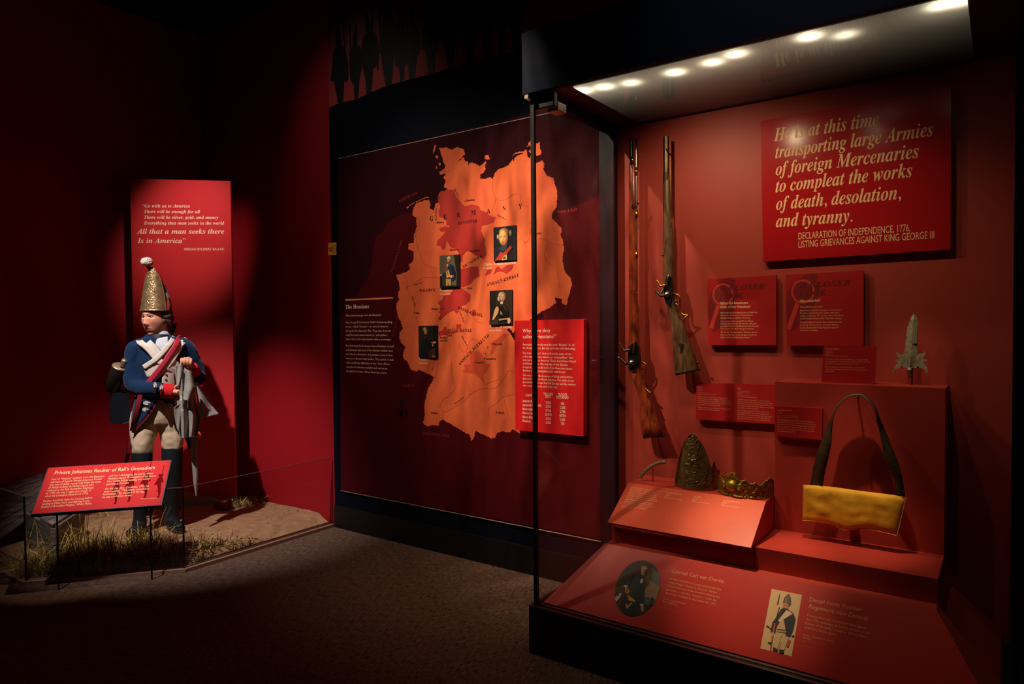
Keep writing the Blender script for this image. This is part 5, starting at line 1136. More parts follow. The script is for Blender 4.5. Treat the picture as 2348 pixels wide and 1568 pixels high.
# support pegs carry the pouch off the riser
for (x, y, r_, d) in ((740, 160, .004, -.045), (700, 1000, .02, .012)):
    MB().tube([at_y(*zp(x, y), YP + d), at_y(*zp(x, y), 3.474)], r_, 10).build('mount_peg', M['black'], pch, smooth=True)

# ------------------------------------------------------------------ soldier's platform: kerb, glass rail, sand
G1_, G2_, G3_, G4_ = (-4.362, 3.645), (-4.362, 2.42), (-4.975, 1.74), (XL + 0.01, 1.74)
line_ = [Vector((*p, 0)) for p in (G1_, G2_, G3_, G4_)]
def offset_line(P, d):
    out = []
    for i, p in enumerate(P):
        ns = []
        for a, b in ((i - 1, i), (i, i + 1)):
            if a >= 0 and b < len(P):
                t = (P[b] - P[a]).normalized(); ns.append(Vector((-t.y, t.x, 0)))
        n = sum(ns, Vector()).normalized(); k = d / max(0.3, n.dot(ns[0])); out.append(p + n * k)
    return out
M['kerb'] = mat('kerb_paint', srgb(150, 112, 92), 0.6, bump=(50, 0.2, 0.004))
pltf = thing('diorama_platform', 'low sandy platform with kerb carrying the soldier figure', 'platform', (-5.3, 2.7, 0))
o1, o2 = offset_line(line_, 0.026), offset_line(line_, -0.035)
kb = MB()
for i in range(3):
    a, b, c_, d_ = o1[i], o1[i + 1], o2[i + 1], o2[i]
    kb.hexa([p + Vector((0, 0, z)) for z in (0, 0.024) for p in (a, b, c_, d_)])
kb.build('kerb', M['kerb'], pltf)
def sand_z(x, y):
    b = 0.035 + 0.045 * min(1, max(0, (y - 2.0) / 1.2)) + 0.03 * math.exp(-((x + 5.15) ** 2 + (y - 2.62) ** 2) / 0.5)
    b += 0.018 * mnoise.noise(Vector((x * 2.1, y * 2.1, 0))) + 0.004 * mnoise.noise(Vector((x * 11, y * 11, 2)))
    t = Vector((G2_[0] - G3_[0], G2_[1] - G3_[1], 0)).normalized(); n = Vector((t.y, -t.x, 0))
    d = min(-4.40 - x, -(Vector((x, y, 0)) - Vector((*G3_, 0))).dot(n) - 0.035, y - 1.78)
    k = min(1.0, max(0.0, d / 0.16)); k = k * k * (3 - 2 * k)
    return 0.026 + (b - 0.026) * k
def inside_pt(x, y):
    x = min(x, -4.40)
    # chamfer between G2 and G3
    t = Vector((G2_[0] - G3_[0], G2_[1] - G3_[1], 0)).normalized(); n = Vector((t.y, -t.x, 0))
    d = (Vector((x, y, 0)) - Vector((*G3_, 0))).dot(n) + 0.035
    if d > 0: x -= n.x * d; y -= n.y * d
    return x, y
nx_, ny_ = 110, 120; v, f = [], []
for j in range(ny_ + 1):
    for i in range(nx_ + 1):
        x = XL + 0.004 + (1.735) * i / nx_; y = 1.78 + (3.652 - 1.78) * j / ny_
        x, y = inside_pt(x, y); v.append((x, y, sand_z(x, y)))
for j in range(ny_):
    for i in range(nx_):
        k = j * (nx_ + 1) + i; f.append([k, k + 1, k + nx_ + 2, k + nx_ + 1])
obj('sand', v, f, mat('sand', srgb(186, 140, 104), 0.95, spec=0.1, noise=(14, srgb(138, 98, 72), 0.7, 8), bump=(140, 0.5, 0.006)), pltf, smooth=True)
pebm = MB(); rnd = random.Random(5)
for _ in range(70):
    x, y = rnd.uniform(-5.3, -4.42), rnd.uniform(2.5, 3.6); r_ = rnd.uniform(.003, .008)
    vv, ff = revolve([(0, -r_ * .4), (r_, 0), (r_ * .7, r_ * .5), (0, r_ * .7)], (x, y, sand_z(x, y)), (rnd.uniform(-.3, .3), rnd.uniform(-.3, .3), 1), 6); pebm.add(vv, ff)
pb_ = pebm.build('pebbles', mat('pebble', srgb(92, 62, 48), 0.9), pltf); pb_['kind'] = 'stuff'
# glass rail panes
rail = thing('glass_rail', 'knee-high clear glass barrier around the soldier platform', 'glass barrier', (-4.6, 2.2, 0.024))
HR = 0.552
for i in range(3):
    a, b = line_[i], line_[i + 1]; t = (b - a).normalized(); n = Vector((-t.y, t.x, 0)) * 0.005; a2, b2 = a + t * 0.006, b - t * 0.006
    MB().hexa([p + Vector((0, 0, z)) for z in (0.0245, HR) for p in (a2 - n, b2 - n, b2 + n, a2 + n)]).build('glass_pane', M['glass_rail'], rail)
    MB().hexa([p + Vector((0, 0, z)) for z in (HR + 0.0002, HR + 0.003) for p in (a2 - n, b2 - n, b2 + n, a2 + n)]).build('pane_edge', M['glass_edge'], rail)
for p in line_[1:3]:
    MB().box((p.x - 0.0045, p.y - 0.0045, 0.0245), (p.x + 0.0045, p.y + 0.0045, HR)).build('corner_seam', M['black'], rail)

# ------------------------------------------------------------------ tall red backdrop panel standing across the corner
pA = at_z(541, 1137, 0.15); nP = Vector((1, -1, 0)).normalized()
uP = Vector((1, 1, 0)).normalized()
FB = Frame(pA, uP, (0, 0, 1))
qb = [(298, 411.5), (527.2, 413.4), (541, 1137), (313.5, 1150)]
ul, ur = FB.px(298, 412)[0], 0.0
zt = FB.px(412, 412)[1]
bd = thing('backdrop_panel', 'tall red freestanding panel with soldiers ballad verse behind the figure', 'sign', FB.p(ul / 2, -0.08))
MB().prism([FB.p(ul, 0), FB.p(0, 0), FB.p(0, zt), FB.p(ul, zt)], -FB.n * 0.05).build('panel_board', M['red_panel'], bd)
MB().prism([FB.p(ul, -0.12, -0.01), FB.p(0, -0.12, -0.01), FB.p(0, -0.001, -0.01), FB.p(ul, -0.001, -0.01)], -FB.n * 0.04).build('pale_base', mat('pale_base_paint', srgb(170, 170, 186), 0.6), bd)
zb = zz(260, 400, 6.906)
T = Type(FB)
def bl_(s, x0, y0, x1, y1, h, st, **kw): T.line(s, zb(x0, y0), zb(x1, y1), h / 6.906, st, res=4, **kw)
bl_('“Go with us to America', 455, 521, 1213, 523, 52, 'bi'); bl_('There will be enough for all', 482, 610, 1375, 613, 52, 'bi'); bl_('There will be silver, gold, and money', 483, 701, 1662, 703, 52, 'bi'); bl_('Everything that man seeks in the world', 488, 792, 1757, 793, 52, 'bi')
bl_('All that a man seeks there', 382, 938, 1755, 936, 80, 'bi'); bl_('Is in America”', 390, 1085, 1145, 1085, 80, 'bi'); bl_('HESSIAN SOLDIERS’ BALLAD', 1118, 1202, 1754, 1200, 38, '')
T.build(mat('warm_white_print', srgb(255, 220, 190), 0.5), bd)

# ------------------------------------------------------------------ reading placard on slim posts
def P4(px, py, dep): return CAM + ray(px, py) * dep
K_ = 0.95
c4 = [P4(112, 1073, 4.65 * K_), P4(391, 1055, 4.89 * K_), P4(368, 1157, 4.603 * K_), P4(73, 1178, 4.40 * K_)]
ux = ((c4[1] - c4[0]) + (c4[2] - c4[3])).normalized(); dn = ((c4[3] - c4[0]) + (c4[2] - c4[1])); dn = (dn - ux * dn.dot(ux)).normalized()
cenp = sum(c4, Vector()) / 4; FPc = Frame(cenp, ux, -dn)
qpl = [(112, 1073), (391, 1055), (368, 1157), (73, 1178)]
plq = [FPc.pp(*p) for p in qpl]
pc = thing('reading_placard', 'slanted red reading placard about Private Johannes Reuber on slim posts', 'sign', Vector((cenp.x, cenp.y, 0)))
grow = [p + (p - cenp).normalized() * 0.008 for p in plq]
MB().prism([p - FPc.n * 0.0008 for p in grow], -FPc.n * 0.028).build('black_tray', M['black'], pc)
pcb = MB().prism(plq, -FPc.n * 0.0007).build('printed_face', M['bright_red'], pc)
zc = zz(0, 1020, 3.787)
T = Type(FPc)
def pl2(s, x0, y0, x1, y1, h, **kw): T.line(s, zc(x0, y0), zc(x1, y1), h / 3.787, '', shear=0.06, **kw)
pl2('Private Johannes Reuber of Rall’s Grenadiers', 468, 257, 1344, 210, 30, bold=0.01, res=3)
T.para(['Not all “Hessian” soldiers were the fearsome', 'warriors of legend. Private Johannes Reuber', 'was one of thirty young men from the town', 'of Niedervellmar in Hesse-Cassel who', 'enlisted in the Rall Grenadier Regiment', 'in 1775. He was a slight boy of just 17', 'when he arrived in America in 1776.'], zc(446, 308), zc(388, 455), zc(905, 283), 17 / 3.787, res=2)
T.para(['Reuber had little time for training before', 'landing in New York and fighting in the', 'Battles of Brooklyn Heights, White Plains,'], zc(372, 497), zc(354, 548), zc(798, 520), 17 / 3.787, res=2)
T.para(['and Fort Washington. He and his fellow', 'Hessians chased Washington’s army across', 'New Jersey before settling into winter', 'quarters in Trenton.'], zc(944, 278), zc(920, 350), zc(1354, 278), 17 / 3.787, res=2)
T.para(['On the day after Christmas, 1776, he', 'later recalled, “The rebels attacked us', 'ferociously.” By the end of the day,', 'he was a prisoner of war.'], zc(910, 390), zc(886, 462), zc(1294, 388), 17 / 3.787, res=2)
T.line('Regiment von Knyphausen', zc(1224, 470), zc(1365, 464), 8 / 3.787, '')
T.build(mat('warm_print', srgb(255, 206, 150), 0.5), pcb)
sm = MB()
for ox, oy, sc in [(1360, 253, 1.0), (1240, 235, 1.12), (1100, 270, 1.1), (985, 320, .95)]:
    W_ = lambda pts: [FPc.pp(*zc(ox + x * sc, oy + y * sc), 0.0003) for x, y in pts]
    sm.flat(W_([(10, 8), (30, 0), (60, 2), (62, 10), (50, 12), (48, 30), (58, 40), (60, 70), (50, 78), (46, 60), (40, 78), (38, 110), (36, 150), (24, 200), (6, 205), (2, 196), (12, 190), (14, 150), (-2, 150), (-4, 145), (12, 140), (8, 110), (2, 90), (-22, 96), (-20, 88), (0, 60), (8, 38), (22, 30), (20, 12)]))
    sm.flat(W_(bar(46, 20, 66, -80, 5)))
tag(sm.build('printed_soldiers', mat('dark_red_soldier_print', srgb(120, 8, 16), 0.7, spec=0.03), pcb), kind='stuff')
for px_, y0 in ((128, 1181), (343, 1160)):
    tpp = FPc.pp(px_, y0 - 6) - FPc.n * 0.03
    fl = at_z(px_, 1318 if px_ > 200 else 1345, 0.0)
    MB().box((tpp.x - .004, tpp.y - .004, 0.0), (tpp.x + .004, tpp.y + .004, tpp.z)).build('post', M['black'], pc)

# ------------------------------------------------------------------ weathered wooden crate with lid
M['grey_wood'] = wood('weathered_grey_wood', srgb(70, 60, 56), srgb(150, 130, 118), 0.8, (6, 6, 60))
cr = thing('wooden_crate', 'weathered grey plank crate with raised lid, behind the reading placard', 'crate', (-5.6, 2.15, 0.05))
N_, R_, L_ = Vector((-5.10, 1.95, 0)), Vector((-5.48, 2.30, 0)), Vector((-5.72, 2.00, 0))
Fr_ = R_ + (L_ - N_)
def board(name, a, b, z0, z1, th, inward):
    t = (b - a).normalized(); n = Vector((-t.y, t.x, 0)); n = n if n.dot(inward - a) > 0 else -n
    MB().hexa([p + Vector((0, 0, z)) for z in (z0, z1) for p in (a, b, b + n * th, a + n * th)]).build(name, M['grey_wood'], cr, bevel=0.003)
cc = (N_ + Fr_) / 2
for k in range(2):
    z0, z1 = 0.045 + k * 0.12, 0.045 + k * 0.12 + 0.114
    board('side_plank', N_, L_, z0, z1, .025, cc); board('end_plank', N_, R_, z0, z1, .025, cc); board('side_plank', R_, Fr_, z0, z1, .025, cc); board('end_plank', L_, Fr_, z0, z1, .025, cc)
e_ = (R_ - N_); g_ = (L_ - N_).normalized()
for k in range(2):
    a = N_ + g_ * (0.03 + k * 0.13); MB().hexa([p + Vector((0, 0, z)) for z in (0.281, 0.30) for p in (a, a + e_, a + e_ + g_ * 0.12, a + g_ * 0.12)]).build('top_plank', M['grey_wood'], cr, bevel=0.002)
MB().hexa([p + Vector((0, 0, z)) for z in (0.05, 0.06) for p in (N_ + (cc - N_) * .1, L_ + (cc - L_) * .1, Fr_ + (cc - Fr_) * .1, R_ + (cc - R_) * .1)]).build('bottom_plank', M['grey_wood'], cr)
# lid leaning back against the wall
tl_, tr_, bl2, br2 = at_x(-8, 1117, XL + .05), at_x(100, 1084, XL + .05), at_x(-8, 1178, XL + .20), at_x(92, 1128, XL + .20)
nl_ = max(3, int(3 * (tl_.z - 0.07) / max(0.05, tl_.z - bl2.z)))
for k in range(nl_):
    a, b = k / 3 + .01, (k + 1) / 3 - .01; nn = (tr_ - tl_).cross(bl2 - tl_).normalized() * 0.02
    ext = lambda p, q, t: p + (q - p) * t
    ring = [ext(tl_, bl2, a), ext(tr_, br2, a), ext(tr_, br2, b), ext(tl_, bl2, b)]
    MB().hexa(ring + [p + nn for p in ring]).build('lid_plank', M['grey_wood'], cr, bevel=0.002)

# ------------------------------------------------------------------ copper mug lying on the sand
mg = at_z(511, 1166, sand_z(-5.2, 3.2)); zg = sand_z(mg.x, mg.y)
mug = thing('copper_mug', 'copper mug lying on its side in the sand', 'mug', Vector((mg.x, mg.y, zg)))
ax_ = (_r0 * 1.0 + Vector((0.12, -0.25, 0))).normalized()
ctr = Vector((mg.x, mg.y, zg + 0.041)) - ax_ * 0.055
M['copper'] = mat('worn_copper', srgb(168, 96, 74), 0.35, metal=0.9, noise=(30, srgb(110, 60, 48), 0.6))
obj('mug_body', *revolve([(0, 0), (.037, 0), (.039, .004), (.0375, .012), (.038, .06), (.0385, .085), (.041, .09), (.0385, .095), (.040, .118), (.043, .122), (.040, .122), (.037, .118), (.036, .01), (0, .008)], ctr, ax_, 28), M['copper'], mug, smooth=True)
dn_ = (-_r0.cross(Vector((0, 0, 1))) * -1); toward = (CAM - ctr); toward.z = 0; toward.normalize()
hnd = [ctr + ax_ * x + toward * (0.037 + d) + Vector((0, 0, z)) for x, d, z in [(.03, -.002, .0), (.032, .022, -.012), (.06, .032, -.018), (.088, .022, -.012), (.09, -.002, .0)]]
obj('handle', *tube_geo(spline([tuple(p) for p in hnd], 6), 0.0042, 8), M['copper'], mug, smooth=True)
# small pile of clear crumpled scraps near the wall
gp = at_z(594, 1160, 0.08); gp.z = sand_z(gp.x, gp.y)
scr = MB(); rnd = random.Random(9)
for k in range(6):
    q0 = gp + Vector((rnd.uniform(-.03, .03), rnd.uniform(-.03, .03), 0.006)); d_ = Vector((rnd.uniform(-1, 1), rnd.uniform(-1, 1), rnd.uniform(.0, .8))).normalized() * rnd.uniform(.02, .045)
    scr.tube([q0, q0 + d_ * .5 + Vector((0, 0, .004)), q0 + d_], [.004, .006, .002], 6)
tag(scr.build('pale_root', mat('pale_root', srgb(196, 170, 160), 0.4), None, smooth=True), 'small pale twisted root lying on the sand by the red wall', 'root')

# ------------------------------------------------------------------ dry grass
M['grass'] = print_mat('dry_grass', 0.7, 0.2)
def grass(name, spots, label, seed):
    rnd = random.Random(seed); mb = MB()
    for (x, y, n, h, spread) in spots:
        for _ in range(n):
            bx_, by_ = x + rnd.gauss(0, .035), y + rnd.gauss(0, .035)
            bx_, by_ = inside_pt(bx_, by_); by_ = min(by_, 3.63); bz = sand_z(bx_, by_) - 0.005
            a = rnd.uniform(0, 2 * PI); hh = h * rnd.uniform(.45, 1.25); sp = spread * rnd.uniform(.3, 1.5); w = rnd.uniform(.0016, .0042)
            d = Vector((math.cos(a), math.sin(a), 0)); s = Vector((-d.y, d.x, 0)); p0 = Vector((bx_, by_, bz)); pts = []
            for k in range(5):
                t = k / 4; q = p0 + d * (sp * t ** 1.7) + Vector((0, 0, hh * (t - (0.45 * sp / max(h, .01)) * t ** 2.4)))
                qx, qy = inside_pt(q.x, q.y); q = Vector((qx, min(qy, 3.645), max(q.z, bz + .004))); ww = w * (1 - t * .85); pts += [q - s * ww, q + s * ww]
            k_ = rnd.random(); c_ = srgb(214, 178, 104) if k_ < .45 else srgb(150, 128, 66) if k_ < .7 else srgb(92, 94, 46) if k_ < .9 else srgb(60, 50, 34)
            mb.add(pts, [[2 * k, 2 * k + 1, 2 * k + 3, 2 * k + 2] for k in range(4)], c_)
    o = mb.build(name, M['grass'], None, fcols=True); tag(o, label, 'grass', kind='stuff'); return o
rnd = random.Random(21); front = []
def rail_pt(t, inset):
    """t 0..1 along the glass from the left pane to the right pane"""
    L0 = [Vector((-5.9, 1.74, 0)), line_[2], line_[1], line_[0]]
    seg = min(2, int(t * 3)); k = t * 3 - seg; p = L0[seg].lerp(L0[seg + 1], k); q = (Vector((-5.3, 2.75, 0)) - p).normalized()
    return p + q * inset
for _ in range(70):
    t = rnd.uniform(.22, .68); p = rail_pt(t, rnd.uniform(.05, .42) * (1.0 if t < .6 else .6)); front.append((p.x, p.y, 30, rnd.uniform(.10, .26), rnd.uniform(.10, .34)))
for t in (.66, .68, .70, .72, .74, .76, .78, .80, .82): p = rail_pt(t, rnd.uniform(.06, .16)); front.append((p.x, p.y, 26, .24 - (t - .66) * 1.1, .16))
for _ in range(26):
    t = rnd.uniform(.34, .68); p = rail_pt(t, rnd.uniform(.04, .14)); front.append((p.x, p.y, 22, rnd.uniform(.12, .22), rnd.uniform(.12, .3)))
for _ in range(8):
    t = rnd.uniform(.18, .6); p = rail_pt(t, rnd.uniform(.1, .3)); front.append((p.x, p.y, 5, .42, .12))
grass('dry_grass', front, 'dry straw-coloured grass growing along the inside of the glass rail', 31)
back = [(at_z(x, y, .08).x, at_z(x, y, .08).y, 40, .10, .10) for x, y in [(548, 1162), (565, 1158), (580, 1152), (590, 1150), (530, 1168)]] + [(at_z(x, y, .08).x, at_z(x, y, .08).y, 24, .08, .12) for x, y in [(330, 1175), (355, 1172), (250, 1180), (400, 1170)]]
grass('dry_grass', back, 'thin grey-green grass behind the copper mug by the red wall', 32)

# ------------------------------------------------------------------ life-size soldier figure
SB = Vector((-5.12, 2.62, 0.0)); SB.z = sand_z(SB.x, SB.y)
eY = Vector((SB.x, SB.y, 0)).normalized(); eX = Vector((eY.y, -eY.x, 0)); eZ = Vector((0, 0, 1))
def S(px, py, y=0.0): return on_plane(px, py, SB + eY * y, eY)
PXH, PXV = 0.00287, 0.0032      # metres per photo pixel across / up at the figure
sol = thing('soldier_mannequin', 'life-size soldier mannequin in blue coat, crossbelts and tall brass cap', 'mannequin', SB)
def lump(mb, path, seg=14):
    """path of (px, py, y, half width m, half depth m)"""
    P = [S(a, b, c_) for a, b, c_, _, _ in path]; R = [(d, e) for _, _, _, d, e in path]
    v, f = tube_geo(P, R, seg, True, up=tuple(eY)); mb.add(v, f)
def limb(mb, path, seg=14):
    """path of (px, py, y, radius)"""
    P = spline([tuple(S(a, b, c_)) + (r,) for a, b, c_, r in path], 5)
    v, f = tube_geo([p[:3] for p in P], [p[3] for p in P], seg, True); mb.add(v, f)
def cloth_noise(v, amp, sc, seed=0.0):
    return [p + Vector(mnoise.noise_vector(p * sc + Vector((seed, 0, 0)))) * amp for p in v]
# --- head: one sculpted surface
TURN = math.radians(40)
hF = (-eY * math.cos(TURN) - eX * math.sin(TURN)); hR = eZ.cross(hF) * -1.0     # hR: figure's own left side (viewer's right)
hF = (hF + Vector((0, 0, 0.03))).normalized(); hU = hR.cross(hF); hU = hU if hU.z > 0 else -hU
HC = S(356, 731.5, 0.0)
def gs(x, s): return math.exp(-(x / s) ** 2)
def head_local(x, y, z):
    """unit direction (x side, y forward, z up) -> point in head space"""
    a, b, c_ = 0.079, 0.098, (0.124 if z > 0 else 0.140)
    X, Y, Zl = a * x, b * y, c_ * z
    if Zl < 0:
        t = min(1.0, -Zl / 0.140); X *= 1 - 0.26 * t ** 1.8
        if Y > 0: Y *= 1 - 0.10 * t
        else: Y *= 1 - 0.45 * t
    if Y > 0:
        w = min(1.0, Y / 0.03)
        d = 0.0
        d += 0.023 * gs(X, 0.013) * gs(Zl + 0.036, 0.016) + 0.011 * gs(X, 0.010) * gs(Zl + 0.010, 0.020)       # nose
        d += 0.010 * (gs(X - 0.013, 0.008) + gs(X + 0.013, 0.008)) * gs(Zl + 0.042, 0.009)                    # nostril wings
        d += 0.008 * gs(Zl - 0.034, 0.012) * gs(X, 0.05)                                                      # brow
        d -= 0.014 * (gs(X - 0.032, 0.016) + gs(X + 0.032, 0.016)) * gs(Zl - 0.014, 0.011)                     # eye sockets
        d += 0.0085 * (gs(X - 0.032, 0.015) + gs(X + 0.032, 0.015)) * (gs(Zl - 0.0225, 0.0045) + 0.7 * gs(Zl - 0.0005, 0.004))   # lids
        d += 0.012 * gs(X, 0.024) * gs(Zl + 0.078, 0.0135) - 0.013 * gs(X, 0.020) * gs(Zl + 0.077, 0.0040)      # lips and the line between
        d -= 0.006 * gs(X, 0.02) * gs(Zl + 0.095, 0.007)
        d += 0.012 * gs(X, 0.024) * gs(Zl + 0.118, 0.016)                                                     # chin
        d += 0.006 * (gs(X - 0.048, 0.02) + gs(X + 0.048, 0.02)) * gs(Zl + 0.02, 0.025)                        # cheeks
        Y += d * w
    return X, Y, Zl
def hp_(X, Y, Zl): return HC + hR * X + hF * Y + hU * Zl
def head_mesh(n=110):
    v, f = [], []
    for j in range(n + 1):
        th = PI * j / n
        for i in range(n):
            ph = 2 * PI * i / n
            v.append(hp_(*head_local(math.sin(th) * math.sin(ph), math.sin(th) * math.cos(ph), math.cos(th))))
    for j in range(n):
        for i in range(n):
            f.append([j * n + i, j * n + (i + 1) % n, (j + 1) * n + (i + 1) % n, (j + 1) * n + i])
    return v, f
bm_ = MB(); bm_.add(*head_mesh())
for sx in (-1, 1):   # ears
    e = hp_(sx * 0.075, -0.008, 0.0); bm_.tube([e + hU * 0.028, e + hR * sx * 0.012 - hF * 0.008 + hU * 0.012, e + hR * sx * 0.010 - hF * 0.006 - hU * 0.012, e - hU * 0.028], [.006, .014, .012, .006], 8)
lump(bm_, [(366, 748, 0.02, .055, .058), (368, 772, 0.02, .056, .056), (368, 784, 0.02, .07, .06)])
# torso, hips, legs
lump(bm_, [(367, 778, 0.02, .07, .06), (367, 792, 0.02, .15, .085), (369, 830, 0.01, .155, .10), (367, 870, 0.0, .135, .098), (363, 905, 0.0, .125, .09), (360, 940, 0.0, .145, .10), (359, 972, 0.0, .14, .10)])
limb(bm_, [(338, 945, 0, .085), (330, 990, -.02, .075), (326, 1036, -.04, .058), (326, 1085, -.02, .052), (322, 1150, .0, .042), (320, 1205, .02, .04)])
limb(bm_, [(388, 945, 0, .085), (394, 985, 0, .075), (395, 1026, -.02, .058), (397, 1080, .0, .054), (395, 1150, .02, .042), (394, 1195, .04, .04)])
# arms
ARM_R = [(345, 800, .02, .07), (318, 803, .02, .068), (306, 835, .02, .056), (303, 866, .0, .052), (307, 885, -.03, .05), (330, 891, -.10, .044), (362, 893, -.17, .036), (392, 896, -.22, .029)]
ARM_L = [(395, 798, .02, .07), (421, 801, .03, .066), (438, 830, .05, .054), (450, 852, .05, .05), (452, 864, .02, .05), (447, 858, -.06, .042), (441, 846, -.13, .034), (436, 836, -.18, .028)]
limb(bm_, [(a, b, c_, r * .78) for a, b, c_, r in ARM_R]); limb(bm_, [(a, b, c_, r * .78) for a, b, c_, r in ARM_L])
# hands: palm, four fingers, thumb
def finger(pts, r): limb(bm_, [(*p, q) for p, q in zip(pts, r)], 10)
lump(bm_, [(440, 838, -.17, .022, .018), (433, 832, -.195, .036, .02), (428, 829, -.215, .04, .019), (427, 829, -.228, .036, .014)])
for i, (x, dl_) in enumerate([(416.5, 0), (424.0, -1.5), (431.3, -1.0), (438.2, 1.0)]):
    L_f = [1.0, 1.08, 1.03, .85][i]
    finger([(x, 824 + dl_, -.215), (x - .3, 823.5 + dl_, -.238), (x - .5, 830 + dl_, -.252), (x - .5, 830 + dl_ + 8 * L_f, -.243), (x + .2, 830 + dl_ + 11 * L_f, -.222)], [.0105, .0105, .0098, .009, .0075])
finger([(416, 838, -.19), (412, 838, -.215), (411, 842, -.232), (416, 847, -.236)], [.011, .0105, .0095, .008])
lump(bm_, [(388, 896, -.215, .02, .022), (402, 898, -.235, .022, .034), (412, 900, -.25, .018, .036)])
for i, dz in enumerate((-6, -1.5, 3, 7)):
    L_f = [.9, 1.0, 1.0, .8][i]
    finger([(410, 899 + dz, -.25), (410 + 8 * L_f, 902 + dz, -.262), (410 + 13 * L_f, 908 + dz, -.252), (410 + 13 * L_f, 914 + dz, -.235)], [.0095, .0092, .0088, .0075])
finger([(400, 890, -.245), (406, 884, -.26), (413, 883, -.262)], [.011, .0098, .008])
bv, bf = remesh(bm_, 0.0036, 3)
def skin_col(p):
    d = p - HC; x, y, z = d.dot(hR), d.dot(hF), d.dot(hU)
    base = srgb(226, 158, 128)
    if y > 0.02 and abs(z) < 0.13 and d.length < 0.16:
        if abs(z + 0.077) < 0.0028 and abs(x) < 0.017: return srgb(70, 26, 26)
        if abs(z + 0.078) < 0.0125 and abs(x) < 0.025 * (1 - ((z + 0.078) / 0.0135) ** 2): return srgb(206, 104, 94)
        k = gs(abs(x) - 0.042, 0.02) * gs(z + 0.03, 0.025); a, b = base, srgb(226, 122, 100)
        return tuple(a[i] * (1 - .6 * k) + b[i] * .6 * k for i in range(3))
    return base
def skin_mat():
    m = print_mat('painted_skin', 0.55, 0.3); b = m.node_tree.nodes['Principled BSDF']
    b.inputs['Subsurface Weight'].default_value = 0.12; b.inputs['Subsurface Radius'].default_value = (0.02, 0.008, 0.005); b.inputs['Subsurface Scale'].default_value = 0.3
    return m
cols = []
for q in bf:
    c0 = Vector((0, 0, 0))
    for i in q: c0 += bv[i]
    cols.append(skin_col(c0 / len(q)))
body = obj('body', bv, bf, skin_mat(), sol, smooth=True, fcols=cols)
for sx in (-1, 1):
    ec = hp_(sx * 0.031, 0.0762, 0.0120); look = (hF - eX * 0.10).normalized()
    obj('eyeball', *revolve([(0.0001, -.0100), (.007, -.007), (.0100, 0), (.007, .007), (.0001, .0100)], ec, look, 16), mat('eye_white', srgb(176, 160, 150), 0.2), body, smooth=True)
    obj('iris', *revolve([(0, .0104), (.0052, .0094), (.0052, .0086)], ec, look, 14), mat('eye_iris', srgb(34, 20, 14), 0.1), body, smooth=True)
def surf(X, Zl, off):
    x, z = X / 0.079, Zl / 0.124; y = math.sqrt(max(0, 1 - x * x - z * z)); return hp_(X, head_local(x, y, z)[1] + off, Zl)
for sx in (-1, 1):
    obj('eyebrow', *tube_geo([surf(sx * x, z, .0005) for x, z in spline([(.012, .031), (.024, .035), (.038, .036), (.052, .030)], 4)], [.0014] + [.0024] * 11 + [.0008], 8), mat('brow_hair', srgb(112, 70, 54), 0.7), body, smooth=True)
    obj('lash_line', *tube_geo([surf(sx * x, z, .001) for x, z in spline([(.018, .014), (.030, .0195), (.046, .014)], 4)], .0017, 6), mat('lash', srgb(40, 22, 18), 0.6), body, smooth=True)
# --- hair: side rolls, back mass, tied queue bag
M['hair'] = mat('brown_hair', srgb(58, 36, 28), 0.4, noise=(60, srgb(104, 70, 56), 0.7), bump=(120, 0.6, 0.005))
hm = MB()
hm.add(*revolve([(0.001, -.09), (.05, -.08), (.074, -.045), (.082, .0), (.078, .03)], hp_(0, -0.026, 0.012), hU, 24))
for sx in (-1, 1):
    for k, (zz0, rr) in enumerate(((0.048, .019), (0.018, .024), (-0.016, .022))):
        a = hp_(sx * 0.074, 0.026 - k * 0.004, zz0); b = hp_(sx * 0.088, -0.062, zz0 + .002); hm.tube([a, (a + b) / 2 + hR * sx * .014, b], [rr * .8, rr, rr * .8], 12)
    hm.tube([hp_(sx * .06, -.03, .05), hp_(sx * .07, -.06, .0), hp_(sx * .055, -.075, -.055)], [.03, .034, .024], 12)
hm.tube([hp_(0, -.085, .02), hp_(0, -.112, -.03), hp_(0, -.108, -.08)], [.05, .042, .03], 12)
hv, hf_ = remesh(hm, 0.004, 2)
hv = cloth_noise(hv, 0.005, 34)
obj('hair', hv, hf_, M['hair'], sol, smooth=True)
wsp = MB(); rnd = random.Random(4)
for k in range(14):
    sx = 1 if k < 9 else -1; a = hp_(sx * .08, rnd.uniform(-.09, .02), rnd.uniform(-.02, .05)); wsp.tube([a, a + hR * sx * .018 + hU * rnd.uniform(-.01, .012), a + hR * sx * rnd.uniform(.02, .04) - hU * rnd.uniform(.0, .03)], [.0012, .001, .0005], 5)
tag(wsp.build('loose_strands', M['hair'], sol, smooth=True), kind='stuff')
qb_ = [S(x, y, .09) for x, y in [(389, 745), (404, 742), (402, 757), (396, 768), (386, 760)]]
MB().prism(qb_, eY * 0.02).build('queue_bag', mat('dark_ribbon', srgb(58, 26, 28), 0.5), sol, bevel=0.004)
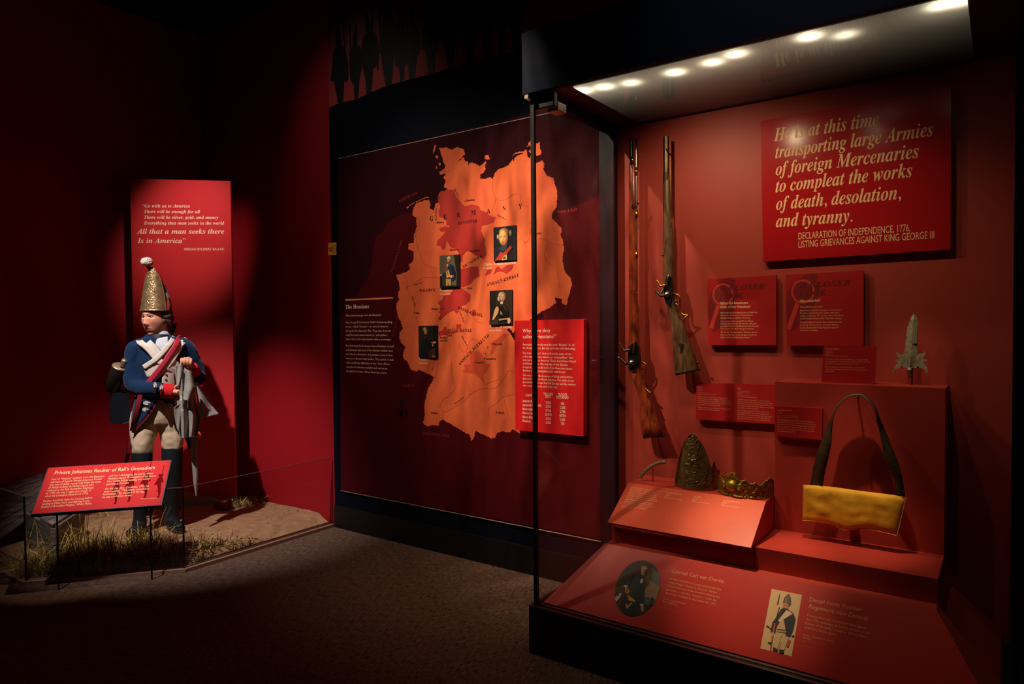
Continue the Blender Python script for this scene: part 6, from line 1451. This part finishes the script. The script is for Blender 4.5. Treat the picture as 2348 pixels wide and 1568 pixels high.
# --- tall mitre cap
cap = thing('cap', None, None, S(350, 713))
cap.parent = sol; cap.location = cap.location - SB
capn = (-eY * math.cos(math.radians(20)) - eX * math.sin(math.radians(20))).normalized()
CB = S(345, 713.0, -0.100)
CH = (S(347, 612, -.06) - S(347, 713, -.06)).z
hw_cap = lambda t: 0.112 * max(0.010, (1 - (t * 0.985) ** 1.9)) ** 0.74
def rel_cap(arc, z, s):
    c = math.exp(-((arc + 0.012) / 0.05) ** 4); lo = math.exp(-((z - 0.03) / 0.035) ** 2)
    return 0.0045 * scroll(arc * 42, z * 42, 12.7) * max(c, 0.6 * lo) + 0.0035 * math.exp(-((abs(s) - 0.94) / 0.04) ** 2) + 0.003 * math.exp(-((z - 0.006) / 0.004) ** 2)
curved_plate('brass_front', CB, capn, hw_cap, CH, 0.100, rel_cap, M['brass_cap'], cap, nu=80, nv=110, lean=0.45, thick=0.003)
ca = Vector((-capn.y, capn.x, 0))
def cap_ring(z, k, back): # ellipse ring behind the plate
    c0 = CB - capn * (0.098) + eX * 0.016 + Vector((0, 0, z)); out = []
    for i in range(28):
        q = 2 * PI * i / 28; out.append(c0 + ca * (0.093 * k * math.sin(q)) + capn * ((0.090 * k) * math.cos(q) - back))
    return out
v, f = [], []
lv = [(0, 1.0, .006), (.05, .95, .010), (.10, .82, .020), (.15, .62, .020), (.20, .42, .012), (.25, .25, .004), (.29, .1, .0)]
for z, k, b_ in lv: v += cap_ring(z, k, b_)
for j in range(len(lv) - 1):
    for i in range(28): f.append([j * 28 + i, j * 28 + (i + 1) % 28, (j + 1) * 28 + (i + 1) % 28, (j + 1) * 28 + i])
nb_ = 3 * 28
obj('cap_bag', v, f, [mat('scarlet_cloth', srgb(200, 24, 38), 0.8)], cap, smooth=True)
v2 = [p + (p - (CB - capn * .098 + Vector((0, 0, p.z - CB.z)))).normalized() * 0.003 for p in v[2 * 28:5 * 28]]
obj('cap_tip', v2, [[j * 28 + i, j * 28 + (i + 1) % 28, (j + 1) * 28 + (i + 1) % 28, (j + 1) * 28 + i] for j in range(len(v2) // 28 - 1) for i in range(28)], mat('blue_white_cloth', srgb(120, 130, 170), 0.8), cap, smooth=True)
br = MB(); 
for sgn in (1,):
    br.tube([S(381, 672, -.07), S(385, 684, -.075), S(388, 698, -.08), S(390, 711, -.08)], [.006, .004, .007, .004], 8)
br.build('braid', mat('tarnished_braid', srgb(120, 84, 50), 0.5, metal=0.4), cap, smooth=True)
r0 = cap_ring(-0.010, 1.0, 0.004); r1 = cap_ring(0.006, 1.03, 0.0)
obj('headband', r0 + r1, [[i, (i + 1) % 28, 28 + (i + 1) % 28, 28 + i] for i in range(28)], mat('black_band', srgb(16, 16, 22), 0.7), cap, smooth=True)
pc_ = S(337, 600.5, -0.055)
pm = revolve([(0.001, -.030), (.024, -.027), (.038, -.012), (.040, .004), (.034, .020), (.020, .029), (.001, .032)], pc_, (0, 0, 1), 32)
def fluff(v): return [p + (p - pc_).normalized() * (0.006 * mnoise.noise(p * 130) + 0.004 * mnoise.noise(p * 300)) for p in v]
pmv, pmf = remesh(MB().add(*pm), 0.0028, 0)
obj('pompom', fluff(pmv), pmf, mat('white_wool', srgb(246, 226, 214), 0.9, bump=(260, 0.8, 0.006)), cap, smooth=True)
obj('pompom_stem', *tube_geo([S(341, 616, -.055), S(339, 609, -.055)], [.008, .013], 10), M['black'], cap, smooth=True)

# --- blue coat (torso and sleeves in one), skirts, cuffs
M['blue'] = mat('navy_wool', srgb(17, 45, 80), 0.85, spec=0.15, sheen=0.1, noise=(12, srgb(14, 38, 70), 0.5), bump=(220, 0.3, 0.003))
M['redwool'] = mat('scarlet_wool', srgb(206, 24, 36), 0.85, spec=0.2)
M['redline'] = mat('crimson_lining', srgb(120, 16, 30), 0.85, spec=0.2)
M['white_wool2'] = mat('white_lapel_cloth', srgb(224, 210, 200), 0.8)
M['buff'] = mat('buff_leather', srgb(228, 212, 198), 0.6, bump=(60, 0.2, 0.003))
M['red_belt'] = mat('crimson_belt', srgb(190, 40, 62), 0.55)
M['button'] = mat('pewter_button', srgb(150, 128, 116), 0.4, metal=0.6)
TOR = [(764, 367, 20, .060), (771, 366, 33, .074), (779, 366, 50, .088), (792, 368, 62, .104), (830, 370, 60, .122), (870, 367, 52, .120), (905, 363, 50, .116), (930, 361, 55, .122), (960, 359, 60, .136), (1000, 357, 64, .140)]
ct = MB()
lump(ct, [(cx, y, 0.01, hw * PXH, d) for y, cx, hw, d in TOR[:8]], 24)
SLR = [(345, 800, .015, .085), (315, 801, .02, .074), (307, 835, .02, .063), (305, 866, .0, .061), (310, 886, -.035, .058), (334, 892, -.105, .053), (362, 894, -.165, .050), (374, 896, -.19, .048)]
SLL = [(395, 798, .015, .085), (424, 799, .03, .072), (440, 830, .05, .066), (451, 853, .05, .062), (453, 866, .02, .060), (449, 862, -.05, .054), (445, 852, -.10, .048), (443, 848, -.125, .045)]
limb(ct, SLR, 18); limb(ct, SLL, 18)
cv, cf = remesh(ct, 0.006, 8)
cv = cloth_noise(cv, 0.010, 9, 3.0); cv = cloth_noise(cv, 0.003, 26, 1.0)
coat = obj('coat', cv, cf, M['blue'], sol, smooth=True)
def torso_y(px, py):
    for i in range(len(TOR) - 1):
        a, b = TOR[i], TOR[i + 1]
        if a[0] <= py <= b[0]:
            t = (py - a[0]) / (b[0] - a[0]); cx, hw, d = [a[k] + (b[k] - a[k]) * t for k in (1, 2, 3)]; break
    else:
        cx, hw, d = (TOR[0] if py < TOR[0][0] else TOR[-1])[1:4]
    s = min(.96, abs(px - cx) / hw); return 0.01 - d * math.sqrt(1 - s * s)
def on_chest(px, py, off): return S(px, py, torso_y(px, py) - 0.012 - off)
def ribbon(name, pts, w, off, m, th=0.003, n=10):
    """strap over the chest: centre pixels and width in pixels"""
    C_ = spline([p if len(p) == 3 else (p[0], p[1], torso_y(*p) - 0.012 - off) for p in pts], n); v = []
    for i, (x, y, yy) in enumerate(C_):
        a, b = C_[max(0, i - 1)], C_[min(len(C_) - 1, i + 1)]; L = math.hypot(b[0] - a[0], b[1] - a[1]) or 1; nx, ny = -(b[1] - a[1]) / L, (b[0] - a[0]) / L
        for k in range(5):
            q = (k / 4 - .5) * w; dy = torso_y(x + nx * q, y + ny * q) - torso_y(x, y) if y > 785 else 0.0
            v.append(S(x + nx * q, y + ny * q, yy + max(-.02, min(.02, dy))))
    f = [[i * 5 + k, i * 5 + k + 1, i * 5 + k + 6, i * 5 + k + 5] for i in range(len(C_) - 1) for k in range(4)]
    o = obj(name, v, f, m, sol, smooth=True); md = o.modifiers.new('t', 'SOLIDIFY'); md.thickness = th; md.offset = 0; return o
def patch(name, ring, off, m, par=None, th=0.004, n=10):
    """cloth patch on the chest inside a pixel outline (rows between left and right edges)"""
    ys = [p[1] for p in ring]; y0, y1 = min(ys), max(ys); v = []; rows = []
    for j in range(n + 1):
        y = y0 + (y1 - y0) * (j / n) * .998 + .001; xs = []
        for i in range(len(ring)):
            a, b = ring[i], ring[(i + 1) % len(ring)]
            if (a[1] - y) * (b[1] - y) <= 0 and a[1] != b[1]: xs.append(a[0] + (b[0] - a[0]) * (y - a[1]) / (b[1] - a[1]))
        l, r_ = min(xs), max(xs)
        for k in range(9): v.append(on_chest(l + (r_ - l) * k / 8, y, off))
    f = [[j * 9 + k, j * 9 + k + 1, j * 9 + k + 10, j * 9 + k + 9] for j in range(n) for k in range(8)]
    o = obj(name, v, f, m, par or sol, smooth=True); md = o.modifiers.new('t', 'SOLIDIFY'); md.thickness = th; md.offset = 0; return o
patch('lapel', [(333, 786), (345, 779), (362, 796), (374, 812), (372, 846), (352, 866), (338, 868), (330, 846), (352, 822)], 0.001, M['white_wool2'])
patch('lapel', [(398, 784), (413, 790), (408, 806), (400, 822), (417, 838), (405, 852), (384, 840), (374, 812), (382, 792)], 0.001, M['white_wool2'])
patch('waistcoat', [(376, 846), (398, 854), (404, 880), (398, 905), (372, 905), (371, 868)], 0.002, mat('cream_waistcoat', srgb(222, 200, 184), 0.8))
patch('shirt_front', [(360, 776), (384, 772), (386, 786), (372, 806), (356, 790)], 0.004, mat('white_linen', srgb(214, 214, 226), 0.75))
ribbon('shoulder_belt', [(320, 784, .08), (319, 779, .02), (320, 783, -.05), (326, 788), (342, 802), (360, 823), (384, 841), (414, 860)], 14, 0.010, M['buff'])
ribbon('shoulder_belt', [(401, 775, .08), (400, 771, .02), (397, 776, -.05), (391, 785), (378, 802), (356, 824), (329, 842)], 11, 0.016, M['buff'])
ribbon('white_strap', [(425, 784, .08), (424, 780, .02), (420, 785, -.05), (417, 787), (408, 803), (392, 830), (372, 850), (348, 872)], 13, 0.007, M['white_wool2'])
ribbon('red_belt', [(413, 778, .08), (412, 774, .02), (409, 779, -.055), (406, 784), (401, 795), (388, 814), (372, 838), (356, 858), (340, 878)], 12.5, 0.021, M['red_belt'])
for x, y in [(408, 839)]: 
    obj('button', *revolve([(0, .006), (.008, .004), (.0095, 0)], on_chest(x, y, .008), -eY, 14), M['button'], sol, smooth=True)
for x, y in [(381, 858), (380, 869)]:
    obj('button', *revolve([(0, .006), (.006, .004), (.0075, 0)], on_chest(x, y, .006), -eY, 12), M['button'], sol, smooth=True)
# collar, neck cloth
nk = MB(); lump(nk, [(368, 760, .02, .066, .066), (368, 774, .018, .074, .07), (367, 782, .015, .09, .078)], 22)
nv_, nf_ = remesh(nk, 0.005, 2); obj('shirt_collar', nv_, nf_, mat('white_collar', srgb(206, 210, 230), 0.7), sol, smooth=True)
sk = MB(); lump(sk, [(366, 768, .0, .071, .068), (366, 778, -.004, .078, .074), (366, 786, -.01, .07, .072)], 22)
obj('neck_cloth', *remesh(sk, 0.005, 2), mat('black_neckcloth', srgb(16, 16, 24), 0.6), sol, smooth=True)
# cuffs
cu1 = MB(); limb(cu1, [(374, 896, -.188, .053), (388, 897, -.205, .052), (402, 898, -.222, .050)], 18); obj('cuff', *remesh(cu1, 0.005, 3), M['redwool'], sol, smooth=True)
cu2 = MB(); limb(cu2, [(446, 853, -.10, .050), (442, 846, -.135, .046), (439, 841, -.158, .041)], 18); obj('cuff', *remesh(cu2, 0.005, 3), M['redwool'], sol, smooth=True)
lp = MB()
for x, y, dx in [(355.5, 881, 0), (370, 887, 0)]:
    lp.prism([S(x + a, y + b, -.235 - (x - 355) * .0012) for a, b in [(-3, 10), (-4, 0), (0, -6), (4, -1), (4.5, 9), (0, 12)]], eY * 0.006)
lp.build('cuff_loops', M['white_wool2'], sol)
for x, y in [(355, 888), (369, 893)]:
    obj('button', *revolve([(0, .007), (.010, .005), (.012, 0)], S(x, y, -.238 - (x - 355) * .0012), -eY, 14), M['button'], sol, smooth=True)
# coat skirts and tails
def sheet(name, left, right, yl, yr, m, n=18, k=16, wav=0.012, fr=2.0, th=0.004, par=None, sag=0.0):
    """hanging cloth between a left and a right pixel edge; yl/yr depths; waves across"""
    Lp, Rp = spline(left, n), spline(right, n); q = min(len(Lp), len(Rp)); v = []
    for j in range(q):
        t = j / (q - 1); a = Lp[int(t * (len(Lp) - 1))]; b = Rp[int(t * (len(Rp) - 1))]
        for i in range(k + 1):
            s = i / k; y = yl + (yr - yl) * s + wav * math.sin(s * 2 * PI * fr + t * 1.7) * (0.35 + t) - sag * math.sin(PI * s)
            v.append(S(a[0] + (b[0] - a[0]) * s, a[1] + (b[1] - a[1]) * s, y))
    f = [[j * (k + 1) + i, j * (k + 1) + i + 1, (j + 1) * (k + 1) + i + 1, (j + 1) * (k + 1) + i] for j in range(q - 1) for i in range(k)]
    o = obj(name, v, f, m, par or sol, smooth=True); md = o.modifiers.new('t', 'SOLIDIFY'); md.thickness = th; md.offset = 0; return o
patch('coat_skirt', [(318, 896), (368, 898), (362, 912), (350, 932), (334, 956), (306, 986), (300, 986), (302, 950), (308, 920)], 0.016, M['blue'], n=24)
patch('skirt_lining', [(362, 912), (366, 914), (354, 936), (338, 960), (310, 990), (304, 990), (334, 956), (350, 932)], 0.013, M['redline'], n=20)
sheet('coat_tail', [(300, 960), (296, 1000), (292, 1040)], [(330, 955), (312, 1000), (302, 1040)], .08, .02, M['redline'], wav=.008)
sheet('coat_tail', [(405, 930), (420, 985), (432, 1030)], [(440, 925), (446, 985), (448, 1024)], .03, .10, M['blue'], wav=.008)
lo_ = MB()
for x, y in [(336, 923), (334, 938)]:
    lo_.prism([S(x + a, y + b, -.165 + (350 - x) * .002) for a, b in [(-7, -2), (-1, -4), (9, -1), (9, 5), (-1, 6), (-8, 3)]], eY * 0.005)
lo_.build('skirt_loops', M['white_wool2'], sol)
for x, y in [(343, 925), (339, 940)]:
    obj('button', *revolve([(0, .007), (.009, .005), (.011, 0)], S(x, y, -.171 + (350 - x) * .002), -eY, 14), M['button'], sol, smooth=True)
patch('waist_belt', [(326, 902), (402, 904), (402, 918), (326, 918)], 0.004, M['black'], n=4)
# --- breeches and gaiters
M['breech'] = mat('cream_wool', srgb(226, 196, 166), 0.85, bump=(200, 0.3, 0.003))
bz = MB()
lump(bz, [(361, 908, 0, .142, .108), (360, 940, 0, .158, .118), (360, 968, 0, .155, .115)], 20)
limb(bz, [(336, 948, 0, .095), (330, 990, -.025, .088), (327, 1022, -.045, .075), (326, 1040, -.045, .066)], 18); limb(bz, [(388, 948, 0, .095), (393, 985, -.01, .086), (395, 1010, -.02, .078), (395, 1030, -.02, .071)], 18)
zv, zf_ = remesh(bz, 0.006, 12); zv = cloth_noise(zv, 0.012, 9, 7); zv = cloth_noise(zv, 0.004, 24, 2)
obj('breeches', zv, zf_, M['breech'], sol, smooth=True)
M['gaiter'] = mat('black_gaiter', srgb(20, 24, 34), 0.7, bump=(120, 0.3, 0.003)); M['shoe'] = mat('black_shoe', srgb(22, 26, 36), 0.45)
def gaiter(path, foot):
    g = MB(); limb(g, path, 18); o = obj('gaiter', *remesh(g, 0.006, 3), M['gaiter'], sol, smooth=True)
    s_ = MB(); limb(s_, foot, 16); vv, ff = remesh(s_, 0.005, 3)
    zmin = SB.z - 0.004; vv = [Vector((p.x, p.y, max(p.z, sand_z(p.x, p.y) + 0.001))) for p in vv]
    obj('shoe', vv, ff, M['shoe'], sol, smooth=True)
gaiter([(326, 1034, -.045, .070), (326, 1060, -.04, .068), (326, 1100, -.02, .062), (323, 1150, .0, .048), (321, 1190, .01, .046), (319, 1205, .0, .052)], [(322, 1205, .03, .045), (316, 1212, -.03, .046), (306, 1219, -.12, .038), (298, 1223, -.18, .030)])
gaiter([(395, 1024, -.02, .074), (395, 1060, -.015, .072), (398, 1100, .0, .062), (394, 1150, .02, .050), (393, 1180, .03, .050), (394, 1196, .02, .054)], [(392, 1196, .05, .045), (398, 1201, -.01, .046), (408, 1208, -.09, .040), (416, 1213, -.15, .031)])
# --- linen garment held in the hands, haversack, ragged strip
M['linen'] = mat('grey_linen', srgb(176, 168, 160), 0.85, noise=(14, srgb(128, 124, 124), 0.6), bump=(160, 0.5, 0.004))
sheet('linen_garment', [(408, 836), (403, 850), (405, 880), (406, 920), (408, 960), (413, 1006)], [(424, 838), (440, 858), (447, 890), (450, 930), (459, 960), (452, 1000)], -.255, -.20, M['linen'], wav=.022, fr=2.3, k=36, sag=.02)
sheet('garment_fold', [(404, 838), (402, 856), (404, 874), (405, 884)], [(418, 836), (420, 850), (418, 868), (412, 884)], -.275, -.265, M['linen'], wav=.010, fr=1.0, k=12)
sheet('garment_flap', [(426, 846), (424, 866), (423, 884), (420, 916)], [(440, 852), (446, 880), (449, 896), (440, 920)], -.285, -.27, M['linen'], wav=.008, fr=1.0, k=12, sag=.015)
sheet('garment_flap', [(405, 930), (399, 938), (402, 965), (407, 985)], [(424, 918), (420, 936), (414, 962), (411, 990)], -.28, -.262, M['linen'], wav=.006, fr=.7, k=10)
hv2 = MB()
sheet('haversack', [(446, 876), (452, 915), (456, 950), (462, 958)], [(449, 876), (470, 905), (484, 930), (500, 950)], -.16, -.08, mat('white_canvas', srgb(190, 182, 184), 0.85, noise=(18, srgb(150, 142, 150), 0.5), bump=(120, 0.4, 0.004)), wav=.006, fr=1.2, k=20, th=.02, sag=.03)
sheet('ragged_strip', [(440, 995), (438, 1030), (441, 1075), (444, 1110), (449, 1137)], [(454, 1000), (452, 1030), (454, 1070), (454, 1110), (451, 1137)], -.18, -.17, M['linen'], wav=.005, fr=1.0, k=8)
# --- canteen and cartridge box at the hip
cx0, cx1 = S(258, 893, .10), S(276, 840, .01); cax = (cx1 - cx0)
can = obj('canteen', *revolve([(0, 0), (.052, .0), (.056, .006), (.056, cax.length - .006), (.053, cax.length), (0.0001, cax.length)], cx0, cax, 26), mat('dark_tin', srgb(66, 54, 48), 0.4, metal=0.7), sol, smooth=True)
can.scale = (1, 1, 1)
sp0 = cx1 + cax.normalized() * 0.0
obj('canteen_lid', *revolve([(0.0001, .004), (.05, .004), (.054, 0), (.055, -.01)], cx1, cax, 26), mat('pale_tin', srgb(206, 178, 146), 0.35, metal=0.7), sol, smooth=True)
obj('canteen_spout', *revolve([(.024, 0), (.022, .02), (.020, .035), (.021, .05), (.0001, .052)], S(282, 838, .0), cax, 20), mat('pale_tin2', srgb(190, 164, 138), 0.35, metal=0.7), sol, smooth=True)
bxm = MB(); bxm.prism([S(x, y, .05) for x, y in [(252, 908), (262, 899), (290, 899), (299, 912), (299, 966), (280, 970), (258, 970), (251, 962)]], eY * 0.10)
obj('cartridge_box', bxm.v, bxm.f, mat('black_leather', srgb(18, 20, 28), 0.4), sol, bevel=0.008)
bs = MB(); bs.tube([S(322, 905, -.14), S(313, 945, -.135), S(303, 988, -.11)], [(.016, .003)] * 3, 8, up=tuple(eY)); bs.build('belt_tail', M['redline'], sol, smooth=True)
sc_ = MB(); sc_.tube([S(318, 950, .10), S(300, 1010, .13), S(286, 1075, .16)], [.02, .017, .010], 10); sc_.build('sword_scabbard', mat('scabbard_leather', srgb(44, 18, 22), 0.5), sol, smooth=True)
tas = MB(); tas.tube([S(452, 990, .02), S(457, 996, .02), S(459, 1004, .02)], [.012, .014, .010], 8); tas.build('orange_tassel', mat('orange_wool', srgb(236, 110, 30), 0.8), sol, smooth=True)

# ------------------------------------------------------------------ remove the type-setting helper
bpy.data.objects.remove(_fo)
